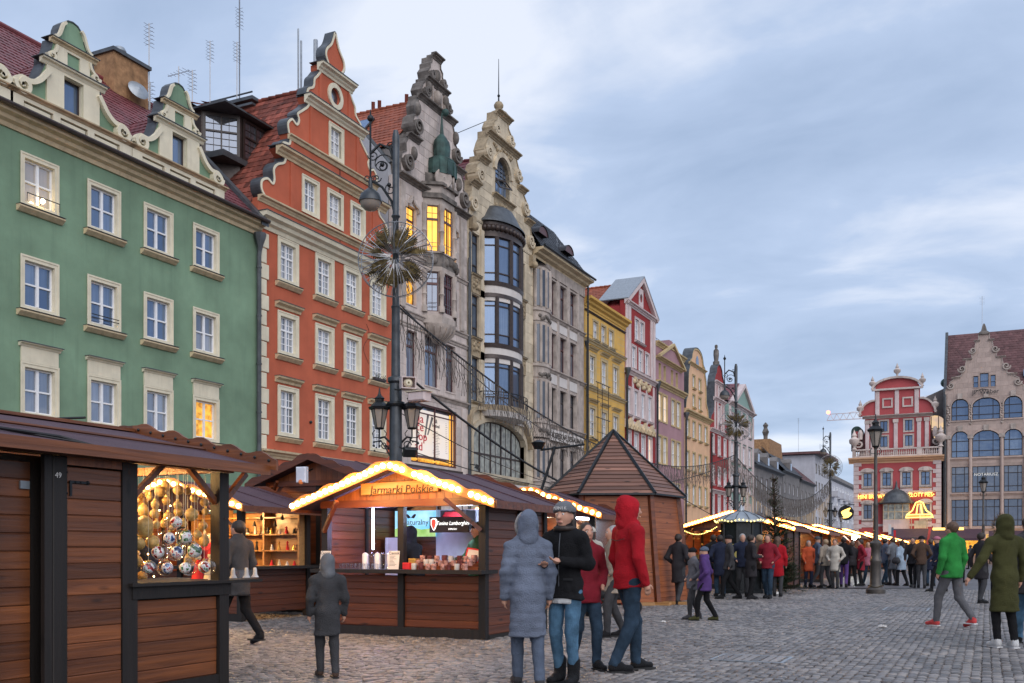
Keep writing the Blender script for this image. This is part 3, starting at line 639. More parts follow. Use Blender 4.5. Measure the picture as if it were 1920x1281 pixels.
def coping(par, half, xc, mat, w=0.07, y0=-.06, y1=.55, name='coping'):
    part(name, MB().ribbon([(xc-d, z) for d, z in half], w, y0, y1), mat, par)
    return part(name, MB().ribbon([(xc+d, z) for d, z in half][::-1], w, y0, y1), mat, par)
# ---------------- green house
Y0 = 11.0; g = street_house(Y0, 'green_house', 'green rendered house with cream scrolled dormer gables and wine red tiles'); Wd = 31.2 - Y0
cols = [c - Y0 + .13 for c in (13.40, 15.76, 18.12, 20.48, 22.92, 25.28, 27.62)]; WW = 1.06
holes = []; st_t = dict(sur=.13, sillm='tan'); rows = (11.72, 8.62); rz3 = 5.42
for i, c in enumerate(cols):
    for z, h in ((11.72, 1.32), (8.62, 1.36), (rz3, 1.36)): holes.append(rect(c, z, WW, h))
part('wall', MB().prism(rect(0, 0, Wd, 14.0), 0, .4, holes), M['green'], g)
for i, c in enumerate(cols):
    for j, (z, h) in enumerate(((11.72, 1.32), (8.62, 1.36), (rz3, 1.36))):
        gmx = 'glass_blue'
        if j == 0 and i == 3: gmx = 'glass_cream'
        elif j == 2 and i == 6: gmx = 'lit_gold'
        elif j == 1 and i == 6: gmx = 'glass_pale'
        elif j == 2: gmx = 'glass'
        window(g, c, z, WW, h, gm=gmx, **st_t)
    part('overpanel', MB().box(c-.13, c+WW+.13, -.05, 0, rz3+1.36+.16, rz3+1.36+.60), M['cream'], g)
    part('window_head', MB().mould(CORN(rz3+1.36+.60, .18, .12), c-.2, c+WW+.2), M['cream'], g)
    part('flashing', MB().box(c-.22, c+WW+.22, -.21, 0, rz3+2.08, rz3+2.10), M['lead'], g)
    part('apron', MB().box(c-.02, c+WW+.02, -.04, 0, rz3-.95, rz3-.36), M['cream'], g)
part('railing', MB().tube([(cols[4]-.02, -.1, 8.78), (cols[4]+WW+.02, -.1, 8.78)], .015).tube([(cols[4]-.02, -.1, 8.88), (cols[4]+WW+.02, -.1, 8.88)], .015), M['iron'], g)
part('railing', MB().tube([(cols[3]-.05, -.2, 11.95), (cols[3]+WW+.05, -.2, 11.95)], .015).tube([(cols[3]-.05, -.2, 11.70), (cols[3]-.05, -.2, 11.95)], .012).tube([(cols[3]+.4, -.2, 11.70), (cols[3]+.4, -.2, 11.95)], .012).tube([(cols[3]+1.1, -.2, 11.70), (cols[3]+1.1, -.2, 11.95)], .012), M['iron'], g)
st = MB(); st.sphere((0,0,0), .07, 8, 6)
part('star_light', st, emit('star_lamp', (1, .75, .35), 25), g, loc=(cols[3]+.55, -.12, 11.88))
part('cornice', MB().mould([(0, 13.72), (-.06, 13.72), (-.1, 13.84), (-.22, 13.9), (-.26, 14.0), (-.42, 14.05), (-.46, 14.16), (0, 14.16)], 0, Wd), M['tan'], g)
part('gutter', MB().tube([(-.02, -.56, 14.2), (Wd+.02, -.56, 14.2)], .075, 8), M['bframe'], g, 40)
part('gutter_board', MB().box(0, Wd, -.5, .4, 14.16, 14.22), M['bframe'], g)
part('side_wall', MB().prism([(0,0),(Wd,0),(Wd,14.1),(0,14.1)], .42, 11), M['greywall'], g)
tiles(g, (-.1, -.35, 14.2), (Wd+.15, 0, 0), (0, 5.6, 5.5), 96, 26, M['tile'])
part('roof_back', MB().quad((-.1, 5.2, 19.66), (Wd, 5.2, 19.66), (Wd, 11, 14.2), (-.1, 11, 14.2)), M['tile'], g)
part('ridge_tiles', MB().tube([(-.1, 5.25, 19.75), (Wd, 5.25, 19.75)], .1, 8), M['tile'], g, 40)
# verge at the right end, running down to the red house
part('verge_board', MB().add([(Wd-.35, -.5, 14.28), (Wd+.05, -.5, 14.28), (Wd+.05, 5.2, 19.86), (Wd-.35, 5.2, 19.86), (Wd-.35, -.5, 14.0), (Wd+.05, -.5, 14.0), (Wd+.05, 5.2, 19.6), (Wd-.35, 5.2, 19.6)], [(0,1,2,3),(7,6,5,4),(0,4,5,1),(1,5,6,2),(3,7,4,0)]), M['lead'], g)
def green_dormer(xc, k):
    s = k; hw = 2.28*s; d = link('dormer_gable', None, None, g)
    me = MB(); zb = 14.22
    def X(v): return xc + v*s
    half = [(2.26, 14.86), (2.26, 15.02), (2.14, 15.22), (1.9, 15.34), (1.72, 15.30), (1.5, 15.36), (1.25, 15.62), (1.12, 15.95), (1.02, 16.18), (1.02, 16.34), (.98, 16.5), (.84, 16.62), (.78, 16.8), (.74, 16.98), (.72, 17.06), (.66, 17.10), (.52, 17.22), (.42, 17.42), (.40, 17.55), (.33, 17.72), (.18, 17.86), (0, 17.9)]
    half = [(a*s, b) for a, b in half]
    wn = rect(X(-.36), 14.95, .72*s, 1.12)
    d2 = MB().prism(gable_poly(half, xc, zb), 0, .35, [wn]); dm = d2.mesh('dormer_gable'); d.name = 'tmp'; bpy.data.objects.remove(d)
    d = link('dormer_gable', dm, M['green'], g)
    part('plinth', MB().prism([(X(-2.3), zb), (X(2.3), zb), (X(2.3), 14.80), (X(-2.3), 14.80)], -.12, -.001, [rect(X(-1.85+i*1.3), 14.33, 1.04*s, .36) for i in range(3)]), M['cream'], d)
    for i in range(3): part('plinth_panel', MB().bbox(X(-1.80+i*1.3), X(-1.80+i*1.3+.94), -.075, -.001, 14.37, 14.65, .02), M['cream'], d)
    part('ledge', MB().mould(CORN(14.78, .26, .15), X(-2.42), X(2.42)), M['tan'], d)
    part('pilaster', MB().box(X(-1.0), X(-.37), -.07, -.001, 14.93, 16.15), M['cream'], d)
    part('pilaster', MB().box(X(.37), X(1.0), -.07, -.001, 14.93, 16.15), M['cream'], d)
    part('lintel', MB().box(X(-.37), X(.37), -.07, -.001, 16.08, 16.15), M['cream'], d)
    part('cornice', MB().mould(CORN(16.15, .2, .17), X(-1.22), X(1.22)), M['cream'], d)
    part('flashing', MB().box(X(-1.27), X(1.27), -.23, .3, 16.325, 16.35), M['lead'], d)
    part('upper_pier', MB().box(X(-.62), X(-.24), -.06, -.001, 16.35, 16.93).box(X(.24), X(.62), -.06, -.001, 16.35, 16.93).box(X(-.24), X(.24), -.06, -.001, 16.35, 16.42).box(X(-.24), X(.24), -.06, -.001, 16.86, 16.93), M['cream'], d)
    part('cornice', MB().mould(CORN(16.93, .18, .14), X(-.88), X(.88)), M['tan'], d)
    part('flashing', MB().box(X(-.92), X(.92), -.2, .3, 17.075, 17.095), M['lead'], d)
    window(d, X(-.36), 14.95, .72*s, 1.12, sur=0, sill=0, cols=1, rows=(), fw=.05, fm='bframe', gm='glass_blue', rec=.18)
    for sg in (-1, 1):
        # lower scroll: band that sweeps down from the pilaster and winds up
        p = [(1.0, 16.02), (1.12, 15.86), (1.35, 15.58), (1.62, 15.42), (1.95, 15.42), (2.18, 15.26), (2.26, 15.05)]
        b = MB(); q = [(X(sg*a), z) for a, z in smooth_path(p, 4)]
        b.ribbon(q, .15*(-sg), -.16, -.002); b.spiral(X(sg*1.88), 15.16, .34*s, 1.45, .15, -.2, -.002, d=-sg, a0=(0 if sg > 0 else PI)); part('scroll', b, M['cream'], d)
        p = [(.66, 16.92), (.72, 16.74), (.9, 16.6), (1.0, 16.5)]
        b = MB(); b.ribbon([(X(sg*a), z) for a, z in smooth_path(p, 4)], .09*(-sg), -.1, -.002); b.spiral(X(sg*.83), 16.5, .18*s, 1.3, .08, -.14, -.002, d=-sg, a0=(0 if sg > 0 else PI)); part('scroll', b, M['cream'], d)
        p = [(.70, 17.12), (.60, 17.16), (.48, 17.30), (.36, 17.62), (.26, 17.72)]
        b = MB(); b.ribbon([(X(sg*a), z) for a, z in smooth_path(p, 4)], .09*(-sg), -.1, -.002); part('scroll', b, M['cream'], d)
    coping(d, half, xc, M['lead'], .035, -.03, .45)
    # little roof behind
    for sg in (-1, 1):
        tiles(d, (X(sg*1.45), .36, 15.25), (0, 3.2, 0), (-sg*1.45*s, 0, 1.62), 13, 8, M['tile'])
    part('cheek', MB().prism([(X(-1.2), 14.3), (X(1.2), 14.3), (X(1.2), 15.4), (X(0), 16.75), (X(-1.2), 15.4)], .36, 1.8), M['green'], d)
green_dormer(22.36-Y0, 1.0); green_dormer(26.92-Y0, .97); green_dormer(17.85-Y0, 1.0)
ch = part('chimney', MB().box(28.25-Y0, 30.0-Y0, 4.6, 5.7, 16, 20.7), M['brickc'], g)
part('chimney_cap', MB().box(28.15-Y0, 30.1-Y0, 4.5, 5.8, 20.7, 20.84), M['lead'], ch)
part('cowl', MB().lathe([(.22, 20.84), (.22, 21.0), (.27, 21.1), (.2, 21.25), (.02, 21.3)], 29.0-Y0, 5.1, 12), M['zinc'], ch, 40)
dish = part('satellite_dish', MB().lathe([(.02, .12), (.2, .1), (.36, .04), (.42, 0), (.43, .01), (.36, .06), (.02, .14)], 0, 0, 16), M['zinc'], g, 60, loc=(29.2-Y0, 4.3, 19.5), rot=(R(65), 0, R(-15)))
antenna(g, 30.15-Y0, 4.7, 18.6, 4.1); antenna(g, 30.3-Y0, 4.8, 17.8, 2.6)
# ---------------- red house
Y0 = 31.2; g = street_house(Y0, 'red_house', 'orange red house with tall stepped curly gable, oculus and cream trim'); Wd = 10.1; xc = 5.15
cx4 = [1.36, 3.86, 5.96, 8.05]; ww = .98
S4 = dict(sur=.17, surm='cream', proj=.05, fw=.05, cols=2, mw=.07, bars=(1, (2, 1)), rows=(.62,), tr=.07, sill=.12, sillm='tan', pane='col', gm='glass_pale', hoodm='tan', bw=.03)
holes = []; R4 = [(12.42, 1.46, 0), (9.45, 1.42, .24), (6.12, 1.72, .24)]
for x in cx4:
    for z, h, hd in R4: holes.append(rect(x, z, ww, h))
part('wall', MB().prism(rect(0, 0, Wd, 14.2), 0, .4, holes), M['red'], g)
for x in cx4:
    for z, h, hd in R4: window(g, x, z, ww, h, hood=hd, hoodgap=.12, **S4)
for i, z in enumerate(np.arange(5.3, 13.9, .62)):
    w = .62 if i % 2 else .48
    part('quoin', MB().bbox(0.02, w, -.06, -.001, z, z+.585, .02), M['cream'], g)
part('base_ledge', MB().mould(CORN(5.0, .3, .32), -.02, Wd), M['tan'], g)
part('cornice', MB().mould([(0, 14.1), (-.06, 14.1), (-.1, 14.25), (-.24, 14.32), (-.28, 14.45), (-.45, 14.52), (-.5, 14.68), (0, 14.68)], -.05, Wd+.05), M['cream'], g)
part('flashing', MB().box(-.08, Wd+.08, -.53, 0, 14.685, 14.71), M['lead'], g)
part('attic_band', MB().box(0, Wd, -.02, .4, 14.2, 15.12), M['red'], g)
part('string_moulding', MB().mould(CORN(15.12, .26, .24), -.02, Wd+.02), M['tan'], g)
low = smooth_path([(4.75, 15.36), (5.0, 15.62), (4.98, 16.0), (4.6, 16.22), (4.3, 16.12), (4.22, 16.3), (4.25, 16.7), (4.0, 17.0), (3.6, 17.2), (3.5, 17.4)], 4)
mid1 = smooth_path([(3.95, 17.68), (3.85, 17.7), (3.62, 18.02), (3.25, 18.1), (3.2, 18.3)], 3)
mid2 = smooth_path([(3.28, 18.5), (3.35, 18.9), (3.05, 19.2), (2.75, 19.1), (2.62, 19.3), (2.7, 19.55), (2.35, 19.85), (2.05, 20.1), (1.95, 20.25)], 4)
mid3 = smooth_path([(2.1, 20.52), (1.98, 20.9), (1.62, 21.15), (1.55, 21.5), (1.32, 21.75), (1.12, 22.0)], 4)
half = [(4.95, 15.36)] + low + mid1 + mid2 + mid3 + [(1.15, 22.1), (1.15, 22.3)]
onion = smooth_path([(.52, 22.3), (.5, 22.5), (.72, 22.85), (.66, 23.2), (.3, 23.6), (.08, 24.15)], 4) + [(0, 24.2)]
wins = [(xc-2.22, 15.72, .86, 1.25), (xc-.45, 15.72, .86, 1.25), (xc+1.3, 15.72, .86, 1.25), (xc-.33, 18.72, .78, 1.2)]
oc = [(xc + .36*math.cos(a*PI/10), 21.35 + .36*math.sin(a*PI/10)) for a in range(20)]
part('gable_wall', MB().prism(gable_poly(half, xc, 15.2), 0, .45, [rect(*w) for w in wins] + [oc]), M['red'], g)
part('gable_crown', MB().prism(gable_poly(onion, xc, 22.28), .02, .42), M['red'], g)
for w in wins: window(g, *w, sur=.15, surm='cream', proj=.05, fw=.045, cols=2, mw=.06, bars=(1, (1, 1)), rows=(.55,), sill=0, pane='col', gm='glass_pale', tr=.05, bw=.025)
part('oculus_ring', MB().prism([(xc + .56*math.cos(a*PI/12), 21.35 + .56*math.sin(a*PI/12)) for a in range(24)], -.07, -.001, [oc]), M['cream'], g)
part('oculus_pane', MB().prism(oc, .12, .14), M['glass'], g)
for z, hw, mt in ((17.38, 4.05, 'tan'), (20.22, 2.2, 'cream'), (21.98, 1.3, 'cream')):
    part('gable_cornice', MB().mould(CORN(z, .34, .34), xc-hw, xc+hw), M[mt], g); part('flashing', MB().box(xc-hw-.03, xc+hw+.03, -.37, .4, z+.345, z+.37), M['lead'], g)
part('gable_moulding', MB().mould(CORN(18.26, .2, .2), xc-3.3, xc+3.3), M['tan'], g)
for sg in (-1, 1):
    for a, z0, z1 in ((2.95, 15.38, 17.36), (2.95, 17.74, 18.24), (1.62, 18.5, 20.2), (.98, 20.6, 21.95)): part('lesene', MB().box(min(xc+sg*a, xc+sg*(a+.2)), max(xc+sg*a, xc+sg*(a+.2)), -.045, -.001, z0, z1), M['red'], g)
for seg in (low, mid1, mid2, mid3, onion):
    coping(g, seg, xc, M['lead'], .045, -.02, .46)
    for sg in (-1, 1): part('edge_trim', MB().ribbon([(xc+sg*d, z) for d, z in seg], .09*sg, -.05, -.003), M['cream'], g)
body(g, Wd, 14.6, 21.9, M['red'], 13, xc)
gable_roof(g, Wd, 14.7, 21.9, M['tile2'], 13, 46, 24, .42, xc)
b = MB()
for i in range(70): x_, z_ = cx4[3]+random.random()*ww, 9.38+random.random()*.2; b.add([(x_, -.15, z_), (x_+.03, -.16, z_+.01), (x_+random.uniform(-.05, .05), -.2, z_+random.uniform(.03, .12))], [(0, 1, 2)])
part('window_plants', b, M['needle'], g, kind='stuff'); part('window_box', MB().box(cx4[3], cx4[3]+ww, -.2, -.06, 9.31, 9.42), M['bframe'], g)
part('open_sash', MB().prism(rect(0, 0, .42, .85), -.02, .01, [rect(.05, .05, .32, .75)]), M['wframe'], g, loc=(cx4[2]+.05, .0, 12.48), rot=(R(-7), 0, R(-22)))
part('wall_hook', MB().sphere((3.35, -.05, 6.75), .07, 6, 4), M['iron'], g)
for sp_ in ((1.0, 5.4, 3.1), (7.6, 11.8, 1.8)): part('stray_cable', MB().tube([(sp_[0]+.25*math.sin(i*.9), -.02, sp_[1]-i*sp_[2]/8) for i in range(9)], .008, 4), M['cable'], g)
# bay dormer on the left slope with many-paned windows
db = link('roof_dormer', MB().add([(.75,3.6,16.9),(1.85,2.5,16.9),(3.7,2.5,16.9),(3.7,5.5,16.9),(.75,5.5,16.9),(.75,3.6,19.75),(1.85,2.5,19.75),(3.7,2.5,19.75),(3.7,5.5,19.75),(.75,5.5,19.75)], [(0,1,6,5),(1,2,7,6),(2,3,8,7),(4,0,5,9),(5,6,7,8,9)]).mesh('roof_dormer'), M['bframe'], g)
_k = dict(sur=.07, surm='dframe', cols=2, rows=(.58,), bars=(1, (2, 1)), fm='dframe', gm='glass_dark', sill=0, rec=.03, fw=.05, mw=.06, tr=.07)
window(db, .82, 17.95, 1.36, 1.6, y=3.50, rz=-PI/4, **_k)
window(db, 2.05, 17.95, 1.5, 1.6, y=2.46, **_k)
part('dormer_sill', MB().box(.6, 3.8, 2.3, 5.5, 17.55, 17.8), M['lead'], db)
tiles(db, (.3, 3.5, 19.75), (1.6, -1.5, 0), (1.3, 1.6, .9), 8, 5, M['tile2']); tiles(db, (1.7, 2.1, 19.75), (2.4, 0, 0), (.2, 2.6, 1.0), 12, 6, M['tile2'])
part('dormer_eave', MB().prism([(.5, 19.68), (4.1, 19.68), (4.1, 19.76), (.5, 19.76)], 2.1, 5.5), M['lead'], db)
part('firewall_stack', MB().prism([(.45, 14), (2.3, 14), (2.3, 20.2), (.45, 20.2)], 4.6, 5.3), M['greywall'], g)
part('stack_cap', MB().box(.35, 2.4, 4.5, 5.4, 20.2, 20.32), M['lead'], g)
part('ridge_walkway', MB().box(xc-.5, xc+.2, 4.2, 7.2, 21.9, 22.05).box(xc-.75, xc-.5, 4.0, 7.4, 21.5, 21.6).tube([(xc-.5, 4.2, 22.2), (xc-.5, 7.2, 22.2)], .04), M['lead'], g)
part('skylight', MB().box(2.0, 2.8, 7.6, 8.4, 18.6, 18.8), M['lead'], g, rot=(0, R(0), 0))
antenna(g, xc-.6, 6.6, 22, 3.0); antenna(g, xc-.2, 5.2, 22, 4.4); antenna(g, xc-.6, 5.0, 22, 2.6, 0); antenna(g, .8, 4.9, 20.3, 1.5, 1); antenna(g, 1.6, 4.9, 20.3, 1.7)
part('aerial_mast', MB().tube([(xc-.2, 5.2, 22), (xc-.2, 5.2, 28)], .035, 6), M['wire'], g)
part('vent_pipe', MB().tube([(xc+.35, 1.3, 21), (xc+.35, 1.3, 24.3)], .1, 8).tube([(xc+.6, 2.3, 21), (xc+.6, 2.3, 24.6)], .05, 8).tube([(xc, 2.0, 21), (xc, 2.0, 24.8)], .04, 8), M['zinc'], g, 40)
downpipe(g, -.12, 0, 13.4, -.16, .09); hopper(g, -.12, 13.7, -.2, 1.3)
part('cable', MB().tube([(5.5, -.03, 15), (5.5, -.03, 22)], .015, 4), M['cable'], g)
# ---------------- stone house with copper turret
Y0 = 41.45; g = street_house(Y0, 'turret_house', 'narrow grey stone house with lit oriel, copper turret and sooty gable'); Wd = 7.3; xc = 3.85
half = [(3.45, 19.9), (3.55, 20.3), (3.35, 20.9), (2.95, 21.1), (3.0, 21.5), (2.75, 21.85), (2.75, 22.0), (2.2, 22.15), (2.4, 22.6), (2.25, 23.1), (1.85, 23.4), (1.95, 23.8), (1.75, 24.2), (1.75, 24.35), (1.3, 24.5), (1.5, 24.8), (1.3, 25.2), (1.0, 25.4), (1.0, 25.55), (.72, 25.7), (.85, 26.0), (.6, 26.3), (.62, 26.5), (.42, 26.65), (.4, 26.95)]
gp = gable_poly(half, xc, 19.6)
part('gable_wall', MB().prism(gp, 0, .5), M['stone'], g)
core = [(xc-1.75, 20.0), (xc+1.75, 20.0), (xc+1.75, 24.1), (xc-1.75, 24.1)]
ashlar(g, [(xc-2.6, 20.1), (xc+2.6, 20.1), (xc+2.6, 21.8), (xc+1.7, 21.8), (xc+1.7, 24.2), (xc-1.7, 24.2), (xc-1.7, 21.8), (xc-2.6, 21.8)], [], 0, 1.05, .44, M['stone'], 20.1, 24.2)
for z, hw in ((24.2, 1.95), (21.85, 2.85), (25.42, 1.15), (26.9, .5)):
    if z == 21.85:
        for sg in (-1, 1): part('gable_cornice', MB().mould(CORN(z, .3, .22), min(xc+sg*1.75, xc+sg*2.95), max(xc+sg*1.75, xc+sg*2.95)), M['stone_dark'], g)
    else: part('gable_cornice', MB().mould(CORN(z, .3, .24), xc-hw, xc+hw), M['stone_dark'], g)
for sg in (-1, 1):
    for x, z, r in ((2.95, 20.6, .5), (2.05, 22.7, .48), (1.1, 24.85, .33), (.6, 25.95, .26)):
        b = MB(); b.spiral(xc+sg*x, z, r, 1.8, .13, -.24, .5, d=-sg, a0=(0 if sg > 0 else PI)); part('scroll', b, M['stone_dark'], g)
    for x, z in ((2.35, 21.2), (2.0, 23.6), (.9, 25.1)):
        b = MB(); b.sphere((xc+sg*x, -.08, z), .2, 8, 6, 1.8); part('carved_knob', b, M['stone_dark'], g, 60)
b = MB(); b.sphere((xc, -.05, 24.95), .3, 10, 6, 1.3); b.box(xc-.9, xc-.75, -.12, 0, 24.5, 25.4).box(xc+.75, xc+.9, -.12, 0, 24.5, 25.4).box(xc-.5, xc-.4, -.1, 0, 24.5, 25.4).box(xc+.4, xc+.5, -.1, 0, 24.5, 25.4); part('relief', b, M['stone_mid'], g, 50)
b = MB(); b.sphere((xc, -.05, 26.1), .22, 8, 6, 1.5); b.box(xc-.3, xc+.3, -.2, .4, 27.0, 27.15); part('top_relief', b, M['stone_dark'], g, 50)
coping(g, half, xc, M['stone_dark'], .07, -.05, .6)
# copper turret
b = MB(); b.lathe([(.95, 20.7), (.95, 21.4), (.9, 21.45), (.9, 21.55), (.52, 21.75), (.56, 22.35), (.5, 22.6), (.28, 22.85), (.13, 23.0), (.07, 23.6), (.04, 24.1)], xc, -.35, 12, sy=.75); part('copper_turret', b, M['copper'], g, 25)
b = MB(); b.sphere((xc+.12, -.5, 24.15), .2, 8, 6); b.tube([(xc, -.4, 24.0), (xc+.02, -.45, 24.25)], .05); part('turret_vane', b, M['copper'], g, 50)
b = MB()
for i in range(12):
    a = 2*PI*i/12; b.tube([(xc+.96*math.cos(a), -.35+.72*math.sin(a), 20.7), (xc+.96*math.cos(a), -.35+.72*math.sin(a), 21.4)], .025, 4)
part('copper_ribs', b, M['copper'], g)
# facade wall with openings
O3 = [(.85, 16.5, .95, 2.0), (5.05, 16.5, .95, 1.9)]; O2 = [(.85, 13.6, .95, 1.9), (5.05, 13.4, 1.0, 2.2)]; O1 = [(.85, 9.8, 1.05, 2.5), (2.65, 9.8, 1.55, 2.6), (4.85, 9.8, 1.05, 2.5)]
hl = [rect(*o) for o in O3] + [rect(*O2[0]), arched(*O2[1])] + [rect(*o) for o in O1]; shop = rect(1.35, 5.75, 4.75, 3.05)
part('wall', MB().prism(rect(0, 0, Wd, 19.7), 0, .45, hl + [shop]), M['stone'], g)
for o in O3: window(g, *o, sur=.07, surm='stone', cols=1, rows=(.66,), bars=(1, (0, 1)), fm='rframe', gm='lit', sill=0, rec=.2, tr=.1)
window(g, *O2[0], sur=.07, surm='stone', cols=1, rows=(.66,), bars=(1, (0, 1)), fm='rframe', gm='lit_gold', sill=0, rec=.2, tr=.1)
window(g, *O2[1], sur=.14, surm='stone', cols=1, rows=(.6,), fm='rframe', gm='glass_dark', sill=0, rec=.25, arch=.5)
for o in O1: window(g, *o, sur=.07, surm='stone', cols=1, rows=(.70,), bars=(1, (0, 1)), fm='rframe', gm='glass', sill=0, rec=.22, tr=.1)
wallhole = hl + [shop, rect(1.95, 12.5, 3.0, 7)]
ashlar(g, rect(0.05, 5.0, Wd-.1, 14.5), wallhole, 0, 1.1, .5, M['stone'], 5.0, 19.5, .014)
for z, p in ((19.6, .35), (15.95, .16), (13.0, .16), (12.4, .12), (9.2, .22)): part('string_course', MB().mould(CORN(z, p, .22), 0, Wd), M['stone_mid'] if z < 19 else M['stone_dark'], g)
for x in (.25, 4.7, 6.4, 2.2):
    for z0, z1 in ((16.2, 19.5), (13.3, 15.9)):
        if x in (4.7, 2.2): continue
        part('lesene', MB().bbox(x, x+.45, -.1, -.015, z0, z1, .03), M['stone_mid'], g)
for x0 in (O3[0][0], O3[1][0]):   # ogee hoods over the lit windows
    p = smooth_path([(x0-.2, 18.3), (x0-.15, 18.6), (x0+.2, 18.72), (x0+.48, 19.05), (x0+.75, 18.72), (x0+1.1, 18.6), (x0+1.15, 18.3)], 4); part('ogee_hood', MB().ribbon(p, -.14, -.16, -.015), M['stone_mid'], g)
# oriel: five-sided bay over two floors on a carved bowl
ox0, ox1, op_ = 2.55, 5.2, .72
P = [(ox0, 0), (ox0+.6, -op_), (ox1-.75, -op_), (ox1-.15, 0)]
def oriel_band(z0, z1, grow, mat, nme='oriel_band'):
    q = [(x + (-grow if i < 2 else grow), y - (grow if i in (1, 2) else 0)) for i, (x, y) in enumerate(P)]; b = MB(); k = len(q)
    b.v = [(x, y, z0) for x, y in q] + [(x, y, z1) for x, y in q]; b.f = [(i, i+1, k+i+1, k+i) for i in range(k-1)] + [(3, 2, 1, 0), (4, 5, 6, 7)]
    part(nme, b, mat, g)
for z0, z1, gr, mt in ((12.95, 13.35, .08, 'stone_mid'), (13.35, 13.55, .02, 'stone'), (15.6, 15.85, .06, 'stone_mid'), (15.85, 16.55, .03, 'stone_dark'), (16.55, 16.62, .08, 'stone_mid'), (19.0, 19.35, .03, 'stone_mid'), (19.35, 19.6, .14, 'stone_dark'), (19.6, 20.0, .05, 'stone_mid'), (20.0, 20.15, .2, 'stone_dark'), (20.15, 20.7, -.12, 'stone_dark')): oriel_band(z0, z1, gr, M[mt])
for i in range(3):
    (xa, ya), (xb, yb) = P[i], P[i+1]; Ln = math.hypot(xb-xa, yb-ya); rz = math.atan2(yb-ya, xb-xa)
    for z0, h, gmx in ((13.55, 2.05, 'glass_dark'), (16.62, 2.38, 'lit')):
        f = window(g, xa + .15*math.cos(rz), z0, Ln-.30, h, y=ya+.15*math.sin(rz), rz=rz, sur=0, surm='stone', cols=1 if Ln < 1.3 else 2, rows=(.70,), bars=(1, (0, 1)), fm='rframe', gm=gmx if i < 2 else 'glass_dark', sill=0, rec=.10, tr=.12, mw=.06)
        part('rail', MB().tube([(.1, -.05, .25), (Ln-.4, -.05, .25)], .015).tube([(.1, -.05, .45), (Ln-.4, -.05, .45)], .015), M['wire'], f)
for x, y in P:
    for z0, z1 in ((13.5, 15.65), (16.6, 19.05)):
        b = MB(); zz = z1-z0; b.lathe([(.17, z0), (.17, z0+.3), (.11, z0+.38), (.12, z0+zz*.4), (.17, z0+zz*.43), (.12, z0+zz*.47), (.12, z1-.35), (.17, z1-.25), (.17, z1)], x, y-.02 if y < 0 else -.06, 8); part('oriel_colonnette', b, M['stone_mid'], g, 40)
b = MB(); b.lathe([(.05, 12.05), (.3, 12.1), (.62, 12.32), (.85, 12.58), (.95, 12.85), (.98, 12.95)], (ox0+ox1)/2-.1, -.05, 20, PI, 2*PI, sx=1.15, sy=1.0); part('oriel_bowl', b, M['stone_mid'], g, 40)
b = MB()
for i in range(9):
    a = PI + PI*(i+.5)/9
    b.tube([((ox0+ox1)/2-.1 + 1.17*r*math.cos(a), -.05 + r*math.sin(a), z) for r, z in ((.31, 12.09), (.64, 12.31), (.87, 12.56), (.96, 12.8))], .04, 5)
part('bowl_carving', b, M['stone_mid'], g, 50)
b = MB()
for i in range(7): b.sphere((ox0+.35+i*.38, -op_*(.5 + .5*math.sin(PI*(i+.5)/7))-.02, 16.2 + .1*(i % 2)), .19, 7, 5, 1.3)
part('oriel_carving', b, M['stone_dark'], g, 50)
for x0 in (.9, 3.9):
    b = MB(); [b.spiral(x0+q*.8+.3, 20.35, .3, 1.5, .08, -.2-(.9 if x0 > 0 else 0)*0, 0, d=1) for q in range(0)]
for sg in (-1, 1): 
    b = MB(); b.lathe([(.5, 0), (.5, .1), (.38, .12), (.3, .1), (.02, .16)], 0, 0, 14); part('shell_roundel', b, M['stone_mid'], g, 40, loc=(xc+sg*.5-.05, -.72, 20.45), rot=(R(90), 0, R(30*sg)))
# shop window with poster
part('shop_back', MB().box(1.35, 6.1, .30, .32, 5.75, 8.8), M['glass'], g); part('light_strip', MB().box(5.68, 6.0, .2, .22, 5.85, 8.6), M['lit'], g); part('light_strip', MB().box(1.43, 5.6, .2, .22, 5.83, 6.05), M['lit_gold'], g)
part('poster', MB().box(1.45, 5.62, .22, .24, 6.2, 8.55), M['poster'], g)
b = MB(); b.prism(rect(1.35, 5.75, 4.75, 3.05), .05, .12, [rect(1.43, 5.83, 4.59, 2.89)])
for x in (2.05, 3.85, 5.65): b.box(x, x+.06, .06, .13, 5.83, 8.72)
b.box(1.43, 6.02, .06, .12, 8.30, 8.36).box(1.43, 6.02, .06, .12, 6.08, 6.13); part('shop_frame', b, M['rframe'], g)
for s_, x, z in (('Ja', 2.65, 8.05), ('ce', 2.55, 7.62), ('op', 2.85, 7.15), ('ad', 2.45, 6.62)): text(g, s_, M['text_red'], .62, (x, .205, z), align='CENTER', sx=1.35)
part('poster_stroke', MB().prism([(3.0, 7.1), (3.12, 7.1), (3.5, 8.35), (3.3, 8.35)], .21, .218).prism([(3.3, 7.3), (3.42, 7.3), (3.95, 8.25), (3.75, 8.3)], .21, .218), M['greywall'], g)
text(g, '&', M['greywall'], .3, (4.25, .205, 8.1)); text(g, 'Festival', M['greywall'], .26, (4.2, .205, 7.85))
b = MB()
for i in range(17): wl = random.uniform(.3, .75); b.box(4.25-wl/2, 4.25+wl/2, .21, .218, 7.55-i*.085, 7.57-i*.085)
for i in range(17): b.box(5.25, 5.25+random.uniform(.1, .22), .21, .218, 8.1-i*.1, 8.115-i*.1)
part('poster_print', b, M['greywall'], g, kind='stuff')
b = MB()
for i in range(26): b.sphere((1.5+i*.17, .1, 5.93), .07, 6, 4)
part('window_garland', b, M['lit_gold'], g, kind='stuff')
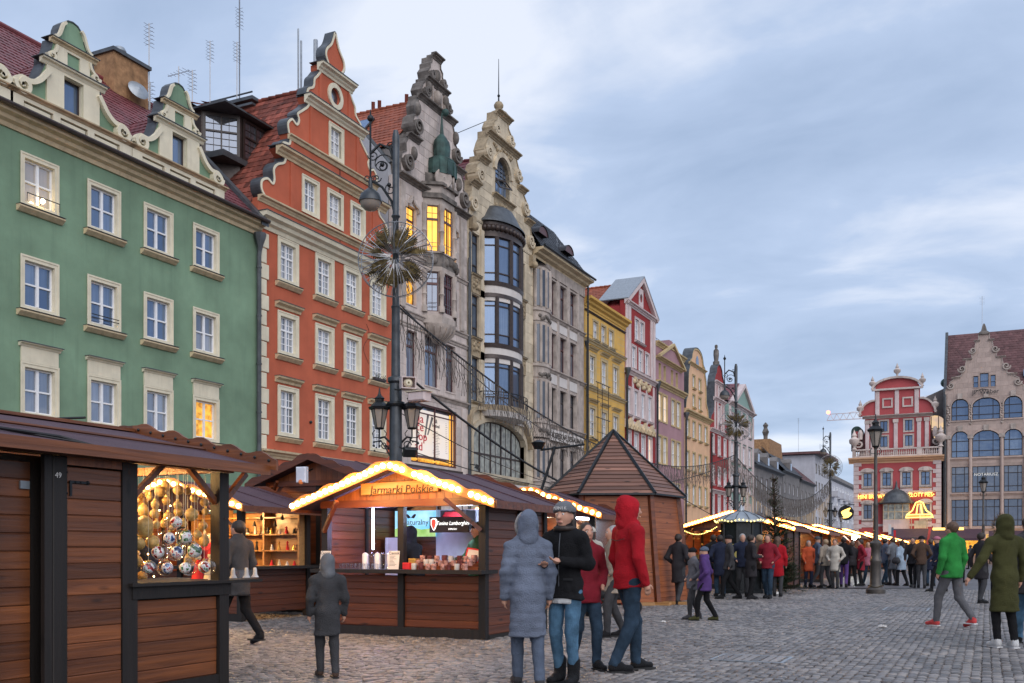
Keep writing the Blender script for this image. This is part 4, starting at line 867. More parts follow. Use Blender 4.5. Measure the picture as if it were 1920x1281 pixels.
part('fascia', MB().box(.7, 6.6, -.12, -.001, 4.75, 5.6), M['bframe'], g); text(g, 'empik', M['neonw'], .42, (4.1, -.13, 5.3), shear=.2, sx=1.1)
part('pier', MB().bbox(0.02, .65, -.08, -.002, 0, 9.1, .03), M['stone'], g); part('pier', MB().bbox(6.65, Wd-.02, -.08, -.002, 0, 9.1, .03), M['stone'], g)
# roof: slope seen over the red house, with roof lights and a zinc dormer
part('firewall', MB().prism([(0, 0), (.38, 0), (.38, 1), (0, 1)], 0, 1), M['firewall'], g)
bpy.data.objects.remove(bpy.data.objects[[o.name for o in g.children if o.name.startswith('firewall')][-1]])
fw_ = MB(); q = [(.5, 0), (.5, 20.3), (3.0, 23.2), (13, 23.2), (13, 0)]
fw_.v = [(0.02, y, z) for y, z in q] + [(.4, y, z) for y, z in q]; fw_.f = [(0,1,2,3,4), (9,8,7,6,5)] + [(i, 5+i, 5+(i+1) % 5, (i+1) % 5) for i in range(5)]
part('firewall', fw_, M['firewall'], g)
part('firewall_coping', MB().tube([(.2, .5, 20.36), (.2, 3.0, 23.28), (.2, 13, 23.28)], .12, 6), M['lead'], g)
tiles(g, (.3, .5, 21.3), (0, 12.5, 0), (xc-.3, 0, 25.0-21.3), 44, 15, M['tile3'])
part('side_wall', MB().prism([(.4, 0), (Wd, 0), (Wd, 19), (xc, 24.9), (.4, 21.2)], .52, 13), M['greywall'], g)
tiles(g, (Wd+.05, .5, 19.2), (0, 12.5, 0), (xc-Wd, 0, 5.8), 44, 18, M['tile3'])
b = MB()
for i in range(30): b.tube([(xc, .5+i*.42, 25.0), (xc, .5+i*.42+.44, 25.06)], .1, 8)
part('ridge_tiles', b, M['tile3'], g, 40, kind='stuff')
for y, t in ((3.6, .62), (3.0, .22)):
    X0 = .3+(xc-.3)*t; Z0 = 21.3+3.7*t; sl = math.atan2(3.7, xc-.3)
    part('roof_light', MB().box(-.62, .62, -.45, .45, .04, .14), M['dframe'], g, loc=(X0, y, Z0), rot=(0, -sl, 0)); part('roof_light_pane', MB().box(-.54, .54, -.37, .37, .14, .15), M['glass_blue'], g, loc=(X0, y, Z0), rot=(0, -sl, 0))
part('zinc_dormer', MB().prism([(.2, 22.6), (1.6, 22.6), (1.6, 23.8), (.9, 24.4), (.2, 23.8)], 5.2, 7.4), M['lead'], g)
for y in (1.8, 3.5, 3.9): part('ridge_vent', MB().tube([(xc, y, 25.1), (xc-.15, y-.1, 25.45)], .1, 8), M['tile2'], g, 40)
downpipe(g, Wd-.02, 0, 17.5, -.14, .06)
# ---------------- sandstone house with curved metal bay
Y0 = 48.8; g = street_house(Y0, 'bay_house', 'sandstone house with curved dark metal bay, tall scrolled gable and spire'); Wd = 8.9; xc = 4.42
half = [(4.3, 20.2), (4.4, 20.8), (4.05, 21.3), (3.9, 21.75), (3.9, 22.0), (3.25, 22.15), (3.5, 22.6), (3.3, 23.1), (2.9, 23.4), (2.9, 23.7), (2.2, 23.9), (2.4, 24.3), (2.15, 24.8), (1.9, 25.15), (1.9, 25.5), (1.2, 25.65), (1.35, 26.0), (1.1, 26.4), (.75, 26.65), (.7, 27.0), (.7, 27.15)]
aw = arched(xc-.98, 22.25, 1.96, 2.35); gp = gable_poly(half, xc, 19.9)
part('gable_wall', MB().prism(gp, 0, .55, [aw]), M['sandstone'], g)
ashlar(g, [(.4, 20.0), (Wd-.4, 20.0), (Wd-.5, 21.7), (xc+3.0, 21.8), (xc+2.6, 23.3), (xc+1.9, 23.6), (xc+1.7, 25.2), (xc-1.7, 25.2), (xc-1.9, 23.6), (xc-2.6, 23.3), (xc-3.0, 21.8), (.5, 21.7)], [arched(xc-1.35, 22.0, 2.7, 3.0), rect(xc-1.8, 20.0, 3.6, 1.5)], 0, 1.15, .5, M['sandstone'], 20.0, 25.0)
for z, x0, x1 in ((21.75, 3.1, 4.15), (23.45, 2.0, 3.15)):
    for sg in (-1, 1): part('gable_cornice', MB().mould(CORN(z, .34, .26), min(xc+sg*x0, xc+sg*x1), max(xc+sg*x0, xc+sg*x1)), M['sand_flat'], g)
for z, hw in ((25.28, 2.15), (26.95, .95)): part('gable_cornice', MB().mould(CORN(z, .34, .26), xc-hw, xc+hw), M['sand_flat'], g)
for sg in (-1, 1):
    for x, z, r in ((3.85, 20.75, .48), (3.05, 22.6, .5), (2.0, 24.3, .46), (.95, 26.0, .42)):
        b = MB(); b.spiral(xc+sg*x, z, r, 1.9, .15, -.22, .5, d=-sg, a0=(0 if sg > 0 else PI)); part('scroll', b, M['sandstone'], g)
coping(g, half, xc, M['sand_flat'], .08, -.05, .65)
b = MB(); b.lathe([(.6, 27.2), (.5, 27.35), (.3, 27.45), (.16, 27.5), (.14, 27.58), (.27, 27.7), (.29, 27.85), (.2, 28.0), (.05, 28.05)], xc, .25, 12); part('ball_finial', b, M['sand_flat'], g, 40)
part('spire_rod', MB().tube([(xc, .25, 28.0), (xc, .25, 28.4), (xc, .25, 30.6)], [.06, .035, .015], 6).sphere((xc, .25, 28.4), .09, 8, 6), M['iron'], g)
b = MB(); b.ribbon(arched(xc-1.0, 22.2, 2.0, 2.42)[1:-0 or None][1:], -.28, -.14, -.002); part('arch_hood', b, M['sandstone'], g)
window(g, xc-.98, 22.25, 1.96, 2.35, sur=0, surm='sandstone', cols=4, mw=.03, rows=(.5, .62, .72, .82), tr=.03, fm='wire', gm='glass_blue', sill=0, rec=.3, arch=.5)
part('open_sash', MB().prism(rect(-.85, 0, 1.7, .75), -.05, 0, [rect(-.7, .12, 1.4, .5)]), M['dframe'], g, loc=(xc, -.25, 22.75), rot=(R(-35), R(-12), 0))
part('gable_sill', MB().mould(CORN(21.95, .3, .22), xc-1.4, xc+1.4), M['sand_flat'], g)
b = MB()
for i in range(14): b.sphere((xc-1.0+random.random()*2, -.04, 21.25+random.random()*.6), random.uniform(.1, .17), 7, 5, .9)
b.box(xc-1.15, xc+1.15, -.05, 0, 21.15, 21.95); part('gable_relief', b, M['sand_flat'], g, 50)
b = MB()
for i in range(14): b.sphere((xc-1.2+random.random()*2.4, -.03, 24.85+random.random()*.35), random.uniform(.08, .15), 7, 5, .9)
part('gable_relief', b, M['sand_flat'], g, 50)
floors = [(16.9, 2.25), (13.35, 2.35), (9.75, 2.45)]
hl = []
for z, h in floors: hl += [rect(.45, z, .95, h), rect(6.6, z, .95, h), rect(1.95, z-.2, 4.1, h+.5)]
bigw = arched(.5, 5.75, 7.0, 3.1, .16, 14)
part('wall', MB().prism(rect(0, 0, Wd, 19.95), 0, .5, hl + [bigw]), M['sandstone'], g)
ashlar(g, rect(.05, 2.0, Wd-.1, 17.9), hl + [arched(.2, 5.6, 7.6, 3.6, .2, 14)] + [rect(.42, z-1.25, 1.0, 1.15) for z, h in floors] + [rect(6.58, z-1.25, 1.0, 1.15) for z, h in floors] + [rect(1.4, 9.0, 5.4, 10.6)], 0, 1.3, .62, M['sandstone'], 2.0, 19.9, .016)
for z, h in floors:
    for x in (.45, 6.6):
        window(g, x, z, .95, h, sur=.05, surm='sandstone', cols=1, rows=(.22, .78), tr=.06, fm='dframe', gm='glass_blue', sill=.06, sillm='sand_flat', sillx=.06, rec=.2)
        if z > 10:
            b = MB().box(x-.02, x+.97, -.05, 0, z-1.15, z-.2)
            for k in range(9): b.sphere((x+.15+random.random()*.65, -.05, z-1.0+random.random()*.65), random.uniform(.08, .14), 7, 5)
            b.prism(rect(x-.02, z-1.15, .99, .95), -.09, -.051, [rect(x+.06, z-1.07, .83, .79)])
            part('spandrel_relief', b, M['sand_flat'], g, 45)
    part('mullion_post', MB().box(1.5, 1.9, -.1, -.017, z-1.2, z+h+.4), M['sandstone'], g); part('mullion_post', MB().box(6.1, 6.5, -.1, -.017, z-1.2, z+h+.4), M['sandstone'], g)
# curved bay
bx, br = xc-.42, 2.05
def barc(r, n=16, a0=PI, a1=2*PI): return [(bx + r*math.cos(a0+(a1-a0)*i/n), r*.55*math.sin(a0+(a1-a0)*i/n)) for i in range(n+1)]
def bay_ring(z0, z1, r0, r1, mat, nme, n=16):
    b = MB(); b.lathe([(.05, z0), (r0, z0), (r1, z1), (.05, z1)], bx, 0, n, PI, 2*PI, sy=.55); part(nme, b, mat, g, 30)
for z, h in floors:
    bay_ring(z-.42, z-.18, br+.1, br+.16, M['bframe'], 'bay_sill'); bay_ring(z+h+.12, z+h+.35, br+.12, br+.05, M['bframe'], 'bay_head')
    if z > 10: bay_ring(z-1.3, z-.42, br+.04, br+.04, M['offwhite'], 'bay_panel')
    p = barc(br, 5)
    for i in range(5):
        (xa, ya), (xb, yb) = p[i], p[i+1]; Ln = math.hypot(xb-xa, yb-ya); rz = math.atan2(yb-ya, xb-xa)
        if i == 4: part('bay_side', MB().box(0, Ln, 0, .08, 0, h+.3), M['bframe'], g, loc=(xa, ya, z-.18), rot=(0, 0, rz)); continue
        window(g, xa, z-.18, Ln, h+.3, y=ya, rz=rz, sur=0, surm='bframe', cols=1, rows=(.2, .82), tr=.07, fm='bframe', gm='glass_blue', sill=0, rec=.08, fw=.05)
    for i in (1, 2, 3, 4): part('bay_post', MB().tube([(p[i][0], p[i][1], z-.2), (p[i][0], p[i][1], z+h+.15)], .13, 6), M['bframe'], g)
bay_ring(19.4, 20.15, br+.05, br+.1, M['bframe'], 'bay_frieze')
b = MB()
for i in range(17): a = PI + PI*(i+.5)/17; b.sphere((bx+(br+.08)*math.cos(a), (br+.08)*.55*math.sin(a), 19.78), .2, 7, 5)
part('frieze_carving', b, M['bframe'], g, 50)
b = MB(); b.lathe([(br+.32, 20.15), (br+.3, 20.22), (br-.1, 20.5), (br-.45, 20.95), (br-.8, 21.3), (.4, 21.5), (.05, 21.52)], bx, 0, 18, PI, 2*PI, sy=.55); part('bay_dome', b, M['lead'], g, 40)
# big shop window with stone hood
window(g, .5, 5.75, 7.0, 3.1, sur=.22, surm='sandstone', proj=.14, cols=(.2, .4, .6, .8), mw=.09, rows=(.36,), tr=.1, bars=(1, 0), bw=.03, fm='dframe', gm='shop_refl', sill=.14, sillm='sand_flat', rec=.3, arch=.16)
p = smooth_path([(-.02, 8.2), (.15, 8.9), (.9, 9.2), (3.3, 9.3), (4.2, 9.45), (5.2, 9.3), (6.9, 9.1), (7.75, 8.3), (8.0, 7.6)], 5); part('window_hood', MB().ribbon(p, .2, -.35, -.017), M['sand_flat'], g)
bay_ring(9.3, 9.6, br+.45, br+.6, M['sand_flat'], 'balcony_slab'); bay_ring(9.0, 9.3, br+.2, br+.45, M['offwhite'], 'balcony_band')
b = MB()
for i in range(19): a = PI + PI*i/18; b.tube([(bx+(br+.5)*math.cos(a), (br+.5)*.55*math.sin(a), 9.6), (bx+(br+.5)*math.cos(a), (br+.5)*.55*math.sin(a), 10.35)], .018, 4)
b.tube([(bx+(br+.5)*math.cos(PI+PI*i/18), (br+.5)*.55*math.sin(PI+PI*i/18), 10.35) for i in range(19)], .03, 5); part('balcony_railing', b, M['iron'], g)
part('sign_band', MB().box(4.6, 8.2, -.2, -.12, 8.95, 9.45), M['offwhite'], g); text(g, 'MUSEE  CARRE', M['greywall'], .42, (6.4, -.215, 9.2), sx=.85)
part('plinth_band', MB().box(.3, 7.9, -.12, -.018, 4.3, 5.3), M['offwhite'], g)
for x in (.15, 8.15): b = MB(); b.lathe([(.3, 0), (.3, .1), (.2, .12), (.02, .06)], 0, 0, 14); part('medallion', b, M['sand_flat'], g, 40, loc=(x+.1, -.02, 8.2), rot=(R(90), 0, 0))
for x in (.2, 8.3): part('consoles', MB().box(x-.1, x+.35, -.3, -.017, 19.2, 19.9).sphere((x+.12, -.32, 19.3), .22, 8, 6), M['sand_flat'], g, 50)
body(g, Wd, 19.5, 24.8, M['greywall'], 12, xc, y0=.56); gable_roof(g, Wd, 19.6, 24.85, M['tile'], 12, 40, 20, .56, xc)
downpipe(g, 0.1, 0, 19, -.12, .06); b = MB().tube([(xc, .3, 27.2), (xc-1.5, 8, 24.9)], .02, 4); part('stay_wire', b, M['cable'], g)
part('floodlight', MB().box(-.18, .18, -.1, .1, -.12, .12), M['iron'], g, loc=(-.15, -.7, 5.9), rot=(R(30), 0, R(20))); part('bracket', MB().tube([(0, 0, 6.1), (-.15, -.65, 6.0)], .03), M['iron'], g)
# ---------------- grey office house with mansard
Y0 = 57.7; g = street_house(Y0, 'mansard_house', 'weathered grey stone house with black scaly mansard and rounded corner bay'); Wd = 8.8
fl = [(16.9, 2.3), (13.35, 2.35), (9.75, 2.35), (6.0, 2.2)]; hl = []; xs3 = (2.45, 4.25, 6.05)
for z, h in fl: hl += [rect(x, z, 1.15, h) for x in xs3]
part('wall', MB().prism(rect(1.9, 0, Wd-1.9, 20.1), 0, .5, hl), M['stone_mid'], g)
for z, h in fl:
    for x in xs3: window(g, x, z, 1.15, h, sur=.08, surm='stone_mid', proj=.07, cols=2, mw=.06, rows=(.68,), tr=.08, fm='rframe' if z > 10 else 'dframe', gm='glass' if z > 12 else 'glass_dark', sill=0, rec=.24, bars=(0, 0))
    if z > 9: part('panel', MB().bbox(2.3, 7.4, -.05, -.001, z-1.0, z-.35, .02) if z < 16.5 else MB().bbox(2.3, 7.4, -.05, -.001, 15.95, 16.5, .02), M['offwhite'] if z > 9.9 else M['greywall'], g)
    part('string_course', MB().mould(CORN(z-.3, .22, .2), 1.8, Wd), M['stone_mid'], g)
    b = MB(); b.lathe([(1.02, z-1.2), (1.02, z-.35), (1.14, z-.3), (1.14, z-.12), (1.0, z-.1), (1.0, z+h+.2), (1.1, z+h+.25)], 1.0, 0, 14, PI, 2*PI, sy=.55); part('corner_bay', b, M['stone_mid'], g, 30)
    for a in (-150, -120, -90, -60, -35):
        x, y = 1.0+1.02*math.cos(R(a)), .55*1.02*math.sin(R(a)); nx_, ny_ = math.cos(R(a)), math.sin(R(a))/.55
        part('bay_window', MB().box(-.13, .13, -.02, .01, 0, h), M['glass_black'], g, loc=(x, y, z), rot=(0, 0, math.atan2(ny_, nx_)+PI/2))
    for a in (-165, -135, -105, -75, -48):
        x, y = 1.0+1.06*math.cos(R(a)), .55*1.06*math.sin(R(a)); part('bay_mullion', MB().tube([(x, y, z-.1), (x, y, z+h+.1)], .10, 6), M['stone_mid'], g, 40)
    b = MB()
    for k in range(10): a = R(-140+k*11); b.sphere((1.0+1.02*math.cos(a), .55*1.02*math.sin(a), z-.78+random.uniform(-.15, .15)), .13, 6, 5)
    part('carved_panel', b, M['stone_dark'], g, 50)
for x in (2.0, 3.75, 5.55, 7.4): part('pier', MB().bbox(x, x+.35, -.1, -.002, 0, 19.4, .04), M['stone_mid'], g)
part('frieze', MB().box(1.9, Wd, -.08, -.001, 19.4, 20.05), M['stone_mid'], g)
part('cornice', MB().mould(CORN(20.0, .75, .55), -.1, Wd+.15), M['tan'], g); part('gutter', MB().tube([(-.1, -.82, 20.62), (Wd+.2, -.82, 20.62)], .08, 8), M['iron'], g, 40)
part('sign_board', MB().box(2.1, 8.0, -.3, -.22, 8.55, 9.25), M['offwhite'], g); text(g, 'HOSPES CAFE  RESTAURACJA', M['text_dark'], .5, (5.05, -.32, 8.9), sx=.86)
body(g, Wd, 19.9, 19.9, M['greywall'], 11, y0=.52)
tiles(g, (-.1, -.55, 20.6), (Wd+.2, 0, 0), (0, 1.9, 3.0), 44, 14, M['slate'], clip=lambda a, b: a < 1.0-.28*b)
tiles(g, (Wd+.1, -.55, 20.6), (0, 9, 0), (-2.4, 1.9, 3.0), 40, 14, M['slate'], clip=lambda a, b: a > .1*b)
part('mansard_core', MB().prism([(0, 20.1), (Wd, 20.1), (Wd-2.5, 23.5), (0, 23.5)], 1.3, 10), M['slate'], g)
for x in (.9, 5.3):
    b = MB(); b.lathe([(.75, 0), (.75, 1.6)], 0, 0, 14, 0, PI, sy=.7); part('eyebrow_dormer', b, M['slate'], g, 40, loc=(x, 1.25, 21.6), rot=(R(90), 0, 0)); part('dormer_face', MB().prism([(x-.68, 21.6)] + [(x+.68*math.cos(PI*i/10), 21.6+.48*math.sin(PI*i/10)) for i in range(10, -1, -1)], -.3, -.28), M['rframe'], g)
antenna(g, Wd-1.2, 3, 21.5, 2.2); antenna(g, Wd-.4, 4, 20.5, 2.2, 1)
downpipe(g, Wd+.02, 0, 20.2, -.3, .07, 'iron')
# ---------------- farther houses of the row
def simple_house(Y0, Wd, label, wall, trim, rows, name='townhouse', eave=14.0, cornice=True, hw=.3, surm=None, ashl=False):
    g = street_house(Y0, name, label); hl = []
    for r in rows:
        z, h, w, xs = r[:4]
        for x in xs: hl.append(rect(x, z, w, h))
    part('wall', MB().prism(rect(0, 0, Wd, eave), 0, .4, hl), M[wall], g)
    for r in rows:
        z, h, w, xs = r[:4]; kw = dict(r[4]) if len(r) > 4 else {}
        lit = kw.pop('lit', ())
        for i, x in enumerate(xs):
            k = dict(sur=.11, surm=trim, sill=.06, sillm=trim, gm='glass_pale', sillx=.05); k.update(kw)
            if i in lit: k['gm'] = 'lit_soft'
            window(g, x, z, w, h, **k)
    if cornice: part('cornice', MB().mould(CORN(eave-.1, hw, .4), -.02, Wd+.02), M[trim], g)
    body(g, Wd, eave, eave, M['greywall'], 10, y0=.42)
    return g
# yellow
Y0 = 66.6; Wd = 8.8
g = simple_house(Y0, Wd, 'yellow house with flat cornice between grey mansard and dark red gable', 'yellow', 'ytrim',
    [(16.9, 1.25, .95, (1.7, 3.4, 5.1), dict(gm='glass_pale')), (13.5, 2.0, 1.1, (1.0, 3.5, 6.05), dict(hood=.2, hoodm='ytrim', hoodgap=.2, sur=.2)), (9.7, 2.0, 1.1, (1.0, 3.5, 6.05), dict(hood=.2, hoodm='ytrim', hoodgap=.2, sur=.2)), (5.8, 2.1, 1.1, (1.0, 3.5, 6.05), dict(hood=.2, hoodm='ytrim', sur=.2))], 'yellow_house', 19.1, False)
part('cornice', MB().mould(CORN(18.9, .55, .65), -.02, Wd+.15), M['yellow'], g)
part('string_course', MB().mould(CORN(18.2+.35, .14, .12), 0, Wd), M['bframe'], g)
for z in (16.35, 12.95): part('string_course', MB().mould(CORN(z, .22, .22), 0, Wd), M['ytrim'], g); part('flashing', MB().box(-.02, Wd, -.24, 0, z+.225, z+.25), M['lead'], g)
for x in (.75, 6.2): part('blind_panel', MB().bbox(x, x+.85, -.03, -.001, 16.95, 18.1, .04), M['yellow'], g)
b = MB()
for z in np.arange(5.0, 18.5, .52): b.box(0, Wd, -.004, .003, z, z+.03)
part('rustication_joint', b, M['ytrim'], g, kind='stuff')
b = MB()
for z in (13.3, 10.8, 8.2): b.tube([(-.3, -1.0, z), (2.6, -1.0, z)], .035, 4).tube([(.2, -.9, z-1.0), (2.4, -.9, z-1.0)], .025, 4)
for x in (.2, 2.4, 1.1): b.tube([(x, -.95, 7.2), (x, -.95, 13.3)], .025, 4)
part('scaffold_ladder', b, M['iron'], g); downpipe(g, .12, 0, 16.0, -.15, .07); hopper(g, .12, 16.3)
# dark red
Y0 = 75.4; Wd = 8.1; xc = 4.05
g = street_house(Y0, 'dark_red_house', 'dark red house with white pilasters, zinc-topped triangular pediment'); hl = []
rws = [(18.7, 1.65, .95, (2.55, 3.9)), (16.25, 1.7, 1.0, (1.75, 3.5, 5.2)), (12.4, 2.0, .95, (.45, 2.35, 4.2, 6.05)), (8.9, 2.0, .95, (.45, 2.35, 4.2, 6.05)), (5.4, 1.9, .95, (.45, 2.35, 4.2, 6.05))]
for z, h, w, xs in rws: hl += [rect(x, z, w, h) for x in xs]
ocd = [(xc+.32*math.cos(i*PI/6), 22.3+.38*math.sin(i*PI/6)) for i in range(12)]
part('wall', MB().prism([(0, 0), (Wd, 0), (Wd, 21.3), (xc, 24.0), (0, 21.3)], 0, .4, hl+[ocd]), M['dred'], g)
part('oculus_pane', MB().prism(ocd, .1, .12), M['glass'], g); part('oculus_frame', MB().prism(rect(xc-.55, 21.6, 1.1, 1.5), -.06, -.001, [ocd]), M['pwhite'], g)
for z, h, w, xs in rws:
    for i, x in enumerate(xs): window(g, x, z, w, h, sur=.14, surm='pwhite', sill=.06, sillm='pwhite', gm='glass' if z > 18 else ('lit_soft' if (z < 10 and i == 3 and z > 8) else 'glass_pale'), sillx=.02)
for x in (.12, .8, 6.6, 7.35): part('pilaster', MB().bbox(x, x+.5, -.12, -.001, 15.9, 21.0, .04), M['pwhite'], g)
for z, hh in ((21.0, .35), (15.5, .4)): part('cornice', MB().mould(CORN(z, .35, hh), -.1, Wd+.1), M['pwhite'], g)
for x in (0.1, 1.75, 3.55, 5.4, 7.35): part('pilaster', MB().bbox(x, x+.35, -.08, -.001, 11.9, 15.4, .03), M['pwhite'], g)
part('band', MB().box(0, Wd, -.07, -.001, 11.15, 11.85), M['pwhite'], g); part('band', MB().box(0, Wd, -.07, -.001, 7.9, 8.6), M['pwhite'], g)
for x in rws[3][3]:
    b = MB(); b.prism([(x-.3, 11.1), (x+1.25, 11.1), (x+1.3, 11.4), (x+.47, 12.0), (x-.35, 11.4)], -.3, -.075); b.spiral(x+.05, 11.25, .25, 1.4, .08, -.36, -.3); b.spiral(x+.9, 11.25, .25, 1.4, .08, -.36, -.3, d=-1, a0=PI); part('scrolled_hood', b, M['tan'], g)
b = MB()
for i in range(16): b.sphere((2.0+i*.28, -.1, 15.1+.25*math.sin(i*1.3)), .2, 6, 5)
part('garland_relief', b, M['tan'], g, 50)
q = [(-.1, 21.35), (xc, 24.05), (Wd+.1, 21.35)]; part('pediment_trim', MB().ribbon(q, -.38, -.3, -.001), M['pwhite'], g); part('pediment_capping', MB().ribbon(q, .08, -.34, 2.2), M['zinc'], g)
body(g, Wd, 20.8, 23.6, M['dred'], 10, xc, y0=.42); gable_roof(g, Wd, 20.9, 23.6, M['tile3'], 10, 30, 12, 1.6, xc); downpipe(g, .02, 0, 15.5, -.2, .09, 'iron'); hopper(g, .02, 15.8, -.25, 1.4)
# mauve
Y0 = 83.5; Wd = 9.1; xc = 4.3
g = simple_house(Y0, Wd, 'mauve house with low pediment and paired windows, upper pair lit', 'purple', 'ytrim',
    [(16.5, 1.35, .72, (1.0, 2.45, 4.75, 6.3), dict(sur=0, sill=0, gm='glass_dark', rec=.3)), (12.85, 2.3, 1.15, (.65, 2.3, 4.85, 6.6), dict(lit=(0, 1), gm='glass_cream', sill=0, sur=.13)), (9.1, 2.3, 1.15, (.65, 2.3, 4.85, 6.6), dict(gm='glass_cream', sill=0, sur=.13)), (5.2, 2.3, 1.15, (.65, 2.3, 4.85, 6.6), dict(gm='glass_dark', sill=0, sur=.1))], 'mauve_house', 19.3, True, .35)
part('main_cornice', MB().mould(CORN(15.75, .45, .45), -.05, Wd+.05), M['ytrim'], g)
part('pediment', MB().prism([(.1, 18.3), (8.0, 18.3), (xc, 19.95)], -.25, -.001), M['purple'], g); part('pediment_trim', MB().ribbon([(-.1, 18.35), (xc, 20.1), (8.2, 18.35)], -.22, -.5, -.24), M['ytrim'], g); part('pediment_base', MB().mould(CORN(18.05, .45, .28), 0, 8.2), M['ytrim'], g)
for x in (.1, 7.6): part('chimney', MB().box(x, x+1.1, 1, 2.2, 19, 21.2), M['purple'], g)
b = MB()
for i in range(12): b.tube([(1.2+i*.6, 1.2, 19.6), (1.2+i*.6, 1.2, 20.7)], .02, 4)
b.tube([(1.2, 1.2, 20.7), (7.8, 1.2, 20.7)], .03, 4).tube([(1.2, 1.2, 20.2), (7.8, 1.2, 20.2)], .02, 4); part('roof_railing', b, M['wire'], g); downpipe(g, .02, 0, 15.6, -.2, .09, 'iron'); hopper(g, .02, 15.9, -.25, 1.4)
# peach
Y0 = 92.6; Wd = 9.8; xc = 4.7
g = street_house(Y0, 'peach_house', 'peach house with tall rounded gable beside the mauve one'); rws = [(17.4, 1.1, .85, (3.0, 5.3)), (15.5, 1.1, .85, (3.0, 5.3)), (12.4, 1.6, 1.0, (.8, 3.0, 5.3, 7.6)), (9.2, 1.7, 1.0, (.8, 3.0, 5.3, 7.6)), (5.9, 1.8, 1.0, (.8, 3.0, 5.3, 7.6))]
hl = [rect(x, z, w, h) for z, h, w, xs in rws for x in xs]
hp = smooth_path([(4.3, 15.0), (4.1, 15.8), (3.5, 16.4), (3.45, 17.2), (3.3, 18.6), (2.9, 19.2), (2.8, 19.8), (2.2, 20.1), (1.9, 20.7), (1.2, 21.2), (0, 21.4)], 3)
part('wall', MB().prism(rect(0, 0, Wd, 14.6), 0, .4, [rect(x, z, w, h) for z, h, w, xs in rws[2:] for x in xs]), M['peach'], g)
part('gable_wall', MB().prism(gable_poly(hp, xc, 14.6), 0, .45, [rect(x, z, w, h) for z, h, w, xs in rws[:2] for x in xs]), M['peach'], g); coping(g, hp, xc, M['lead'], .1, -.1, .9)
for sg in (-1, 1): part('edge_trim', MB().ribbon([(xc+sg*d, z) for d, z in hp], .16*sg, -.08, -.003), M['ytrim'], g)
for z, h, w, xs in rws:
    for x in xs: window(g, x, z, w, h, sur=.12, surm='ytrim', sill=.06, sillm='ytrim', gm='glass_pale', sillx=.02)
part('cornice', MB().mould(CORN(14.4, .45, .45), -.02, Wd+.02), M['ytrim'], g); part('gable_cornice', MB().mould(CORN(19.4, .3, .25), xc-3.1, xc+3.1), M['ytrim'], g)
part('oculus', MB().prism([(xc+.5*math.cos(i*PI/8), 20.0+.7*math.sin(i*PI/8)) for i in range(16)], -.05, -.001), M['glass_dark'], g)
body(g, Wd, 14.3, 19.5, M['peach'], 10, xc, y0=.46); gable_roof(g, Wd, 14.4, 19.5, M['tile'], 10, 24, 16, .5, xc); downpipe(g, .02, 0, 14.2, -.2, .09, 'iron'); hopper(g, .02, 14.4, -.25, 1.4); antenna(g, 2.5, 2, 19, 3)
# crimson with statue
Y0 = 102.4; Wd = 8.3; xc = 3.9
g = street_house(Y0, 'crimson_house', 'crimson and white house with curved gable topped by a small statue'); rws = [(18.0, 1.2, .9, (3.4,)), (15.1, 1.7, .95, (3.4,)), (11.7, 1.8, 1.0, (.7, 3.4, 6.0)), (8.5, 1.7, 1.0, (.7, 3.4, 6.0)), (5.2, 2.0, 1.0, (.7, 3.4, 6.0))]
hp = smooth_path([(3.9, 14.4), (3.6, 15.4), (2.6, 16.0), (2.3, 17.4), (2.2, 18.8)], 3) + smooth_path([(2.2, 19.2), (1.8, 19.9), (1.3, 20.3), (1.1, 20.8), (.5, 21.2), (0, 21.3)], 3)
part('wall', MB().prism(rect(0, 0, Wd, 14.0), 0, .4, [rect(x, z, w, h) for z, h, w, xs in rws[2:] for x in xs]), M['dred'], g)
part('gable_wall', MB().prism(gable_poly(hp, xc, 14.0), 0, .45, [rect(x, z, w, h) for z, h, w, xs in rws[:2] for x in xs]), M['dred'], g); coping(g, hp, xc, M['lead'], .08, -.1, .7)
for z, h, w, xs in rws:
    for x in xs: window(g, x, z, w, h, sur=.15, surm='pwhite', sill=.06, sillm='pwhite', gm='glass_pale', sillx=.02)
for z, x0, x1 in ((13.8, 0, Wd), (17.2, xc-2.5, xc+2.5), (19.0, xc-2.2, xc+2.2), (7.4, 0, Wd)): part('cornice', MB().mould(CORN(z, .35, .38), x0, x1), M['pwhite'], g)
for x in (xc-2.1, xc+1.7, xc-1.0, xc+.7): part('pilaster', MB().bbox(x, x+.4, -.12, -.001, 14.3, 17.2, .03), M['pwhite'], g); part('pilaster', MB().bbox(x*.9+.4, x*.9+.8, -.12, -.001, 17.6, 19.0, .03), M['pwhite'], g)
b = MB(); b.lathe([(.35, 21.3), (.35, 21.7), (.22, 21.75), (.3, 22.4), (.28, 22.9), (.12, 23.1), (.17, 23.25), (.16, 23.45), (.02, 23.55)], xc, .3, 10); part('statue', b, M['stone_dark'], g, 50)
body(g, Wd, 13.8, 18.9, M['dred'], 10, xc, y0=.46); gable_roof(g, Wd, 13.9, 18.9, M['tile'], 10, 24, 16, .5, xc); downpipe(g, .02, 0, 13.6, -.2, .09, 'iron')
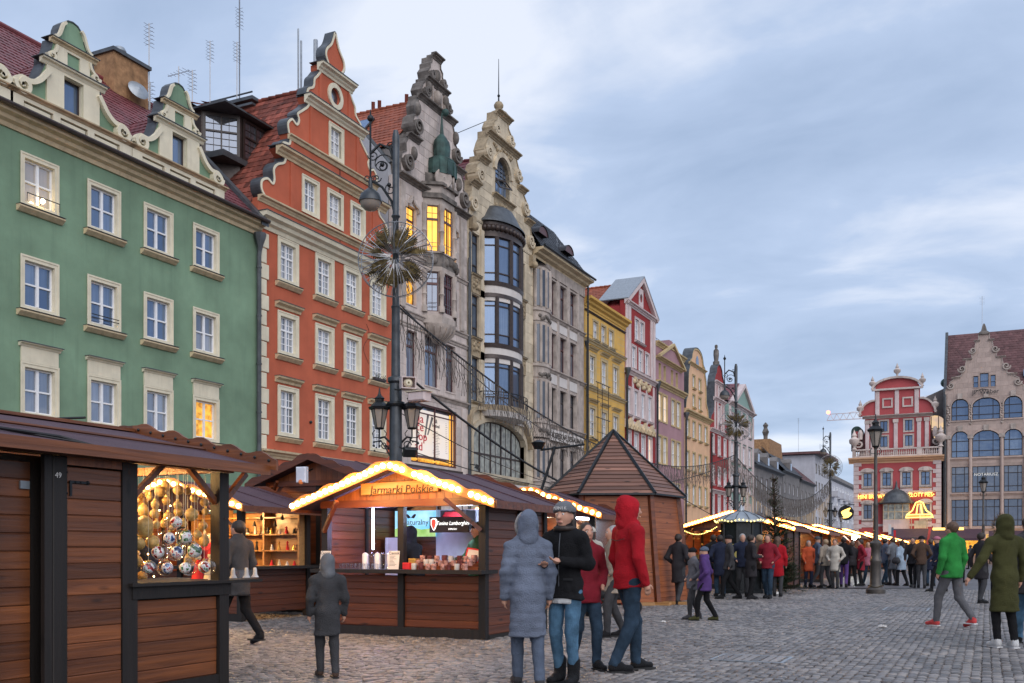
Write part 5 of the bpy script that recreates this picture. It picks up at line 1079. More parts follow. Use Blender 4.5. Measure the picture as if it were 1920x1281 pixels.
# grey-green with pediment
Y0 = 110.7; Wd = 13.0; xc = 6.3
g = simple_house(Y0, Wd, 'pale house with grey-green panels and small pediment closing the row', 'mint', 'pwhite',
    [(15.1, 1.8, 1.2, (1.2, 4.2, 7.2, 10.3)), (11.6, 2.0, 1.2, (1.2, 4.2, 7.2, 10.3)), (8.2, 2.0, 1.2, (1.2, 4.2, 7.2, 10.3)), (4.9, 2.0, 1.2, (1.2, 4.2, 7.2, 10.3))], 'pale_green_house', 17.8, True, .5)
part('pediment', MB().prism([(1.5, 18.1), (11.5, 18.1), (6.5, 20.6)], -.2, 1.2), M['mint'], g); part('pediment_trim', MB().ribbon([(1.2, 18.2), (6.5, 20.9), (11.8, 18.2)], -.4, -.5, 1.2), M['pwhite'], g); tiles(g, (1.2, 0.2, 18.3), (0, 7, 0), (5.3, 0, 2.7), 14, 9, M['tile']); tiles(g, (-.1, -.2, 18.0), (Wd, 0, 0), (0, 4, 2.2), 30, 8, M['tile'])
for x in (.1, 3.0, 6.0, 8.9, 12.2): part('pilaster', MB().bbox(x, x+.7, -.15, -.001, 4.3, 17.6, .05), M['pwhite'], g)
part('band', MB().box(0, Wd, -.1, -.001, 13.9, 14.7), M['pwhite'], g); part('band', MB().box(0, Wd, -.1, -.001, 10.4, 11.0), M['pwhite'], g)
# plain blocks down the side street
def block(Y0, Wd, eave, wall, label, rows, n, roof='slate', rh=2.5, x=-26, name='apartment_block', dorm=0, ww=1.2, trim='greywall', depth=11, group='plain blocks down the side street'):
    g = root(name, label, 'house', (x, Y0, 0), R(90), group); xs = [(.5+i)*Wd/n-ww/2 for i in range(n)]
    part('wall', MB().prism(rect(0, 0, Wd, eave), 0, .4, [rect(xx, z, ww, 1.5) for z in rows for xx in xs]), M[wall], g)
    for z in rows:
        for xx in xs: window(g, xx, z, ww, 1.5, sur=.08, surm=trim, sill=0, gm='glass_pale' if wall == 'whitewall' else 'glass', fm='wframe')
    part('cornice', MB().mould(CORN(eave-.05, .5, .35), -.05, Wd+.05), M['lead'], g); body(g, Wd, eave, eave, M[wall], depth, y0=.42)
    if rh:
        tiles(g, (-.1, -.4, eave+.3), (Wd+.2, 0, 0), (0, 3.5, rh), int(Wd*2), 9, M[roof]); part('gable_end', MB().add([(0, 0, eave), (0, 3.4, eave+rh), (0, 7, eave), (Wd, 0, eave), (Wd, 3.4, eave+rh), (Wd, 7, eave)], [(0,1,2),(3,5,4),(1,4,5,2)]), M[wall], g)
        for i in range(dorm):
            xx = (i+.5)*Wd/dorm; part('dormer', MB().prism([(xx-.9, eave+.5), (xx+.9, eave+.5), (xx+.9, eave+1.9), (xx, eave+2.5), (xx-.9, eave+1.9)], .1, 3), M['greywall'], g); part('dormer_pane', MB().box(xx-.5, xx+.5, .05, .09, eave+.8, eave+1.8), M['glass'], g)
    return g
g1 = block(124.2, 19, 11.8, 'greywall', 'soot-grey block with dormers past the pale green house', (9.2, 6.2, 3.2), 6, rh=3.2, dorm=3); part('stair_tower', MB().box(2, 9, 3.6, 9, 11, 17.2), M['greywall'], g1); antenna(g1, 3, 5, 17, 5); antenna(g1, 7.5, 5, 17, 4)
g2 = block(143.5, 14, 12.4, 'greywall', 'grey block with statue on its parapet and brown attic', (9.6, 6.5, 3.4), 4, rh=3.5, dorm=1); part('attic', MB().prism([(1, 12.5), (13, 12.5), (11, 17.5), (2, 17.5)], 2.2, 9), M['brickc'], g2); part('attic_statue', MB().lathe([(.3, 17.5), (.3, 18), (.5, 18.6), (.25, 19.2), (.4, 19.6), (.05, 20)], 3, 3, 8), M['stone_dark'], g2)
g3 = block(158, 14, 12.0, 'greywall', 'low grey block before the pale modern one', (9.2, 6.2, 3.2), 4, rh=3.0, roof='tile4')
g4 = block(172.5, 16, 17.5, 'whitewall', 'tall pale lilac block with flat overhanging roof', (14.5, 11.5, 8.5, 5.5), 5, rh=0); part('flat_roof', MB().box(-.8, 17, -1.6, 11, 17.6, 18.0), M['tile4'], g4); antenna(g4, 2, 3, 18, 6)
g5 = block(189, 60, 14.5, 'whitewall', 'long white modern block with balconies at the end of the street', (12, 9.2, 6.4, 3.6), 14, rh=0, ww=1.9, trim='wframe'); part('parapet', MB().box(0, 60, .2, .6, 14.8, 15.8), M['greywall'], g5)
for i in range(7):
    for z in (11.4, 8.6, 5.8, 3.0): part('balcony', MB().box(3+i*8.4, 6.4+i*8.4, -1.2, -.001, z, z+1.1), M['whitewall'], g5)
antenna(g5, 10, 3, 15, 7); antenna(g5, 24, 3, 15, 6)
# ------------------------------------------------------------------ houses at the far end
def end_house(X0, name, label, Yp=118.0): return root(name, label, 'house', (X0, Yp, 0), 0, 'houses closing the far end of the square')
# rose-red baroque house with neon
g = end_house(-13.55, 'rose_red_house', 'rose red baroque house with urns, balustrade and yellow neon signs'); Wd = 9.1; xc = 4.55
wx = [1.05, 3.05, 5.1, 7.05]; ww = .9; hl = [rect(x, z, ww, h) for z, h in ((8.55, 1.45), (4.9, 1.55)) for x in (wx if z > 6 else (wx[0], wx[3]))]
part('wall', MB().prism(rect(0, 0, Wd, 11.2), 0, .4, hl + [rect(3.3, 4.9, 2.5, 1.5)]), M['pinkred'], g)
for z, h in ((8.55, 1.45), (4.9, 1.55)):
    for x in (wx if z > 6 else (wx[0], wx[3])):
        window(g, x, z, ww, h, sur=.16, surm='stone', sill=.05, sillm='stone', fm='dframe', gm='glass_blue' if z > 6 else 'glass_dark', sillx=.02, rows=(.6,))
        part('window_head', MB().prism(arched(x-.3, z+h+.16, ww+.6, .42, .25), -.16, -.001), M['stone'], g); part('key_stone', MB().box(x+.25, x+.65, -.26, -.161, z+h+.1, z+h+.5), M['stone'], g)
        part('festoon_panel', MB().box(x-.2, x+1.1, -.08, -.001, z-.95, z-.35).tube([(x+.0, -.1, z-.55), (x+.45, -.12, z-.8), (x+.9, -.1, z-.55)], .05, 5), M['pwhite'], g)
for sg, x0 in ((1, 0), (-1, Wd)):
    for i, z in enumerate(np.arange(.3, 11.0, .5)):
        w = .85 if i % 2 else .55
        part('quoin', MB().bbox(min(x0, x0+sg*w), max(x0, x0+sg*w), -.07, -.001, z, z+.47, .02), M['pwhite'], g)
part('string_course', MB().mould(CORN(7.75, .14, .2), .6, Wd-.6), M['pwhite'], g); part('band', MB().box(.5, Wd-.5, -.05, -.001, 4.05, 4.3), M['pwhite'], g)
part('cornice', MB().mould(CORN(11.1, .7, .65), -.5, Wd+.3), M['peach'], g)
b = MB()
for i in range(40):
    x = .25+i*.22
    if 1.9 < x < 2.5 or 6.6 < x < 7.2: continue
    b.lathe([(.05, 11.95), (.09, 12.15), (.04, 12.4), (.06, 12.55)], x, -.2, 6)
part('baluster', b, M['stone'], g, 50, kind='stuff')
part('balustrade_rail', MB().box(-.1, Wd+.1, -.35, -.05, 12.55, 12.7).box(-.1, Wd+.1, -.35, -.05, 11.76, 11.95).box(1.9, 2.5, -.36, -.04, 11.95, 12.55).box(6.6, 7.2, -.36, -.04, 11.95, 12.55).box(-.1, .2, -.36, -.04, 11.95, 12.55).box(Wd-.2, Wd+.1, -.36, -.04, 11.95, 12.55), M['stone'], g)
up = [(1.15, 12.0), (Wd-1.15, 12.0), (Wd-1.15, 16.2), (1.15, 16.2)]; uh = [rect(x, z, .8, h) for x in (2.75, 5.35) for z, h in ((12.95, 1.2), (14.65, 1.2))]
part('upper_wall', MB().prism(up, .6, 1.0, uh), M['pinkred'], g)
for x in (2.75, 5.35):
    for z in (12.95, 14.65): window(g, x, z, .8, 1.2, y=.6, sur=.14, surm='stone', sill=0, fm='dframe', gm='glass_blue', cols=2, rows=())
for x in (1.2, 1.75, 4.2, 6.6, 7.4): part('pilaster', MB().bbox(x, x+.42, .45, .599, 12.0, 16.0, .04), M['pwhite'], g); part('capital', MB().box(x-.08, x+.5, .38, .44, 15.6, 16.0), M['stone'], g)
part('cornice', MB().mould([(y+.6, z) for y, z in CORN(16.15, .5, .35)], .9, Wd-.9), M['stone'], g)
tp = [(2.2, 16.5), (Wd-2.2, 16.5), (Wd-2.2, 19.4)] + [(xc+2.35*math.cos(PI*i/12), 19.4+1.2*math.sin(PI*i/12)) for i in range(1, 12)] + [(2.2, 19.4)]
part('top_wall', MB().prism(tp, .6, 1.0), M['pinkred'], g)
part('top_arch', MB().ribbon([(xc+2.7*math.cos(PI*i/12), 19.4+1.35*math.sin(PI*i/12)) for i in range(13)], .22, .2, 1.0).box(1.9, Wd-1.9, .25, .599, 19.25, 19.45), M['stone'], g)
for x in (2.25, 4.3, 6.35): part('pilaster', MB().bbox(x, x+.45, .46, .599, 16.55, 19.2, .04), M['pwhite'], g)
for x in (3.0, 5.1): part('blind_panel', MB().prism(rect(x, 17.3, 1.1, 1.1), .5, .599, [rect(x+.17, 17.47, .76, .76)]), M['stone'], g)
for sg in (-1, 1):
    q = [(xc+sg*(2.35+1.5*math.sin(PI/2*i/8)), 16.5+1.6*math.cos(PI/2*i/8)) for i in range(9)]
    part('curved_wing', MB().prism(([(xc+sg*2.3, 16.5)] + q), .62, .98), M['pinkred'], g); part('wing_coping', MB().ribbon(q, .2*sg, .3, 1.0), M['stone'], g)
    b = MB(); b.spiral(xc+sg*4.0, 13.4, .6, 1.6, .2, .45, .9, d=-sg, a0=PI/2); b.lathe([(.25, 13.9), (.3, 14.6), (.12, 15.0)], xc+sg*3.9, .7, 8); part('scroll', b, M['stone'], g)
def urn(x, z, s, y=.7):
    b = MB(); b.lathe([(.22*s, z), (.1*s, z+.15*s), (.13*s, z+.3*s), (.36*s, z+.5*s), (.38*s, z+.75*s), (.14*s, z+.95*s), (.2*s, z+1.05*s), (.08*s, z+1.3*s), (.02, z+1.5*s)], x, y, 10); part('urn', b, M['stone'], g, 50)
urn(xc, 20.75, 1.0); urn(xc-2.6, 19.55, .95); urn(xc+2.6, 19.55, .95); urn(xc-3.9, 16.7, 1.1); urn(xc+3.9, 16.7, 1.1); urn(.1, 12.7, 1.5, -.2); urn(Wd-.05, 12.7, 1.5, -.2)
part('copper_lucarne', MB().prism(arched(-.4, 12.7, 1.2, 2.8, .5), 1.2, 3), M['copper'], g); part('lucarne_face', MB().prism(arched(-.25, 12.7, .95, 2.2, .5), 1.1, 1.19), M['pinkred'], g)
body(g, Wd, 11.2, 11.2, M['pinkred'], 10, y0=.42); part('rear_roof', MB().prism([(.3, 11.6), (Wd-.3, 11.6), (Wd-1.4, 16.2), (1.4, 16.2)], 1.05, 8), M['tile4'], g)
# bow window with little dome
b = MB().box(3.2, 5.9, -.9, -.001, 3.4, 4.75); part('bow_base', b, M['pwhite'], g)
window(g, 3.2, 4.75, 2.7, 1.75, y=-.9, sur=0, surm='tan', cols=(.2, .45, .75), rows=(.5,), mw=.08, tr=.08, fm='tan', gm='shop_refl', sill=0, rec=.08); part('bow_side', MB().box(3.2, 3.3, -.82, -.001, 4.75, 6.5).box(5.8, 5.9, -.82, -.001, 4.75, 6.5), M['tan'], g)
b = MB(); b.lathe([(1.9, 6.5), (1.95, 6.65), (1.55, 7.0), (1.35, 7.4), (.8, 7.9), (.3, 8.1), (.14, 8.4), (.1, 8.8), (.02, 9.1)], 4.55, -.35, 12, sy=.7); part('bow_dome', b, M['lead'], g, 30)
text(g, 'MINI BROWAR', M['neon'], .62, (2.1, -.25, 7.35), sx=.78, ext=.05, name='neon_lettering'); text(g, '\u2022ZŁOTY PIES\u2022', M['neon'], .62, (7.0, -.25, 7.45), sx=.78, ext=.05, name='neon_lettering')
ns = tag(link('neon_sign', MB().tube([(-1.4, 0, 0), (1.4, 0, 0), (1.25, 0, .3), (.7, 0, .75), (.35, 0, 1.6), (0, 0, 1.75), (-.35, 0, 1.6), (-.7, 0, .75), (-1.25, 0, .3)], .07, 6, True).tube([(-.3, 0, .3), (-.15, 0, 1.45), (.15, 0, 1.45), (.3, 0, .3)], .07, 6).tube([(-1.25, 0, .3), (1.25, 0, .3)], .07, 6).mesh('neon_sign'), M['neon'], None, (-6.6, 116.6, 4.95)), 'glowing yellow neon outline shaped like a pointed hat over the terrace', 'neon sign')
part('post', MB().tube([(-.8, 0, -2), (-.8, 0, 0)], .05).tube([(.8, 0, -2), (.8, 0, 0)], .05).box(-.5, .7, -.1, .1, -1.2, -.35), M['tan'], ns)
hs = root('hanging_sign', 'round black and yellow lit sign hanging at the corner of the rose house', 'sign', (-14.3, 117.5, 5.6)); part('disc', MB().lathe([(.02, -.1), (.85, -.1), (.85, .1), (.02, .1)], 0, 0, 16), M['iron'], hs, 40, rot=(R(90), 0, 0)); part('dog_emblem', MB().prism(smooth_path([(-.6, -.3), (-.5, .1), (-.1, .35), (.5, .55), (.3, .15), (.65, -.1), (.2, -.55), (-.4, -.6)], 3), -.14, -.11), M['neon'], hs); part('bracket', MB().tube([(.9, 0, .9), (-.6, 0, .9)], .05).tube([(0, 0, .9), (0, 0, .7)], .03), M['iron'], hs)
# narrow grey gap house
g = end_house(-5.2, 'narrow_grey_house', 'narrow grey rendered house with arched top window of painted warm reflections, set back', 121.0); part('wall', MB().prism([(-2.8, 0), (2.2, 0), (2.2, 20.0), (-2.8, 17.8)], 0, 8, [arched(-1.2, 13.9, 2.3, 2.6), rect(0, 10.5, 1.4, 2.2)]), M['greywall'], g)
part('arch_pane', MB().prism(arched(-1.2, 13.9, 2.3, 2.6), .2, .24), M['lit_soft'], g); part('arch_frame', MB().box(-.45, -.37, .12, .2, 13.9, 16.4).box(.3, .38, .12, .2, 13.9, 16.4).box(-1.2, 1.1, .12, .2, 15.0, 15.08), M['dframe'], g); part('pane', MB().box(0, 1.4, .2, .24, 10.5, 12.7), M['glass_blue'], g); part('roof_cap', MB().sphere((1.0, 1, 20.2), .5, 8, 6), M['copper'], g)  # arch pane glows to imitate warm reflections in its glass
# pinkish stone house
g = end_house(-3.95, 'arcaded_stone_house', 'large pinkish stone house with arched windows, stepped gable and brown roof'); Wd = 22.0
bays = [(.5, 1.72), (2.55, 2.7), (5.6, 1.78), (8.0, 1.75), (10.3, 2.7), (13.5, 1.75)]
hl = []
rowsW = [(15.4, 2.35, .5), (11.4, 2.85, .5), (7.6, 2.8, 0), (3.95, 2.9, 0)]
for x, w in bays:
    for z, h, a in rowsW: hl.append(arched(x, z, w, h, .5 if w < 2.5 else .36) if a else rect(x, z, w, h))
gx = 3.7
part('wall', MB().prism(rect(0, 0, Wd, 18.3), 0, .5, hl), M['webstone'], g)
ashlar(g, rect(.1, .5, 10.2, 18.0), hl, 0, 1.4, .6, M['webstone'], .6, 18.4, .014)
for x, w in bays:
    for z, h, a in rowsW:
        k = dict(sur=.12 if a else 0, surm='webstone', sill=0, fm='dframe', gm='glass_blue' if z > 8 else 'glass_dark', rec=.3, fw=.07, mw=.07, tr=.08, proj=.1)
        if a: window(g, x, z, w, h, cols=(.25, .75) if w > 2.5 else (.3,), rows=(.24, .62), arch=.5 if w < 2.5 else .36, **k)
        else: window(g, x, z, w, h, cols=(.2, .5, .8) if w > 2.5 else (.25, .75), rows=(.22, .72), **k)
        if a: part('key_stone', MB().box(x+w/2-.25, x+w/2+.25, -.25, -.11, z+h-.05, z+h+.55), M['stone_mid'], g)
for x in (.02, 2.22, 5.25, 7.5, 9.85): 
    part('pier', MB().tube([(x+.17, -.12, 3.7), (x+.17, -.12, 13.6)], .17, 8), M['webstone'], g, 40); part('capital', MB().box(x-.12, x+.46, -.34, -.02, 13.4, 13.8), M['stone_mid'], g)
b = MB()
for i in range(26): z = 6.5+i*.28; b.sphere((.22+.08*math.sin(i*1.6), -.1, z), .12, 6, 5)
for xx in (.22, 2.39, 5.42):
    for i in range(9): b.sphere((xx+.1*math.sin(i*2), -.06, 15.0+i*.26), .12, 6, 5)
part('carved_strip', b, M['stone_mid'], g, 50, kind='stuff')
for z in (11.05, 7.25, 3.5): part('string_course', MB().mould(CORN(z, .2, .22), 0, Wd), M['webstone'], g)
hp = [(3.75, 18.3), (3.75, 18.8), (3.35, 19.1), (3.3, 19.6), (2.8, 19.9), (2.8, 20.1), (2.15, 20.2), (2.2, 20.8), (1.8, 21.2), (1.7, 21.7), (1.65, 21.9), (1.1, 22.0), (1.2, 22.6), (.85, 23.1), (.75, 23.7), (.5, 23.9), (.48, 24.6)]
gz = [rect(gx-1.05, 18.85, .5, 1.25), rect(gx-.4, 18.85, .85, 1.5), rect(gx+.62, 18.85, .5, 1.25)]
part('gable_wall', MB().prism(gable_poly(hp, gx, 18.25), 0, .6, gz), M['webstone'], g); coping(g, hp, gx, M['stone_mid'], .08, -.06, .7)
ashlar(g, [(gx-3.2, 18.35), (gx+3.2, 18.35), (gx+2.6, 20.0), (gx+1.7, 20.2), (gx+1.5, 21.8), (gx+.7, 22.0), (gx+.45, 23.7), (gx-.45, 23.7), (gx-.7, 22.0), (gx-1.5, 21.8), (gx-1.7, 20.2), (gx-2.6, 20.0)], gz, 0, 1.1, .5, M['webstone'], 18.35, 23.6, .014)
for q in gz: window(g, q[0][0], q[0][1], q[1][0]-q[0][0], q[2][1]-q[0][1], sur=.06, surm='webstone', cols=1, rows=(.45,), fm='dframe', gm='glass_blue', sill=0, rec=.25)
for sg in (-1, 1):
    for x, z, r in ((3.25, 19.2, .42), (2.15, 20.95, .45), (1.1, 22.85, .4)):
        b = MB(); b.spiral(gx+sg*x, z, r, 1.7, .14, -.2, .5, d=-sg, a0=(0 if sg > 0 else PI)); part('scroll', b, M['stone_mid'], g)
    for x0, x1, z in ((2.3, 3.2, 19.95), (1.2, 2.1, 21.85), (.4, 1.0, 23.75)): part('gable_cornice', MB().mould(CORN(z, .25, .18), min(gx+sg*x0, gx+sg*x1), max(gx+sg*x0, gx+sg*x1)), M['stone_mid'], g)
part('gable_cap', MB().lathe([(.75, 24.5), (.7, 24.7), (.4, 24.9), (.28, 25.3), (.1, 25.7)], gx, .3, 4, PI/4, 2*PI+PI/4), M['stone_dark'], g)
text(g, 'JP Weber', M['iron'], .66, (gx+.15, -.3, 18.3), ext=.03, sx=1.0); part('sign_swoosh', MB().tube([(gx-.7, -.08, 18.52), (gx-.1, -.08, 18.66), (gx+.5, -.08, 18.52)], .03, 5), M['iron'], g)
text(g, 'NOTARIUSZ', M['pale_letters'], .42, (3.9, .12, 9.5), ext=.02); text(g, 'RESTAURACJA', M['goldlet'], .85, (6.4, -.06, 2.75), ext=.04, sx=1.15)
tiles(g, (-.15, .2, 18.1), (Wd+.3, 0, 0), (0, 6.0, 7.8), 60, 26, M['tile4']); part('roof_back', MB().quad((-.15, 6.2, 25.9), (Wd, 6.2, 25.9), (Wd, 12, 18.1), (-.15, 12, 18.1)), M['tile4'], g)
part('gable_end_wall', MB().add([(-.3, .1, 0), (-.3, .1, 18.6), (-.3, 6.2, 26.3), (-.3, 12.2, 18.6), (-.3, 12.2, 0), (.0, .1, 0), (.0, .1, 18.6), (.0, 6.2, 26.3), (.0, 12.2, 18.6), (.0, 12.2, 0)], [(0,1,2,3,4),(9,8,7,6,5),(0,5,6,1),(1,6,7,2),(2,7,8,3)]), M['lead'], g)
part('roof_light', MB().box(-.9, .9, -.5, .5, .1, .25), M['glass_blue'], g, loc=(8.4, 1.7, 20.2), rot=(R(52), 0, 0)); part('side_wall', MB().box(.05, Wd, .52, 11.9, 0, 18.5), M['greywall'], g); downpipe(g, -.12, 0, 18.3, -.12, .09); antenna(g, gx-.2, 6, 25.5, 4.5)
# tower crane far behind
cr = root('tower_crane', 'pale lattice tower crane far behind the houses', 'crane', (-10, 330, 0)); b = MB()
for i in range(34): x = -36+i*2; b.tube([(x, 0, 43), (x+1, 0, 45)], .09, 3).tube([(x+1, 0, 45), (x+2, 0, 43)], .09, 3)
b.tube([(-36, 0, 43), (34, 0, 43)], .16, 4).tube([(-35, 0, 45), (34, 0, 45)], .13, 4); part('jib', b, M['pwhite'], cr)
b = MB().box(-.9, .9, -.9, .9, 0, 50).tube([(0, 0, 50), (-30, 0, 45)], .08, 3); part('mast', b, M['pwhite'], cr); part('beacon', MB().sphere((-35.6, 0, 45.6), .6, 8, 6), emit('beacon_red', (1, .15, .08), 6), cr)
# ------------------------------------------------------------------ market stalls
def boards(par, x, y, z, Ln, H, n, rz, mat, t=.022, gap=.004, name='plank', joined=False, top=None):
    """n boards stacked from z up, lying along the direction rz from x,y"""
    h = H/n
    if joined:
        b = MB()
        for i in range(n): b.bbox(0, Ln, random.uniform(0, .003), t, i*h, (i+1)*h-gap, .006).box(.002, Ln-.002, t*.5, t*.9, i*h-.006, i*h+.001)
        return part(name, b, mat, par, kind='stuff', loc=(x, y, z), rot=(0, 0, rz))
    me = MB().bbox(0, Ln, 0, t, 0, h-gap, .006).box(.002, Ln-.002, t*.5, t*.9, -.007, .001).mesh(name); me.materials.append(mat)
    for i in range(n): link(name, me, None, par, (x + math.sin(rz)*0 + random.uniform(-.002, .002), y + random.uniform(-.003, .003), z+i*h), (0, 0, rz))
def beam(par, name, a, b, w, mat, h=None):
    """square timber between two points"""
    a, b = Vector(a), Vector(b); d = b-a; Ln = d.length; m = MB(); h = h or w
    m.box(-w/2, w/2, -h/2, h/2, 0, Ln)
    o = part(name, m, mat, par, loc=a); o.rotation_euler = d.to_track_quat('Z', 'Y').to_euler(); return o
def wavy(x0, z0, x1, z1, w, amp, n):
    """barge board outline with a scalloped upper edge"""
    top = []; k = n*6
    for i in range(k+1):
        t = i/k; s = abs(math.sin(PI*n*t)); top.append((x0+(x1-x0)*t, z0+(z1-z0)*t + w*.5 + amp*s*s))
    bot = [(x0, z0-w*.5), (x1, z1-w*.5)]
    p = bot + top[::-1]
    if x1 < x0: p = p[::-1]
    return p
BULB = MB().sphere((0, 0, 0), .040, 8, 6).mesh('bulb', 60); BULB.materials.append(M['bulb'])
def light(name, par, loc, e, col, r=.08, kind='POINT'):
    l = bpy.data.lights.new(name, kind); l.energy = e; l.color = col; l.shadow_soft_size = r
    o = bpy.data.objects.new(name, l); COL.objects.link(o); o.location = loc; o.parent = par; return o
def gstall(X0, X1, Y0, dep, label, eave=2.0, ridge=2.48, near=False, bulbs=True, sign=None, back=True, ctr=None, side_open=False, name='market_stall', front_closed=False, ecol=(1, .62, .28), e=25, nb=16, over=.32):
    g = root(name, label, 'market stall', (X0, Y0, 0), 0, 'wooden market stalls'); Wd = X1-X0; xc = Wd/2; J = not near
    for x in (0, Wd-.11):
        for y in (0, dep-.11): part('post', MB().box(x, x+.11, y, y+.11, 0, eave), M['wooddark'], g)
    if Wd > 2: part('post', MB().box(xc-.05, xc+.05, 0.01, .11, 0, eave+.02), M['wooddark'], g)
    # front: framed plank panels under a counter
    for x0, x1 in ((.11, xc-.05), (xc+.05, Wd-.11)):
        boards(g, x0, .05, .14, x1-x0, .76, 7, 0, M['wood'], joined=J)
    part('sill_beam', MB().box(.11, Wd-.11, .002, .09, .0, .13), M['wooddark'], g)
    part('counter', MB().box(-.05, Wd+.05, -.22, .3, .93, .985), M['wooddark'], g)
    if front_closed: boards(g, .11, .03, 1.0, Wd-.22, eave-1.0, 8, 0, M['wood'], joined=J)
    # back and sides
    if back: boards(g, .1, dep-.05, .1, Wd-.2, eave-.15, 14, 0, M['wood'], joined=J)
    for sgn, x in ((-1, .03), (1, Wd-.03)):
        if side_open and sgn > 0: boards(g, Wd-.03, .11, .14, dep-.22, .78, 7, R(90), M['wood'], joined=J); part('side_counter', MB().box(Wd-.2, Wd+.25, .05, dep-.05, .93, .98), M['wooddark'], g); continue
        boards(g, x, .11, .05, dep*.52-.11, eave-.1, 15, R(90), M['wood'], joined=J); boards(g, x, dep*.52+.06, .05, dep*.48-.17, eave-.1, 15, R(90), M['wood'], joined=J)
        part('side_post', MB().box(x-.035 if sgn < 0 else x-.03, x+.03 if sgn < 0 else x+.035, dep*.52, dep*.52+.06, 0, eave), M['wooddark'], g)
        part('side_sill', MB().box(x-.04 if sgn < 0 else x-.03, x+.03 if sgn < 0 else x+.04, .11, dep-.11, 0, .05), M['wooddark'], g)
    part('top_beam', MB().box(0, Wd, -.03, .1, eave-.09, eave+.02), M['wood'], g)
    # roof
    ov = .31; sl = (ridge-eave)/(xc); zt = ridge+.03
    for sgn in (-1, 1):
        xe = xc + sgn*(xc+ov); ze = ridge - sl*(xc+ov)
        m = MB(); y0, y1 = -over, dep+.22
        m.add([(xc, y0, ridge), (xe, y0, ze), (xe, y1, ze), (xc, y1, ridge), (xc, y0, zt+.02), (xe, y0, ze+.05), (xe, y1, ze+.05), (xc, y1, zt+.02)], [(0,1,2,3),(7,6,5,4),(0,4,5,1),(1,5,6,2),(2,6,7,3),(3,7,4,0)])
        part('roof_slope', m, M['roofing'], g)
        part('eave_board', MB().box(min(xe, xe+sgn*.025), max(xe, xe+sgn*.025), y0, y1, ze-.05, ze+.06), M['wood'], g)
        b = MB()
        for i in range(3): y = y0+.3+(y1-y0-.6)*i/2; b.tube([(xc, y, zt+.03), (xe, y, ze+.06)], .012, 4)
        part('roof_batten', b, M['roofing'], g, kind='stuff')
        # scalloped barge board with bulbs
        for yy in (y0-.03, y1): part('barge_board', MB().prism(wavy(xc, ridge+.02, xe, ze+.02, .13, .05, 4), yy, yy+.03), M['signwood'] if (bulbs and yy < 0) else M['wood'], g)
        if bulbs:
            if near:
                for i in range(nb):
                    if i in (3, 12) and sgn > 0: continue
                    t = (i+.6)/nb; link('bulb', BULB, None, g, (xc+(xe-xc)*t, y0-.055, ridge+.03+(ze-ridge)*t))
            else:
                b = MB()
                for i in range(nb): t = (i+.6)/nb; b.sphere((xc+(xe-xc)*t, y0-.055, ridge+.03+(ze-ridge)*t), .055, 6, 4)
                part('bulb_row', b, M['bulbfar'], g, kind='stuff')
        beam(g, 'brace', (xc+sgn*(xc-.06), -.02, eave-.45), (xc+sgn*(xc-.5), -over+.02, eave+.0), .055, M['wood'])
    # gable boards, upright
    k = int(Wd/.13)
    for i in range(k):
        x0 = Wd*i/k; x1 = Wd*(i+1)/k-.004; za = ridge-sl*abs(x0-xc)-.03; zb = ridge-sl*abs(x1-xc)-.03
        if min(za, zb) < eave+.03: continue
        if near or front_closed: part('gable_board', MB().prism([(x0, eave+.021), (x1, eave+.021), (x1, zb), (x0, za)], .02, .04), M['woodz'], g)
    if not (near or front_closed): part('gable_panel', MB().prism([(.05, eave+.021), (Wd-.05, eave+.021), (xc, ridge-.03)], .02, .04), M['woodz'], g)
    if sign:
        part('sign_board', MB().bbox(xc-.62, xc+.72, -.05, -.005, eave+.075, eave+.255, .01), M['signwood'], g, rot=(0, R(-1.2), 0)); text(g, sign, M['text_dark'], .17, (xc+.05, -.056, eave+.16), ext=.003, shear=.15, sx=.98)
    if e:
        light('stall_lamp', g, (xc, dep*.45, eave-.15), e, ecol, .12)
        part('lamp_bulb', MB().sphere((xc, dep*.45, eave-.02), .05, 8, 6), M['bulb'], g)
    return g
# the bright stall in the middle
JX0, JX1, JY = -9.24, -6.41, 12.57
g = gstall(JX0, JX1, JY, 2.2, 'stall with lit scalloped gable reading Jarmarki Polskie, selling mugs and coffee', near=True, sign='Jarmarki Polskie', e=0, nb=17)
g['group'] = 'wooden market stalls'
for t in (.25, .75): light('bulb_glow', g, (1.415 + (t-.5)*2.2, -.6, 2.24), 62, (1, .52, .17), .35)
led = part('led_tube', MB().tube([(.58, .55, 1.28), (.58, .55, 1.93)], .016, 8), M['ledwhite'], g); light('led_light', g, (.68, .5, 1.6), 22, (.5, .45, 1.0), .12); light('added_cold_fill', g, (1.9, 1.1, 1.85), 55, (.6, .72, 1.0), .15)  # last light is a cold fill without a fitting, added to brighten the interior
lp = tag(part('lit_poster', MB().box(-.02, .78, 0, .02, 0, .44), M['posterblue'], None, loc=(JX0+.12, JY+1.95, 1.5)), 'small lit poster of blue sky over green meadow inside the coffee stall', 'poster'); part('meadow', MB().prism([(-.02, 0), (.78, 0), (.78, .15), (.5, .12), (.2, .2), (-.02, .13)], -.004, -.001), M['postergreen'], lp)
part('leaf_emblem', MB().prism(smooth_path([(.3, .32), (.36, .38), (.4, .37), (.36, .31)], 3), -.006, -.002).prism(smooth_path([(.3, .32), (.24, .38), (.2, .37), (.24, .31)], 3), -.006, -.002), M['text_dark'], lp); text(lp, 'naturalny', M['text_dark'], .13, (.4, -.004, .24), ext=.001)
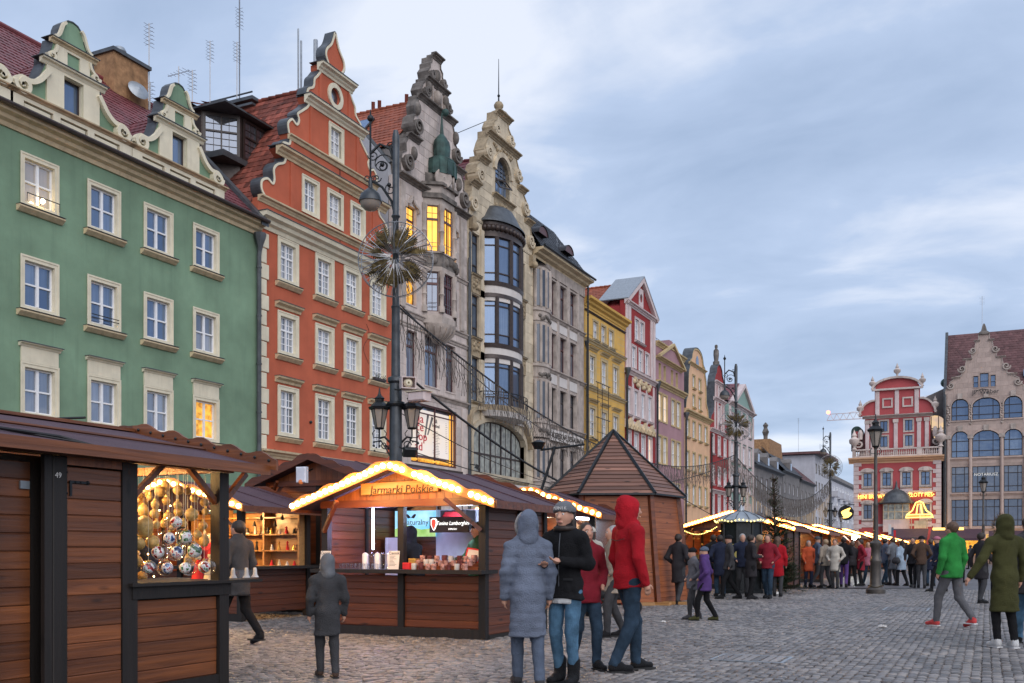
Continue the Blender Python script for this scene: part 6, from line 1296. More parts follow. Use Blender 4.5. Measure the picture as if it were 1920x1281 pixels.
fr = root('fridge', 'white shelved cupboard holding boxes inside the coffee stall', 'cupboard', (JX0+.14, JY+1.6, 0)); part('case', MB().box(0, .4, 0, .28, .1, 1.48).box(0, .03, -.02, 0, .1, 1.48).box(.37, .4, -.02, 0, .1, 1.48), M['whitepanel'], fr)
for z in (.95, 1.2): part('shelf', MB().box(.03, .37, -.08, 0, z, z+.015), M['whitepanel'], fr)
wp = tag(part('white_wall_panel', MB().box(-.1, 1.75, 0, .02, .9, 1.95), M['whitepanel'], None, loc=(JX0+.95, JY+2.05, 0)), 'large white panel on the back wall of the coffee stall', 'panel')
cs = root('coffee_sign', 'dark lit coffee sign with a red shield emblem hanging in the stall', 'sign', (JX0+1.80, JY+.75, 1.66)); part('panel', MB().box(-.32, .36, 0, .03, -.12, .12), M['text_dark'], cs)
part('shield', MB().prism(smooth_path([(-.29, .08), (-.24, .1), (-.19, .08), (-.19, 0), (-.24, -.09), (-.29, 0)], 3), -.012, -.001), M['neonw'], cs); part('emblem', MB().prism(smooth_path([(-.275, .065), (-.24, .085), (-.205, .065), (-.205, 0), (-.24, -.07), (-.275, 0)], 3), -.018, -.013), emit('sign_red', (.9, .05, .03), 1.2), cs)
text(cs, 'Tonino Lamborghini', M['neonw'], .085, (.09, -.006, .02), ext=.001, shear=.25, sx=.82); text(cs, 'ESPRESSO', M['neonw'], .035, (.09, -.006, -.07), ext=.001)
part('hanger', MB().tube([(-.2, .01, .12), (-.2, .01, .36)], .006, 4).tube([(.25, .01, .12), (.25, .01, .36)], .006, 4), M['cable'], cs)
cm = root('coffee_machine', 'red and dark coffee machine on the back shelf of the stall', 'machine', (JX0+1.4, JY+1.8, 1.62)); part('casing', MB().box(-.24, .24, -.15, .15, 0, .3), M['text_dark'], cm); part('cover', MB().lathe([(.2, .02), (.2, .2), (.15, .27), (.02, .28)], 0, -.16, 14, sy=.4), M['redcloth'], cm, 40)
part('shelf', MB().box(1.75, 2.7, 1.4, 2.0, 1.08, 1.11), M['wooddark'], g); part('shelf', MB().box(1.1, 1.9, 1.5, 2.0, 1.59, 1.61), M['wooddark'], g)
# counter goods
def mug(x, y, z, mat, label, group):
    o = root('mug', label, 'mug', (x, y, z), random.uniform(0, 6), group); s = random.uniform(.85, 1.15)
    part('cup', MB().lathe([(.0, .0), (.032*s, .0), (.038*s, .01), (.038*s, .09*s), (.034*s, .09*s), (.033*s, .015), (.0, .014)], 0, 0, 12), mat, o, 50); part('handle', MB().tube([(.036*s, 0, .07*s), (.062*s, 0, .065*s), (.064*s, 0, .035*s), (.037*s, 0, .025*s)], .005, 5), mat, o, 50)
mm = [plaster('mug_glaze_white', (.6, .58, .56), .05, 30, .3, 0, .0), plaster('mug_glaze_red', (.55, .3, .26), .6, 26, .3, 0, .5, dirt=(.4, .03, .03)), plaster('mug_glaze_dark', (.16, .05, .05), .5, 25, .3, 0, .3)]
for k in range(24):
    r_, c_ = divmod(k, 8); kind = random.choice([0, 1, 1, 2])
    mug(JX0+1.70+c_*.12+random.uniform(-.02, .02), JY-.1+r_*.14, .985+.055*r_, mm[kind], '%s glazed mug, %s from the middle post in the %s row of mugs' % (('white', 'red and white', 'dark')[kind], ('first', 'second', 'third', 'fourth', 'fifth', 'sixth', 'seventh', 'last')[c_], ('front', 'middle', 'back')[r_]), 'mugs on the coffee counter')
part('mug_step', MB().box(1.65, 2.7, .02, .3, .985, 1.03), M['wood'], g); part('mug_step', MB().box(1.65, 2.7, .16, .3, 1.031, 1.09), M['wood'], g)
for k in range(13):
    o = tag(part('glass', MB().lathe([(0, 0), (.022, 0), (.03, .085), (.026, .085), (.019, .006), (0, .006)], 0, 0, 10), M['clear'], None, 50, loc=(JX0+.45+k*.075, JY-.12, .985)), '%s clear glass from the left price card, front row on the coffee counter' % ('first second third fourth fifth sixth seventh eighth ninth tenth eleventh twelfth last'.split()[k]), 'glass', 'glasses on the coffee counter')
for k in range(6):
    tag(part('dispenser', MB().lathe([(.0, 0), (.045, 0), (.045, .22), (.03, .24), (0, .25)], 0, 0, 10), M['clear'] if k % 2 else M['whitepanel'], None, 50, loc=(JX0+.72+k*.11, JY+.12, .985)), '%s tall %s from the left behind the row of glasses' % ('first second third fourth fifth last'.split()[k], 'clear glass jar' if k % 2 else 'white canister'), 'jar', 'jars on the coffee counter')
for k, (x, lab) in enumerate(((.2, 'white price card headed Cennik at the left end of the counter'), (1.42, 'white price card headed Cennik beside the middle post'))):
    o = tag(part('price_card', MB().box(-.09, .09, 0, .006, 0, .27), M['paper'], None, loc=(JX0+x, JY-.2, .99), rot=(R(-8), 0, 0)), lab, 'price card'); text(o, 'Cennik', M['text_dark'], .062, (0, -.002, .235), ext=.0005); b = MB()
    for i in range(8): b.box(-.07, -.07+random.uniform(.05, .13), -.001, 0, .19-i*.02, .195-i*.02)
    part('print', b, M['text_dark'], o, kind='stuff')
for k, (x, z, mt) in enumerate(((1.55, 0, 'redcloth'), (1.62, 0, 'gold'))): tag(part('gift_tin', MB().bbox(-.06, .06, -.06, .06, 0, .16 if k else .1, .008), M[mt], None, loc=(JX0+x, JY+.05*k, .985)), ('red cloth-covered box beside the middle post', 'tall golden tin beside the middle post')[k], 'box')
pf = root('picture_frame', 'small tilted framed picture at the right end of the mug display', 'picture', (JX0+2.5, JY+.2, 1.1)); part('frame', MB().prism(rect(-.12, 0, .24, .2), 0, .015, [rect(-.1, .02, .2, .16)]), M['redcloth'], pf, rot=(R(-15), R(8), 0)); part('picture', MB().box(-.1, .1, .005, .01, .02, .18), M['paper'], pf, rot=(R(-15), R(8), 0))
STR_ = plaster('glow_backing_straw', (.42, .26, .08), .4, 9, .7, .4, .2, fine=30)  # straw tone of the added backing, stands in for warm glow
# ---- stall 49 in the left foreground: roof ridge runs along the row
S0 = 3.2
g = root('market_stall', 'dark red-brown stall marked 49 hung with straw and glass baubles', 'market stall', (-6.41, S0, 0), R(90), 'wooden market stalls'); LN = 7.27-S0
for x0, x1, ya in ((1.55, 1.66, .1), (2.05, 2.12, .03), (2.8, 2.96, .1), (LN-.125, LN, .1)): part('post', MB().box(x0, x1, -.01, ya, 0, 1.98), M['wooddark'], g)
part('number_post', MB().bbox(2.125, 2.255, -.015, .08, 0, 1.98, .006), M['wooddark'], g); text(g, '49', M['paper'], .06, (2.165, -.02, 1.83), ext=.001)
boards(g, 2.262, .0, .03, .535, 1.88, 15, 0, M['wood49'])
for zz in (1.78,): 
    b = MB().box(2.28, 2.44, -.012, .0, zz, zz+.02).box(2.28, 2.30, -.012, 0, zz-.1, zz).sphere((2.45, -.008, zz+.01), .018, 6, 4)
    for q in ((2.25, zz+.08), (2.25, zz-.08), (2.33, zz+.01), (2.38, zz+.01)): b.sphere((q[0], -.012, q[1]), .009, 6, 4)
    part('hinge', b, M['iron'], g)
part('door_rail', MB().box(2.26, 2.8, -.005, .05, 1.92, 1.99), M['woodz'], g)
boards(g, 1.66, .12, .03, .37, 1.9, 14, 0, M['wood49']); boards(g, 0, .02, .03, 1.55, 1.9, 15, 0, M['wood49'])
part('latch_plate', MB().box(1.93, 2.01, .1, .118, 1.72, 1.78), M['zinc'], g)
boards(g, 2.97, .02, .12, LN-.13-2.97, .72, 6, 0, M['wood49']); part('sill_beam', MB().box(2.96, LN-.125, -.005, .1, 0, .115), M['wooddark'], g); part('counter_beam', MB().box(2.9, LN+.02, -.02, .1, .85, .955), M['wooddark'], g)
part('counter', MB().box(2.86, LN+.42, -.06, 1.1, .957, .985), M['wooddark'], g); part('end_shelf_leg', MB().box(LN+.3, LN+.36, .9, .96, 0, .956), M['wooddark'], g)
boards(g, LN-.02, .11, .12, 3.0, .72, 6, R(90), M['wood49'])
part('header_beam', MB().box(0, LN+.05, -.03, .1, 1.985, 2.08), M['wood49'], g); boards(g, 0, 3.1, .05, LN, 1.95, 14, 0, M['wood49'], joined=True)
part('tie_beam', MB().box(LN-.1, LN, .1, 3.1, 1.985, 2.06), M['wood49'], g); part('post', MB().box(LN-.12, LN, 3.05, 3.17, 0, 1.98), M['wooddark'], g)
yr = 1.55; zr = 2.45; ye = -.2; ze = 2.03
for sgn in (-1, 1):
    ya = yr + sgn*(yr+.2)
    m = MB(); x0, x1 = -.3, LN+.33; m.add([(x0, yr, zr), (x1, yr, zr), (x1, ya, ze), (x0, ya, ze), (x0, yr, zr+.03), (x1, yr, zr+.03), (x1, ya, ze+.03), (x0, ya, ze+.03)], [(0,1,2,3),(7,6,5,4),(0,4,5,1),(1,5,6,2),(2,6,7,3),(3,7,4,0)]); part('roof_slope', m, M['roofing'], g)
    part('eave_board', MB().box(x0, x1, min(ya, ya-.03*(-sgn)), max(ya, ya-.03*(-sgn)), ze-.05, ze+.04), M['wood49'], g)
part('ridge_board', MB().box(-.3, LN+.3, yr-.06, yr+.06, zr+.03, zr+.06), M['wood49'], g)
part('roof_batten', MB().tube([(-.3, .75, 2.31), (LN+.3, .55, 2.26)], .014, 5), M['wood49'], g)
part('roof_cable', MB().tube([(.6, -.1, 2.1), (1.4, .15, 2.17), (2.2, .0, 2.13), (2.5, -.21, 2.04)], .012, 5).tube([(0, .3, 2.2), (1.5, .28, 2.19), (2.3, -.1, 2.09), (2.42, -.2, 1.98)], .009, 5), M['cable'], g)
for sgn in (-1, 1):
    b = MB().prism(wavy(0, zr+.05, 1.85, ze+.04, .10, .05, 5), -.015, .015); o = part('barge_board', b, M['wood49'], g, loc=(LN+.34, yr, 0), rot=(0, 0, R(-90) if sgn < 0 else R(90)))
    b = MB()
    for i in range(11): t = (i+.5)/11; b.sphere((1.85*t, -.02, zr+.04+(ze-zr)*t), .016, 6, 4)
    part('unlit_bulb_row', b, M['iron'], o, kind='stuff', loc=(0, .05 if sgn > 0 else -.0, .03))
beam(g, 'brace', (LN-.06, -.02, 1.55), (LN-.06, -.02+.0, 1.56), .01, M['wood49'])
beam(g, 'brace', (LN+.0, .05, 1.72), (LN+.30, .05, 2.0), .05, M['wood49']); beam(g, 'brace', (LN-.45, .05, 2.0), (LN-.06, .05, 1.66), .05, M['wood49']); beam(g, 'brace', (2.95, .05, 1.7), (3.3, .05, 2.0), .045, M['wood49'])
light('stall_lamp', g, (LN-.6, 1.25, 1.88), 110, (1, .56, .18), .1); light('stall_lamp', g, (LN-.9, .55, 1.9), 30, (1, .66, .3), .08)
part('lamp_bulb', MB().sphere((LN-.6, 1.25, 1.93), .04, 8, 6), M['bulb'], g)
part('leak_backing', MB().box(0, 1.53, .06, .075, .02, 1.95).box(1.60, 2.86, .15, .165, .0, 1.98).box(2.13, 2.79, .085, .1, .02, 1.95).box(2.97, LN-.13, .06, .075, .1, .9), M['wooddark'], g)  # dark panels added behind the planks to block the stall lamp's light
part('glow_backing', MB().box(LN-1.9, LN-.45, 1.75, 1.77, .95, 1.7), STR_, g)  # added gold sheet, gives the baubles a warm glowing background
def world_at(px, py, D):
    """point that lies on the upright plane D metres to the left of the camera, along the row"""
    u = (px-960)/1867; Y = D*(_c+u*_s)/(_s-u*_c); z = D*_s + Y*_c
    return -D, Y, 1.25+(1034-py)*z/1867
def painted(name, cols):
    m, nt, b = base_mat(name, .18); L = nt.links.new; tc = nd(nt, 'ShaderNodeTexCoord'); oi = nd(nt, 'ShaderNodeObjectInfo'); va = nd(nt, 'ShaderNodeVectorMath', operation='ADD'); L(tc.outputs['Object'], va.inputs[0]); L(oi.outputs['Location'], va.inputs[1])
    n = nd(nt, 'ShaderNodeTexNoise', Scale=24.0, Detail=2.0); L(va.outputs[0], n.inputs['Vector']); cr = nd(nt, 'ShaderNodeValToRGB'); cr.color_ramp.interpolation = 'CONSTANT'; L(n.outputs[0], cr.inputs[0]); e = cr.color_ramp.elements
    e[0].position = 0; e[0].color = rgb(cols[0]); e[1].position = .40; e[1].color = rgb(cols[1]); x = e.new(.46); x.color = rgb((.72, .70, .68)); x = e.new(.60); x.color = rgb(cols[2]); x = e.new(.66); x.color = rgb((.72, .70, .68)); L(cr.outputs[0], b.inputs['Base Color'])
    n2 = nd(nt, 'ShaderNodeTexNoise', Scale=40.0); L(va.outputs[0], n2.inputs['Vector']); return m
PT = [painted('painted_red', ((.10, .02, .02), (.5, .03, .03), (.06, .16, .06))), painted('painted_blue', ((.03, .04, .10), (.12, .2, .4), (.5, .05, .05))), painted('painted_green', ((.03, .08, .03), (.08, .22, .08), (.5, .05, .05)))]
STR = plaster('straw_bauble', (.50, .33, .12), .35, 22, .35, .3, .35, dirt=(.24, .10, .03), fine=40)
WM = [(495,585,55),(430,735,55),(582,725,60),(325,865,58),(500,865,60),(665,850,68),(237,1010,55),(412,1010,55),(577,1010,55),(752,1000,58)]
ST = [(145,320,45),(340,305,50),(395,250,40),(515,290,50),(600,300,36),(660,365,40),(300,425,38),(400,390,38),(508,430,40),(755,405,42),(190,480,50),(295,510,45),(420,535,45),(515,490,45),(100,415,40),(635,515,62),(765,490,35),(740,620,42),(200,630,85),(310,610,40),(145,785,62),(275,770,65),(752,755,48),(110,560,34),(250,360,30),(455,640,30),(380,600,34),(560,600,34),(690,700,40),(120,950,60),(600,930,34)]
labs = {}
def where(x, y):
    r_ = ('topmost row', 'second row', 'middle of the tangle', 'fourth row', 'row above the counter')[min(4, int((y-200)/175))]
    c_ = ('against the dark door post', 'left of centre', 'at the centre', 'right of centre', 'next to the corner post')[min(4, int((x-70)/145))]
    return r_, c_
for k, (x, y, r_) in enumerate([(a, b_, c, ) for a, b_, c in WM] + ST):
    px, py = 230+x/4.927, 860+y/4.927; painted_ = k < len(WM); D = 6.5 if painted_ else random.choice((6.6, 6.75, 6.95, 7.1))
    wx_, wy_, wz_ = world_at(px, py, D); rad = r_/4.927*(D*_s+wy_*_c)/1867
    rr, cc = where(x, y); mot = ('red winter figure', 'blue winter scene', 'green and red sprig')[k % 3]
    lb = (f'white bauble painted with a {mot}, {rr}, {cc}' if painted_ else f'{"large " if r_ > 60 else "small " if r_ < 38 else ""}straw coloured bauble, {rr}, {cc}')
    while lb in labs: lb += ', behind its twin' if 'behind' not in lb else ' too'
    labs[lb] = 1
    o = root('bauble', ' '.join(lb.split()[:16]), 'bauble', (wx_, wy_, wz_), random.uniform(0, 6), 'baubles hanging in stall 49')
    if painted_:
        part('painted_ball', MB().sphere((0, 0, 0), rad, 16, 10), PT[k % 3], o, 60); part('glass_shell', MB().sphere((.02, .03, 0), rad*1.35, 14, 9), M['clear'], o, 60)
    else: part('ball', MB().sphere((0, 0, 0), rad, 14, 9, 1.25 if k % 4 == 0 else 1), STR, o, 60)
    part('cap', MB().lathe([(.012, rad*.95), (.012, rad+.015), (.002, rad+.02)], 0, 0, 8), M['gold'], o); part('string', MB().tube([(0, 0, rad+.01), (0, 0, max(rad+.05, 1.97-wz_))], .0016, 3), M['cream'], o)
b = MB(); b2 = MB()
for i in range(150):
    yy = random.uniform(.75, 1.5); xx = random.uniform(LN-1.45, LN-.15) ; zz = random.uniform(1.0, 1.85); b.sphere((xx, yy, zz), random.uniform(.025, .06), 8, 6)
for i in range(70): b2.sphere((random.uniform(LN-1.3, LN-.15), random.uniform(.5, 1.6), random.uniform(1.0, 1.9)), .007, 5, 4)
part('crowded_baubles', b, STR, g, 60, kind='stuff'); part('added_glow_speck', b2, M['bulb'], g, kind='stuff')  # tiny glowing specks added to warm the display, not real string lights
# figures and small things on the end shelf
def figurine(px, py, D, h, mat, lab, head=True):
    x, y, z = world_at(px, py, D); o = root('figurine', lab, 'figurine', (x, y, .985)); part('robe', MB().lathe([(0, 0), (h*.3, 0), (h*.26, h*.1), (h*.1, h*.7), (h*.05, h*.8)], 0, 0, 12), mat, o, 50)
    part('head', MB().sphere((0, 0, h*.86), h*.12, 8, 6), M['cream'], o, 50); part('wing', MB().sphere((.02, .03, h*.6), h*.2, 8, 5, .6), M['paper'], o, 50); part('cap', MB().lathe([(h*.11, h*.92), (h*.03, h*1.15), (.002, h*1.2)], 0, 0, 8), M['redcloth'], o, 50)
figurine(402, 1075, 6.55, .20, M['paper'], 'white angel figurine at the corner of stall 49 counter'); figurine(411, 1080, 6.5, .17, M['redcloth'], 'red angel figurine in front of the white one'); figurine(395, 1075, 6.8, .26, M['cream'], 'tall cream figurine with red cap beside the corner post')
figurine(372, 1070, 6.9, .24, M['redcloth'], 'red robed figurine behind the lowest painted baubles')
for k, (px, lab, mt) in enumerate(((437, 'white heart-shaped ornament lying on the end shelf', 'paper'), (462, 'small white bell in a clear box on the end shelf', 'paper'), (478, 'second small white bell at the outer end of the shelf', 'paper'))):
    x, y, z = world_at(px, 1080, 6.8); o = tag(part('bell', MB().lathe([(0, .1), (.012, .1), (.018, .085), (.022, .03), (.04, .0), (.0, .0)], 0, 0, 10), M[mt], None, 50, loc=(x, y, .985)), lab, 'bell')
x, y, z = world_at(455, 1080, 6.75); tag(part('display_box', MB().box(-.06, .06, -.12, .12, 0, .08), M['clear'], None, loc=(x, y, .986)), 'clear plastic box around the bells on the end shelf', 'box')
# ---- stall with lit shelves behind
g = gstall(-14.9, -11.95, 13.9, 2.0, 'stall with glowing pine shelves of bells and figures behind stall 49', side_open=True, eave=2.08, ridge=2.5, near=True, e=110, back=True, nb=12, ecol=(1, .6, .24))
sh = root('shelf_unit', 'pine shelves with hanging ornaments inside the stall behind stall 49', 'shelves', (-14.75, 15.62, .95))
part('back_board', MB().box(0, 2.75, .2, .22, 0, 1.05), M['pinewood'], sh)
for x in (0, .9, 1.85, 2.7): part('upright', MB().box(x, x+.04, 0, .2, 0, 1.15), M['pinewood'], sh)
for z in (0, .3, .62, .95):
    part('shelf', MB().box(.04, 2.7, 0, .2, z, z+.025), M['pinewood'], sh)
GB = [MB().lathe([(0, 0), (.03, 0), (.035, .03), (.015, .1), (.025, .13), (.0, .16)], 0, 0, 8).mesh('ornament', 50), MB().lathe([(0, .1), (.012, .1), (.02, .07), (.04, .0), (0, 0)], 0, 0, 8).mesh('ornament', 50)]
GM = [M['paper'], M['gold'], M['redcloth'], M['text_dark'], M['cream']]
GBS = [[me.copy() for me in GB] for _ in GM]
for i, q in enumerate(GBS):
    for me in q: me.materials.append(GM[i])
for z in (.925, 1.225, 1.545):
    for i in range(14):
        o = link('ornament', random.choice(random.choice(GBS)), None, None, (-14.65+i*.19+random.uniform(-.02, .02), 15.7, z+.05)); o.scale = (1, 1, random.uniform(.8, 1.25)); tag(o, 'tiny figure standing %s from the left on the %s glowing pine shelf' % ('first second third fourth fifth sixth seventh eighth ninth tenth eleventh twelfth thirteenth last'.split()[i], 'low' if z < 1 else 'middle' if z < 1.4 else 'high'), 'ornament', 'ornaments on the pine shelves')
for i in range(9):
    o = link('hanging_ornament', GBS[3][1], None, None, (-13.6+i*.17, 15.4, 1.62+.12*(i % 3))); tag(o, '%s dark little ornament from the left hanging before the pine shelves' % ('first second third fourth fifth sixth seventh eighth last'.split()[i]), 'ornament', 'ornaments hanging before the pine shelves')
# red awning stall deep behind the baubles
g = gstall(-18.9, -15.6, 13.6, 2.0, 'warm lit stall seen through the left of the baubles', e=70, nb=14, eave=2.1, ridge=2.6)
# ---- tall closed stall with white siren box
g = gstall(-13.6, -11.0, 16.6, 2.8, 'taller dark closed stall with a white alarm box on its gable', eave=2.68, ridge=3.14, near=True, bulbs=False, front_closed=True, e=0, over=.3)
ab = root('alarm_box', 'white alarm box with orange lamp on the dark gable', 'alarm box', (-12.35, 16.2, 2.62)); part('case', MB().bbox(-.12, .12, -.1, .0, 0, .32, .02), M['whitepanel'], ab); part('lamp', MB().sphere((0, -.08, .02), .05, 8, 6), emit('alarm_amber', (.7, .2, .06), .4), ab); part('wall_arm', MB().tube([(0, 0, .2), (0, .3, .3)], .015), M['iron'], ab)
# ---- stall behind the woman, half closed with clear sheeting
g = gstall(-10.6, -7.75, 20.4, 1.5, 'stall hung with clear sheeting under a cold white lamp beside the hut', eave=2.1, ridge=2.6, side_open=True, e=45, ecol=(1, .78, .5), nb=12)
part('plastic_sheet', MB().box(2.86, 2.87, .1, 1.4, 1.0, 2.0), clear_glass('clear_sheet', (.85, .85, .85), .25, .5), g)
part('tube_lamp', MB().tube([(2.3, .2, 2.0), (2.3, 1.3, 2.0)], .03, 8), M['ledwhite'], g)
# ---- stalls in a row towards the far end
def goods(g, Wd, dep, n=26):
    b = MB()
    for i in range(n): b.sphere((.2+random.random()*(Wd-.4), .1+random.random()*.15, 1.02+random.random()*.7), random.uniform(.03, .07), 6, 5)
    part('hanging_goods', b, M['gold'], g, kind='stuff')
    b = MB()
    for i in range(n): b.box(*(lambda x, y: (x, x+.12, y, y+.1))(.2+random.random()*(Wd-.5), -.1+random.random()*.3), .985, 1.0+random.random()*.2)
    part('counter_goods', b, random.choice((M['redcloth'], M['paper'], M['frond'])), g, kind='stuff')
for k, (Y, lab) in enumerate(((33.9, 'stall with orange glowing gable left of the dome kiosk'), (41.7, 'stall with a row of bulbs just right of the fir'), (52.6, 'second bulb-lit stall past the fir, with a white floodlight'), (63.5, 'third bulb-lit stall past the fir'), (75, 'fourth bulb-lit stall past the fir, before the rose house'), (87, 'fifth and last bulb-lit stall of the row'))):
    g = gstall(-9.6, -6.0, Y, 2.6, lab, eave=2.05, ridge=2.56, e=90 if k else 120, ecol=(1, .55, .2), nb=20, side_open=k > 0); goods(g, 3.6, 2.6)
    if k == 2: part('floodlight_lens', MB().sphere((3.65, -.5, 1.93), .11, 10, 7), M['lampwhite'], g); part('floodlight_arm', MB().tube([(3.65, -.45, 2.0), (3.6, -.1, 2.05)], .02), M['iron'], g); light('floodlight', g, (3.75, -.8, 1.9), 60, (.95, 1, .92), .1)
for k, (X, Y, lab) in enumerate(((-16.5, 30, 'bulb-lit stall in the second row behind the hexagonal hut'), (-15.5, 41, 'second-row stall behind the bulb-lit stalls, nearer'), (-15.5, 56, 'second-row stall behind the bulb-lit stalls, farther'))): goods(gstall(X, X+3.4, Y, 2.6, lab, e=70, ecol=(1, .55, .2), nb=18), 3.4, 2.6)
# ---- hexagonal hut
C0 = Vector((-8.43, 23.57, 0)); tw = (-C0).normalized(); rt = Vector((_c, _s, 0)); rt = (rt - tw*rt.dot(tw)).normalized()
g = root('hexagonal_hut', 'closed hexagonal plank hut with a steep boarded pyramid roof', 'hut', C0); ang = [33+60*i for i in range(6)]
def hp_(a, r, z): v = tw*math.cos(R(a))*r + rt*math.sin(R(a))*r; return Vector((v.x, v.y, z))
apex = Vector((0, 0, 4.25))
for i in range(6):
    a, b_ = ang[i], ang[(i+1) % 6]; vis_ = i in (0, 5, 1, 4)
    n = 20; me_parts = []
    for k in range(n):
        z0, z1 = .04+k*(2.52/n), .04+(k+1)*(2.52/n)-.005; r0 = 1.88-.30*z0/2.56; r1 = 1.88-.30*z1/2.56
        P0, P1, P2, P3 = hp_(a, r0, z0), hp_(b_, r0, z0), hp_(b_, r1, z1), hp_(a, r1, z1); nrm = (P1-P0).cross(P3-P0).normalized()
        if nrm.dot(P0) > 0: nrm = -nrm
        q = nrm*.03; o_ = -nrm*.006; mb = MB().add([P0, P1, P2+o_, P3+o_, P0+q, P1+q, P2+q, P3+q], [(0,1,2,3),(7,6,5,4),(0,4,5,1),(1,5,6,2),(2,6,7,3),(3,7,4,0)])
        # grain runs along the board: build each board in its own frame
        mid = (P0+P1)/2; ax = (P1-P0).normalized(); rz = math.atan2(ax.y, ax.x); Mi = Matrix.Rotation(-rz, 3, 'Z')
        mb.v = [tuple(Mi @ (Vector(v)-mid)) for v in mb.v]; part('plank', mb, M['woodhut'], g, loc=mid, rot=(0, 0, rz))
    beam(g, 'corner_post', hp_(a, 1.905, .02), hp_(a, 1.61, 2.58), .11, M['wood'])
    # roof boards
    E0, E1 = hp_(a, 1.78, 2.6), hp_(b_, 1.78, 2.6); n = 17
    for k in range(n):
        t0, t1 = k/n, (k+1)/n-.004
        A0, A1, B1, B0 = E0.lerp(apex, t0), E1.lerp(apex, t0), E1.lerp(apex, t1), E0.lerp(apex, t1); nrm = (A1-A0).cross(apex-A0).normalized()
        if nrm.z < 0: nrm = -nrm
        u_ = nrm*.018; mb = MB().add([A0+u_, A1+u_, B1+nrm*.004, B0+nrm*.004, A0-nrm*.01, A1-nrm*.01, B1-nrm*.01, B0-nrm*.01], [(0,1,2,3),(7,6,5,4),(0,4,5,1),(1,5,6,2),(2,6,7,3),(3,7,4,0)])
        mid = (A0+A1)/2; ax = (A1-A0).normalized(); rz = math.atan2(ax.y, ax.x); Mi = Matrix.Rotation(-rz, 3, 'Z'); mb.v = [tuple(Mi @ (Vector(v)-mid)) for v in mb.v]; part('roof_board', mb, M['woodroof'], g, loc=mid, rot=(0, 0, rz))
    part('hip_strip', MB().tube([hp_(a, 1.80, 2.62), apex+Vector((0, 0, .03))], .045, 4), M['iron'], g); part('eave_trim', MB().tube([E0, E1], .03, 4), M['iron'], g)
for a in (20, 33, 48): o = hp_(a, 1.95, 0); part('footing_plank', MB().box(-.28, .28, -.08, .08, 0, .07), M['pinewood'], g, loc=o, rot=(0, 0, R(a+ (10 if a < 30 else -40))))
# ---- dome kiosk
x, y = W2(1390, 30.0); g = root('dome_kiosk', 'dark round kiosk with ribbed blue-grey dome roof and yellow string lights', 'kiosk', (x, y, 0))
part('drum', MB().lathe([(.66, 0), (.66, .1), (.58, .14), (.58, 2.1)], 0, 0, 8), M['iron'], g); part('dome', MB().lathe([(.76, 2.13), (.75, 2.2), (.55, 2.32), (.3, 2.42), (.1, 2.47), (.04, 2.6), (.01, 2.65)], 0, 0, 12), M['zinc'], g)
b = MB()
for i in range(12): a = 2*PI*i/12; b.tube([(.76*math.cos(a), .76*math.sin(a), 2.2), (.56*math.cos(a), .56*math.sin(a), 2.33), (.1*math.cos(a), .1*math.sin(a), 2.48)], .012, 4)
part('dome_rib', b, M['lead'], g, kind='stuff'); b = MB()
for i in range(44): a = 2*PI*i/44; b.sphere((.79*math.cos(a), .79*math.sin(a), 2.16+.03*math.sin(a*8)), .02, 5, 4)
part('string_light', b, M['string'], g, kind='stuff'); b = MB()
for i in range(26): a = PI*i/25; b.sphere((-.8-1.3*i/25, .4*i/25+.2, 2.0-.22*math.sin(a)), .016, 5, 4)
part('light_garland', b, M['string'], g, kind='stuff')
part('notice', MB().box(-.16, .16, -.02, 0, 0, .42), simple('yellow_paper', (.5, .42, .12), .7), g, loc=(-.15, -.63, 1.05), rot=(0, 0, R(-15)))
for i in range(8): part('panel_rib', MB().tube([(.6*math.cos(2*PI*i/8), .6*math.sin(2*PI*i/8), .1), (.6*math.cos(2*PI*i/8), .6*math.sin(2*PI*i/8), 2.1)], .03, 5), M['iron'], g)
# ---- terrace tents before the end houses
for k, (X0_, X1_, Y, H, lab) in enumerate(((-9.5, -5.6, 112, 3.7, 'low mauve awning over the terrace under the rose house'), (-5.3, -.4, 111, 3.6, 'long mauve awning with orange tube light beside the neon sign'), (.2, 7, 112, 3.4, 'dark awning under the gold restaurant letters'))):
    g = root('terrace_awning', lab, 'awning', (X0_, Y, 0), 0, 'awnings at the far end'); w = X1_-X0_
    part('canopy', MB().add([(0,0,H-1.0),(w,0,H-1.0),(w,3.5,H),(0,3.5,H),(0,0,H-1.25),(w,0,H-1.25),(w,3.5,H-.1),(0,3.5,H-.1)], [(0,1,2,3),(7,6,5,4),(0,4,5,1),(1,5,6,2),(2,6,7,3),(3,7,4,0)]), M['roofing'], g)
    for q in (0, .5, 1): part('post', MB().tube([(.1+(w-.2)*q, .1, 0), (.1+(w-.2)*q, .1, H-1.2)], .06), M['iron'], g)
    part('lit_back', MB().box(.2, w-.2, 3.2, 3.3, .9, H-1.0), M['lit_gold'], g)
    if k == 1: part('tube_light', MB().tube([(.3, .1, H-.05), (3.2, .1, H-.05)], .12, 6), M['neon'], g)
    light('terrace_lamp', g, (w/2, 1.0, H-1.3), 120, (1, .6, .3), .3)
fl = root('flag', 'small white red and blue flag on the terrace roof', 'flag', (-9.0, 108, 0)); part('staff', MB().tube([(0, 0, 0), (0, 0, 4.1)], .03), M['paper'], fl)
for i, mt in enumerate(('paper', 'glass_blue', 'redcloth')): part('stripe', MB().box(.03+i*.22, .25+i*.22, 0, .02, 3.0-.2*i, 4.0-.3*i), M[mt], fl)
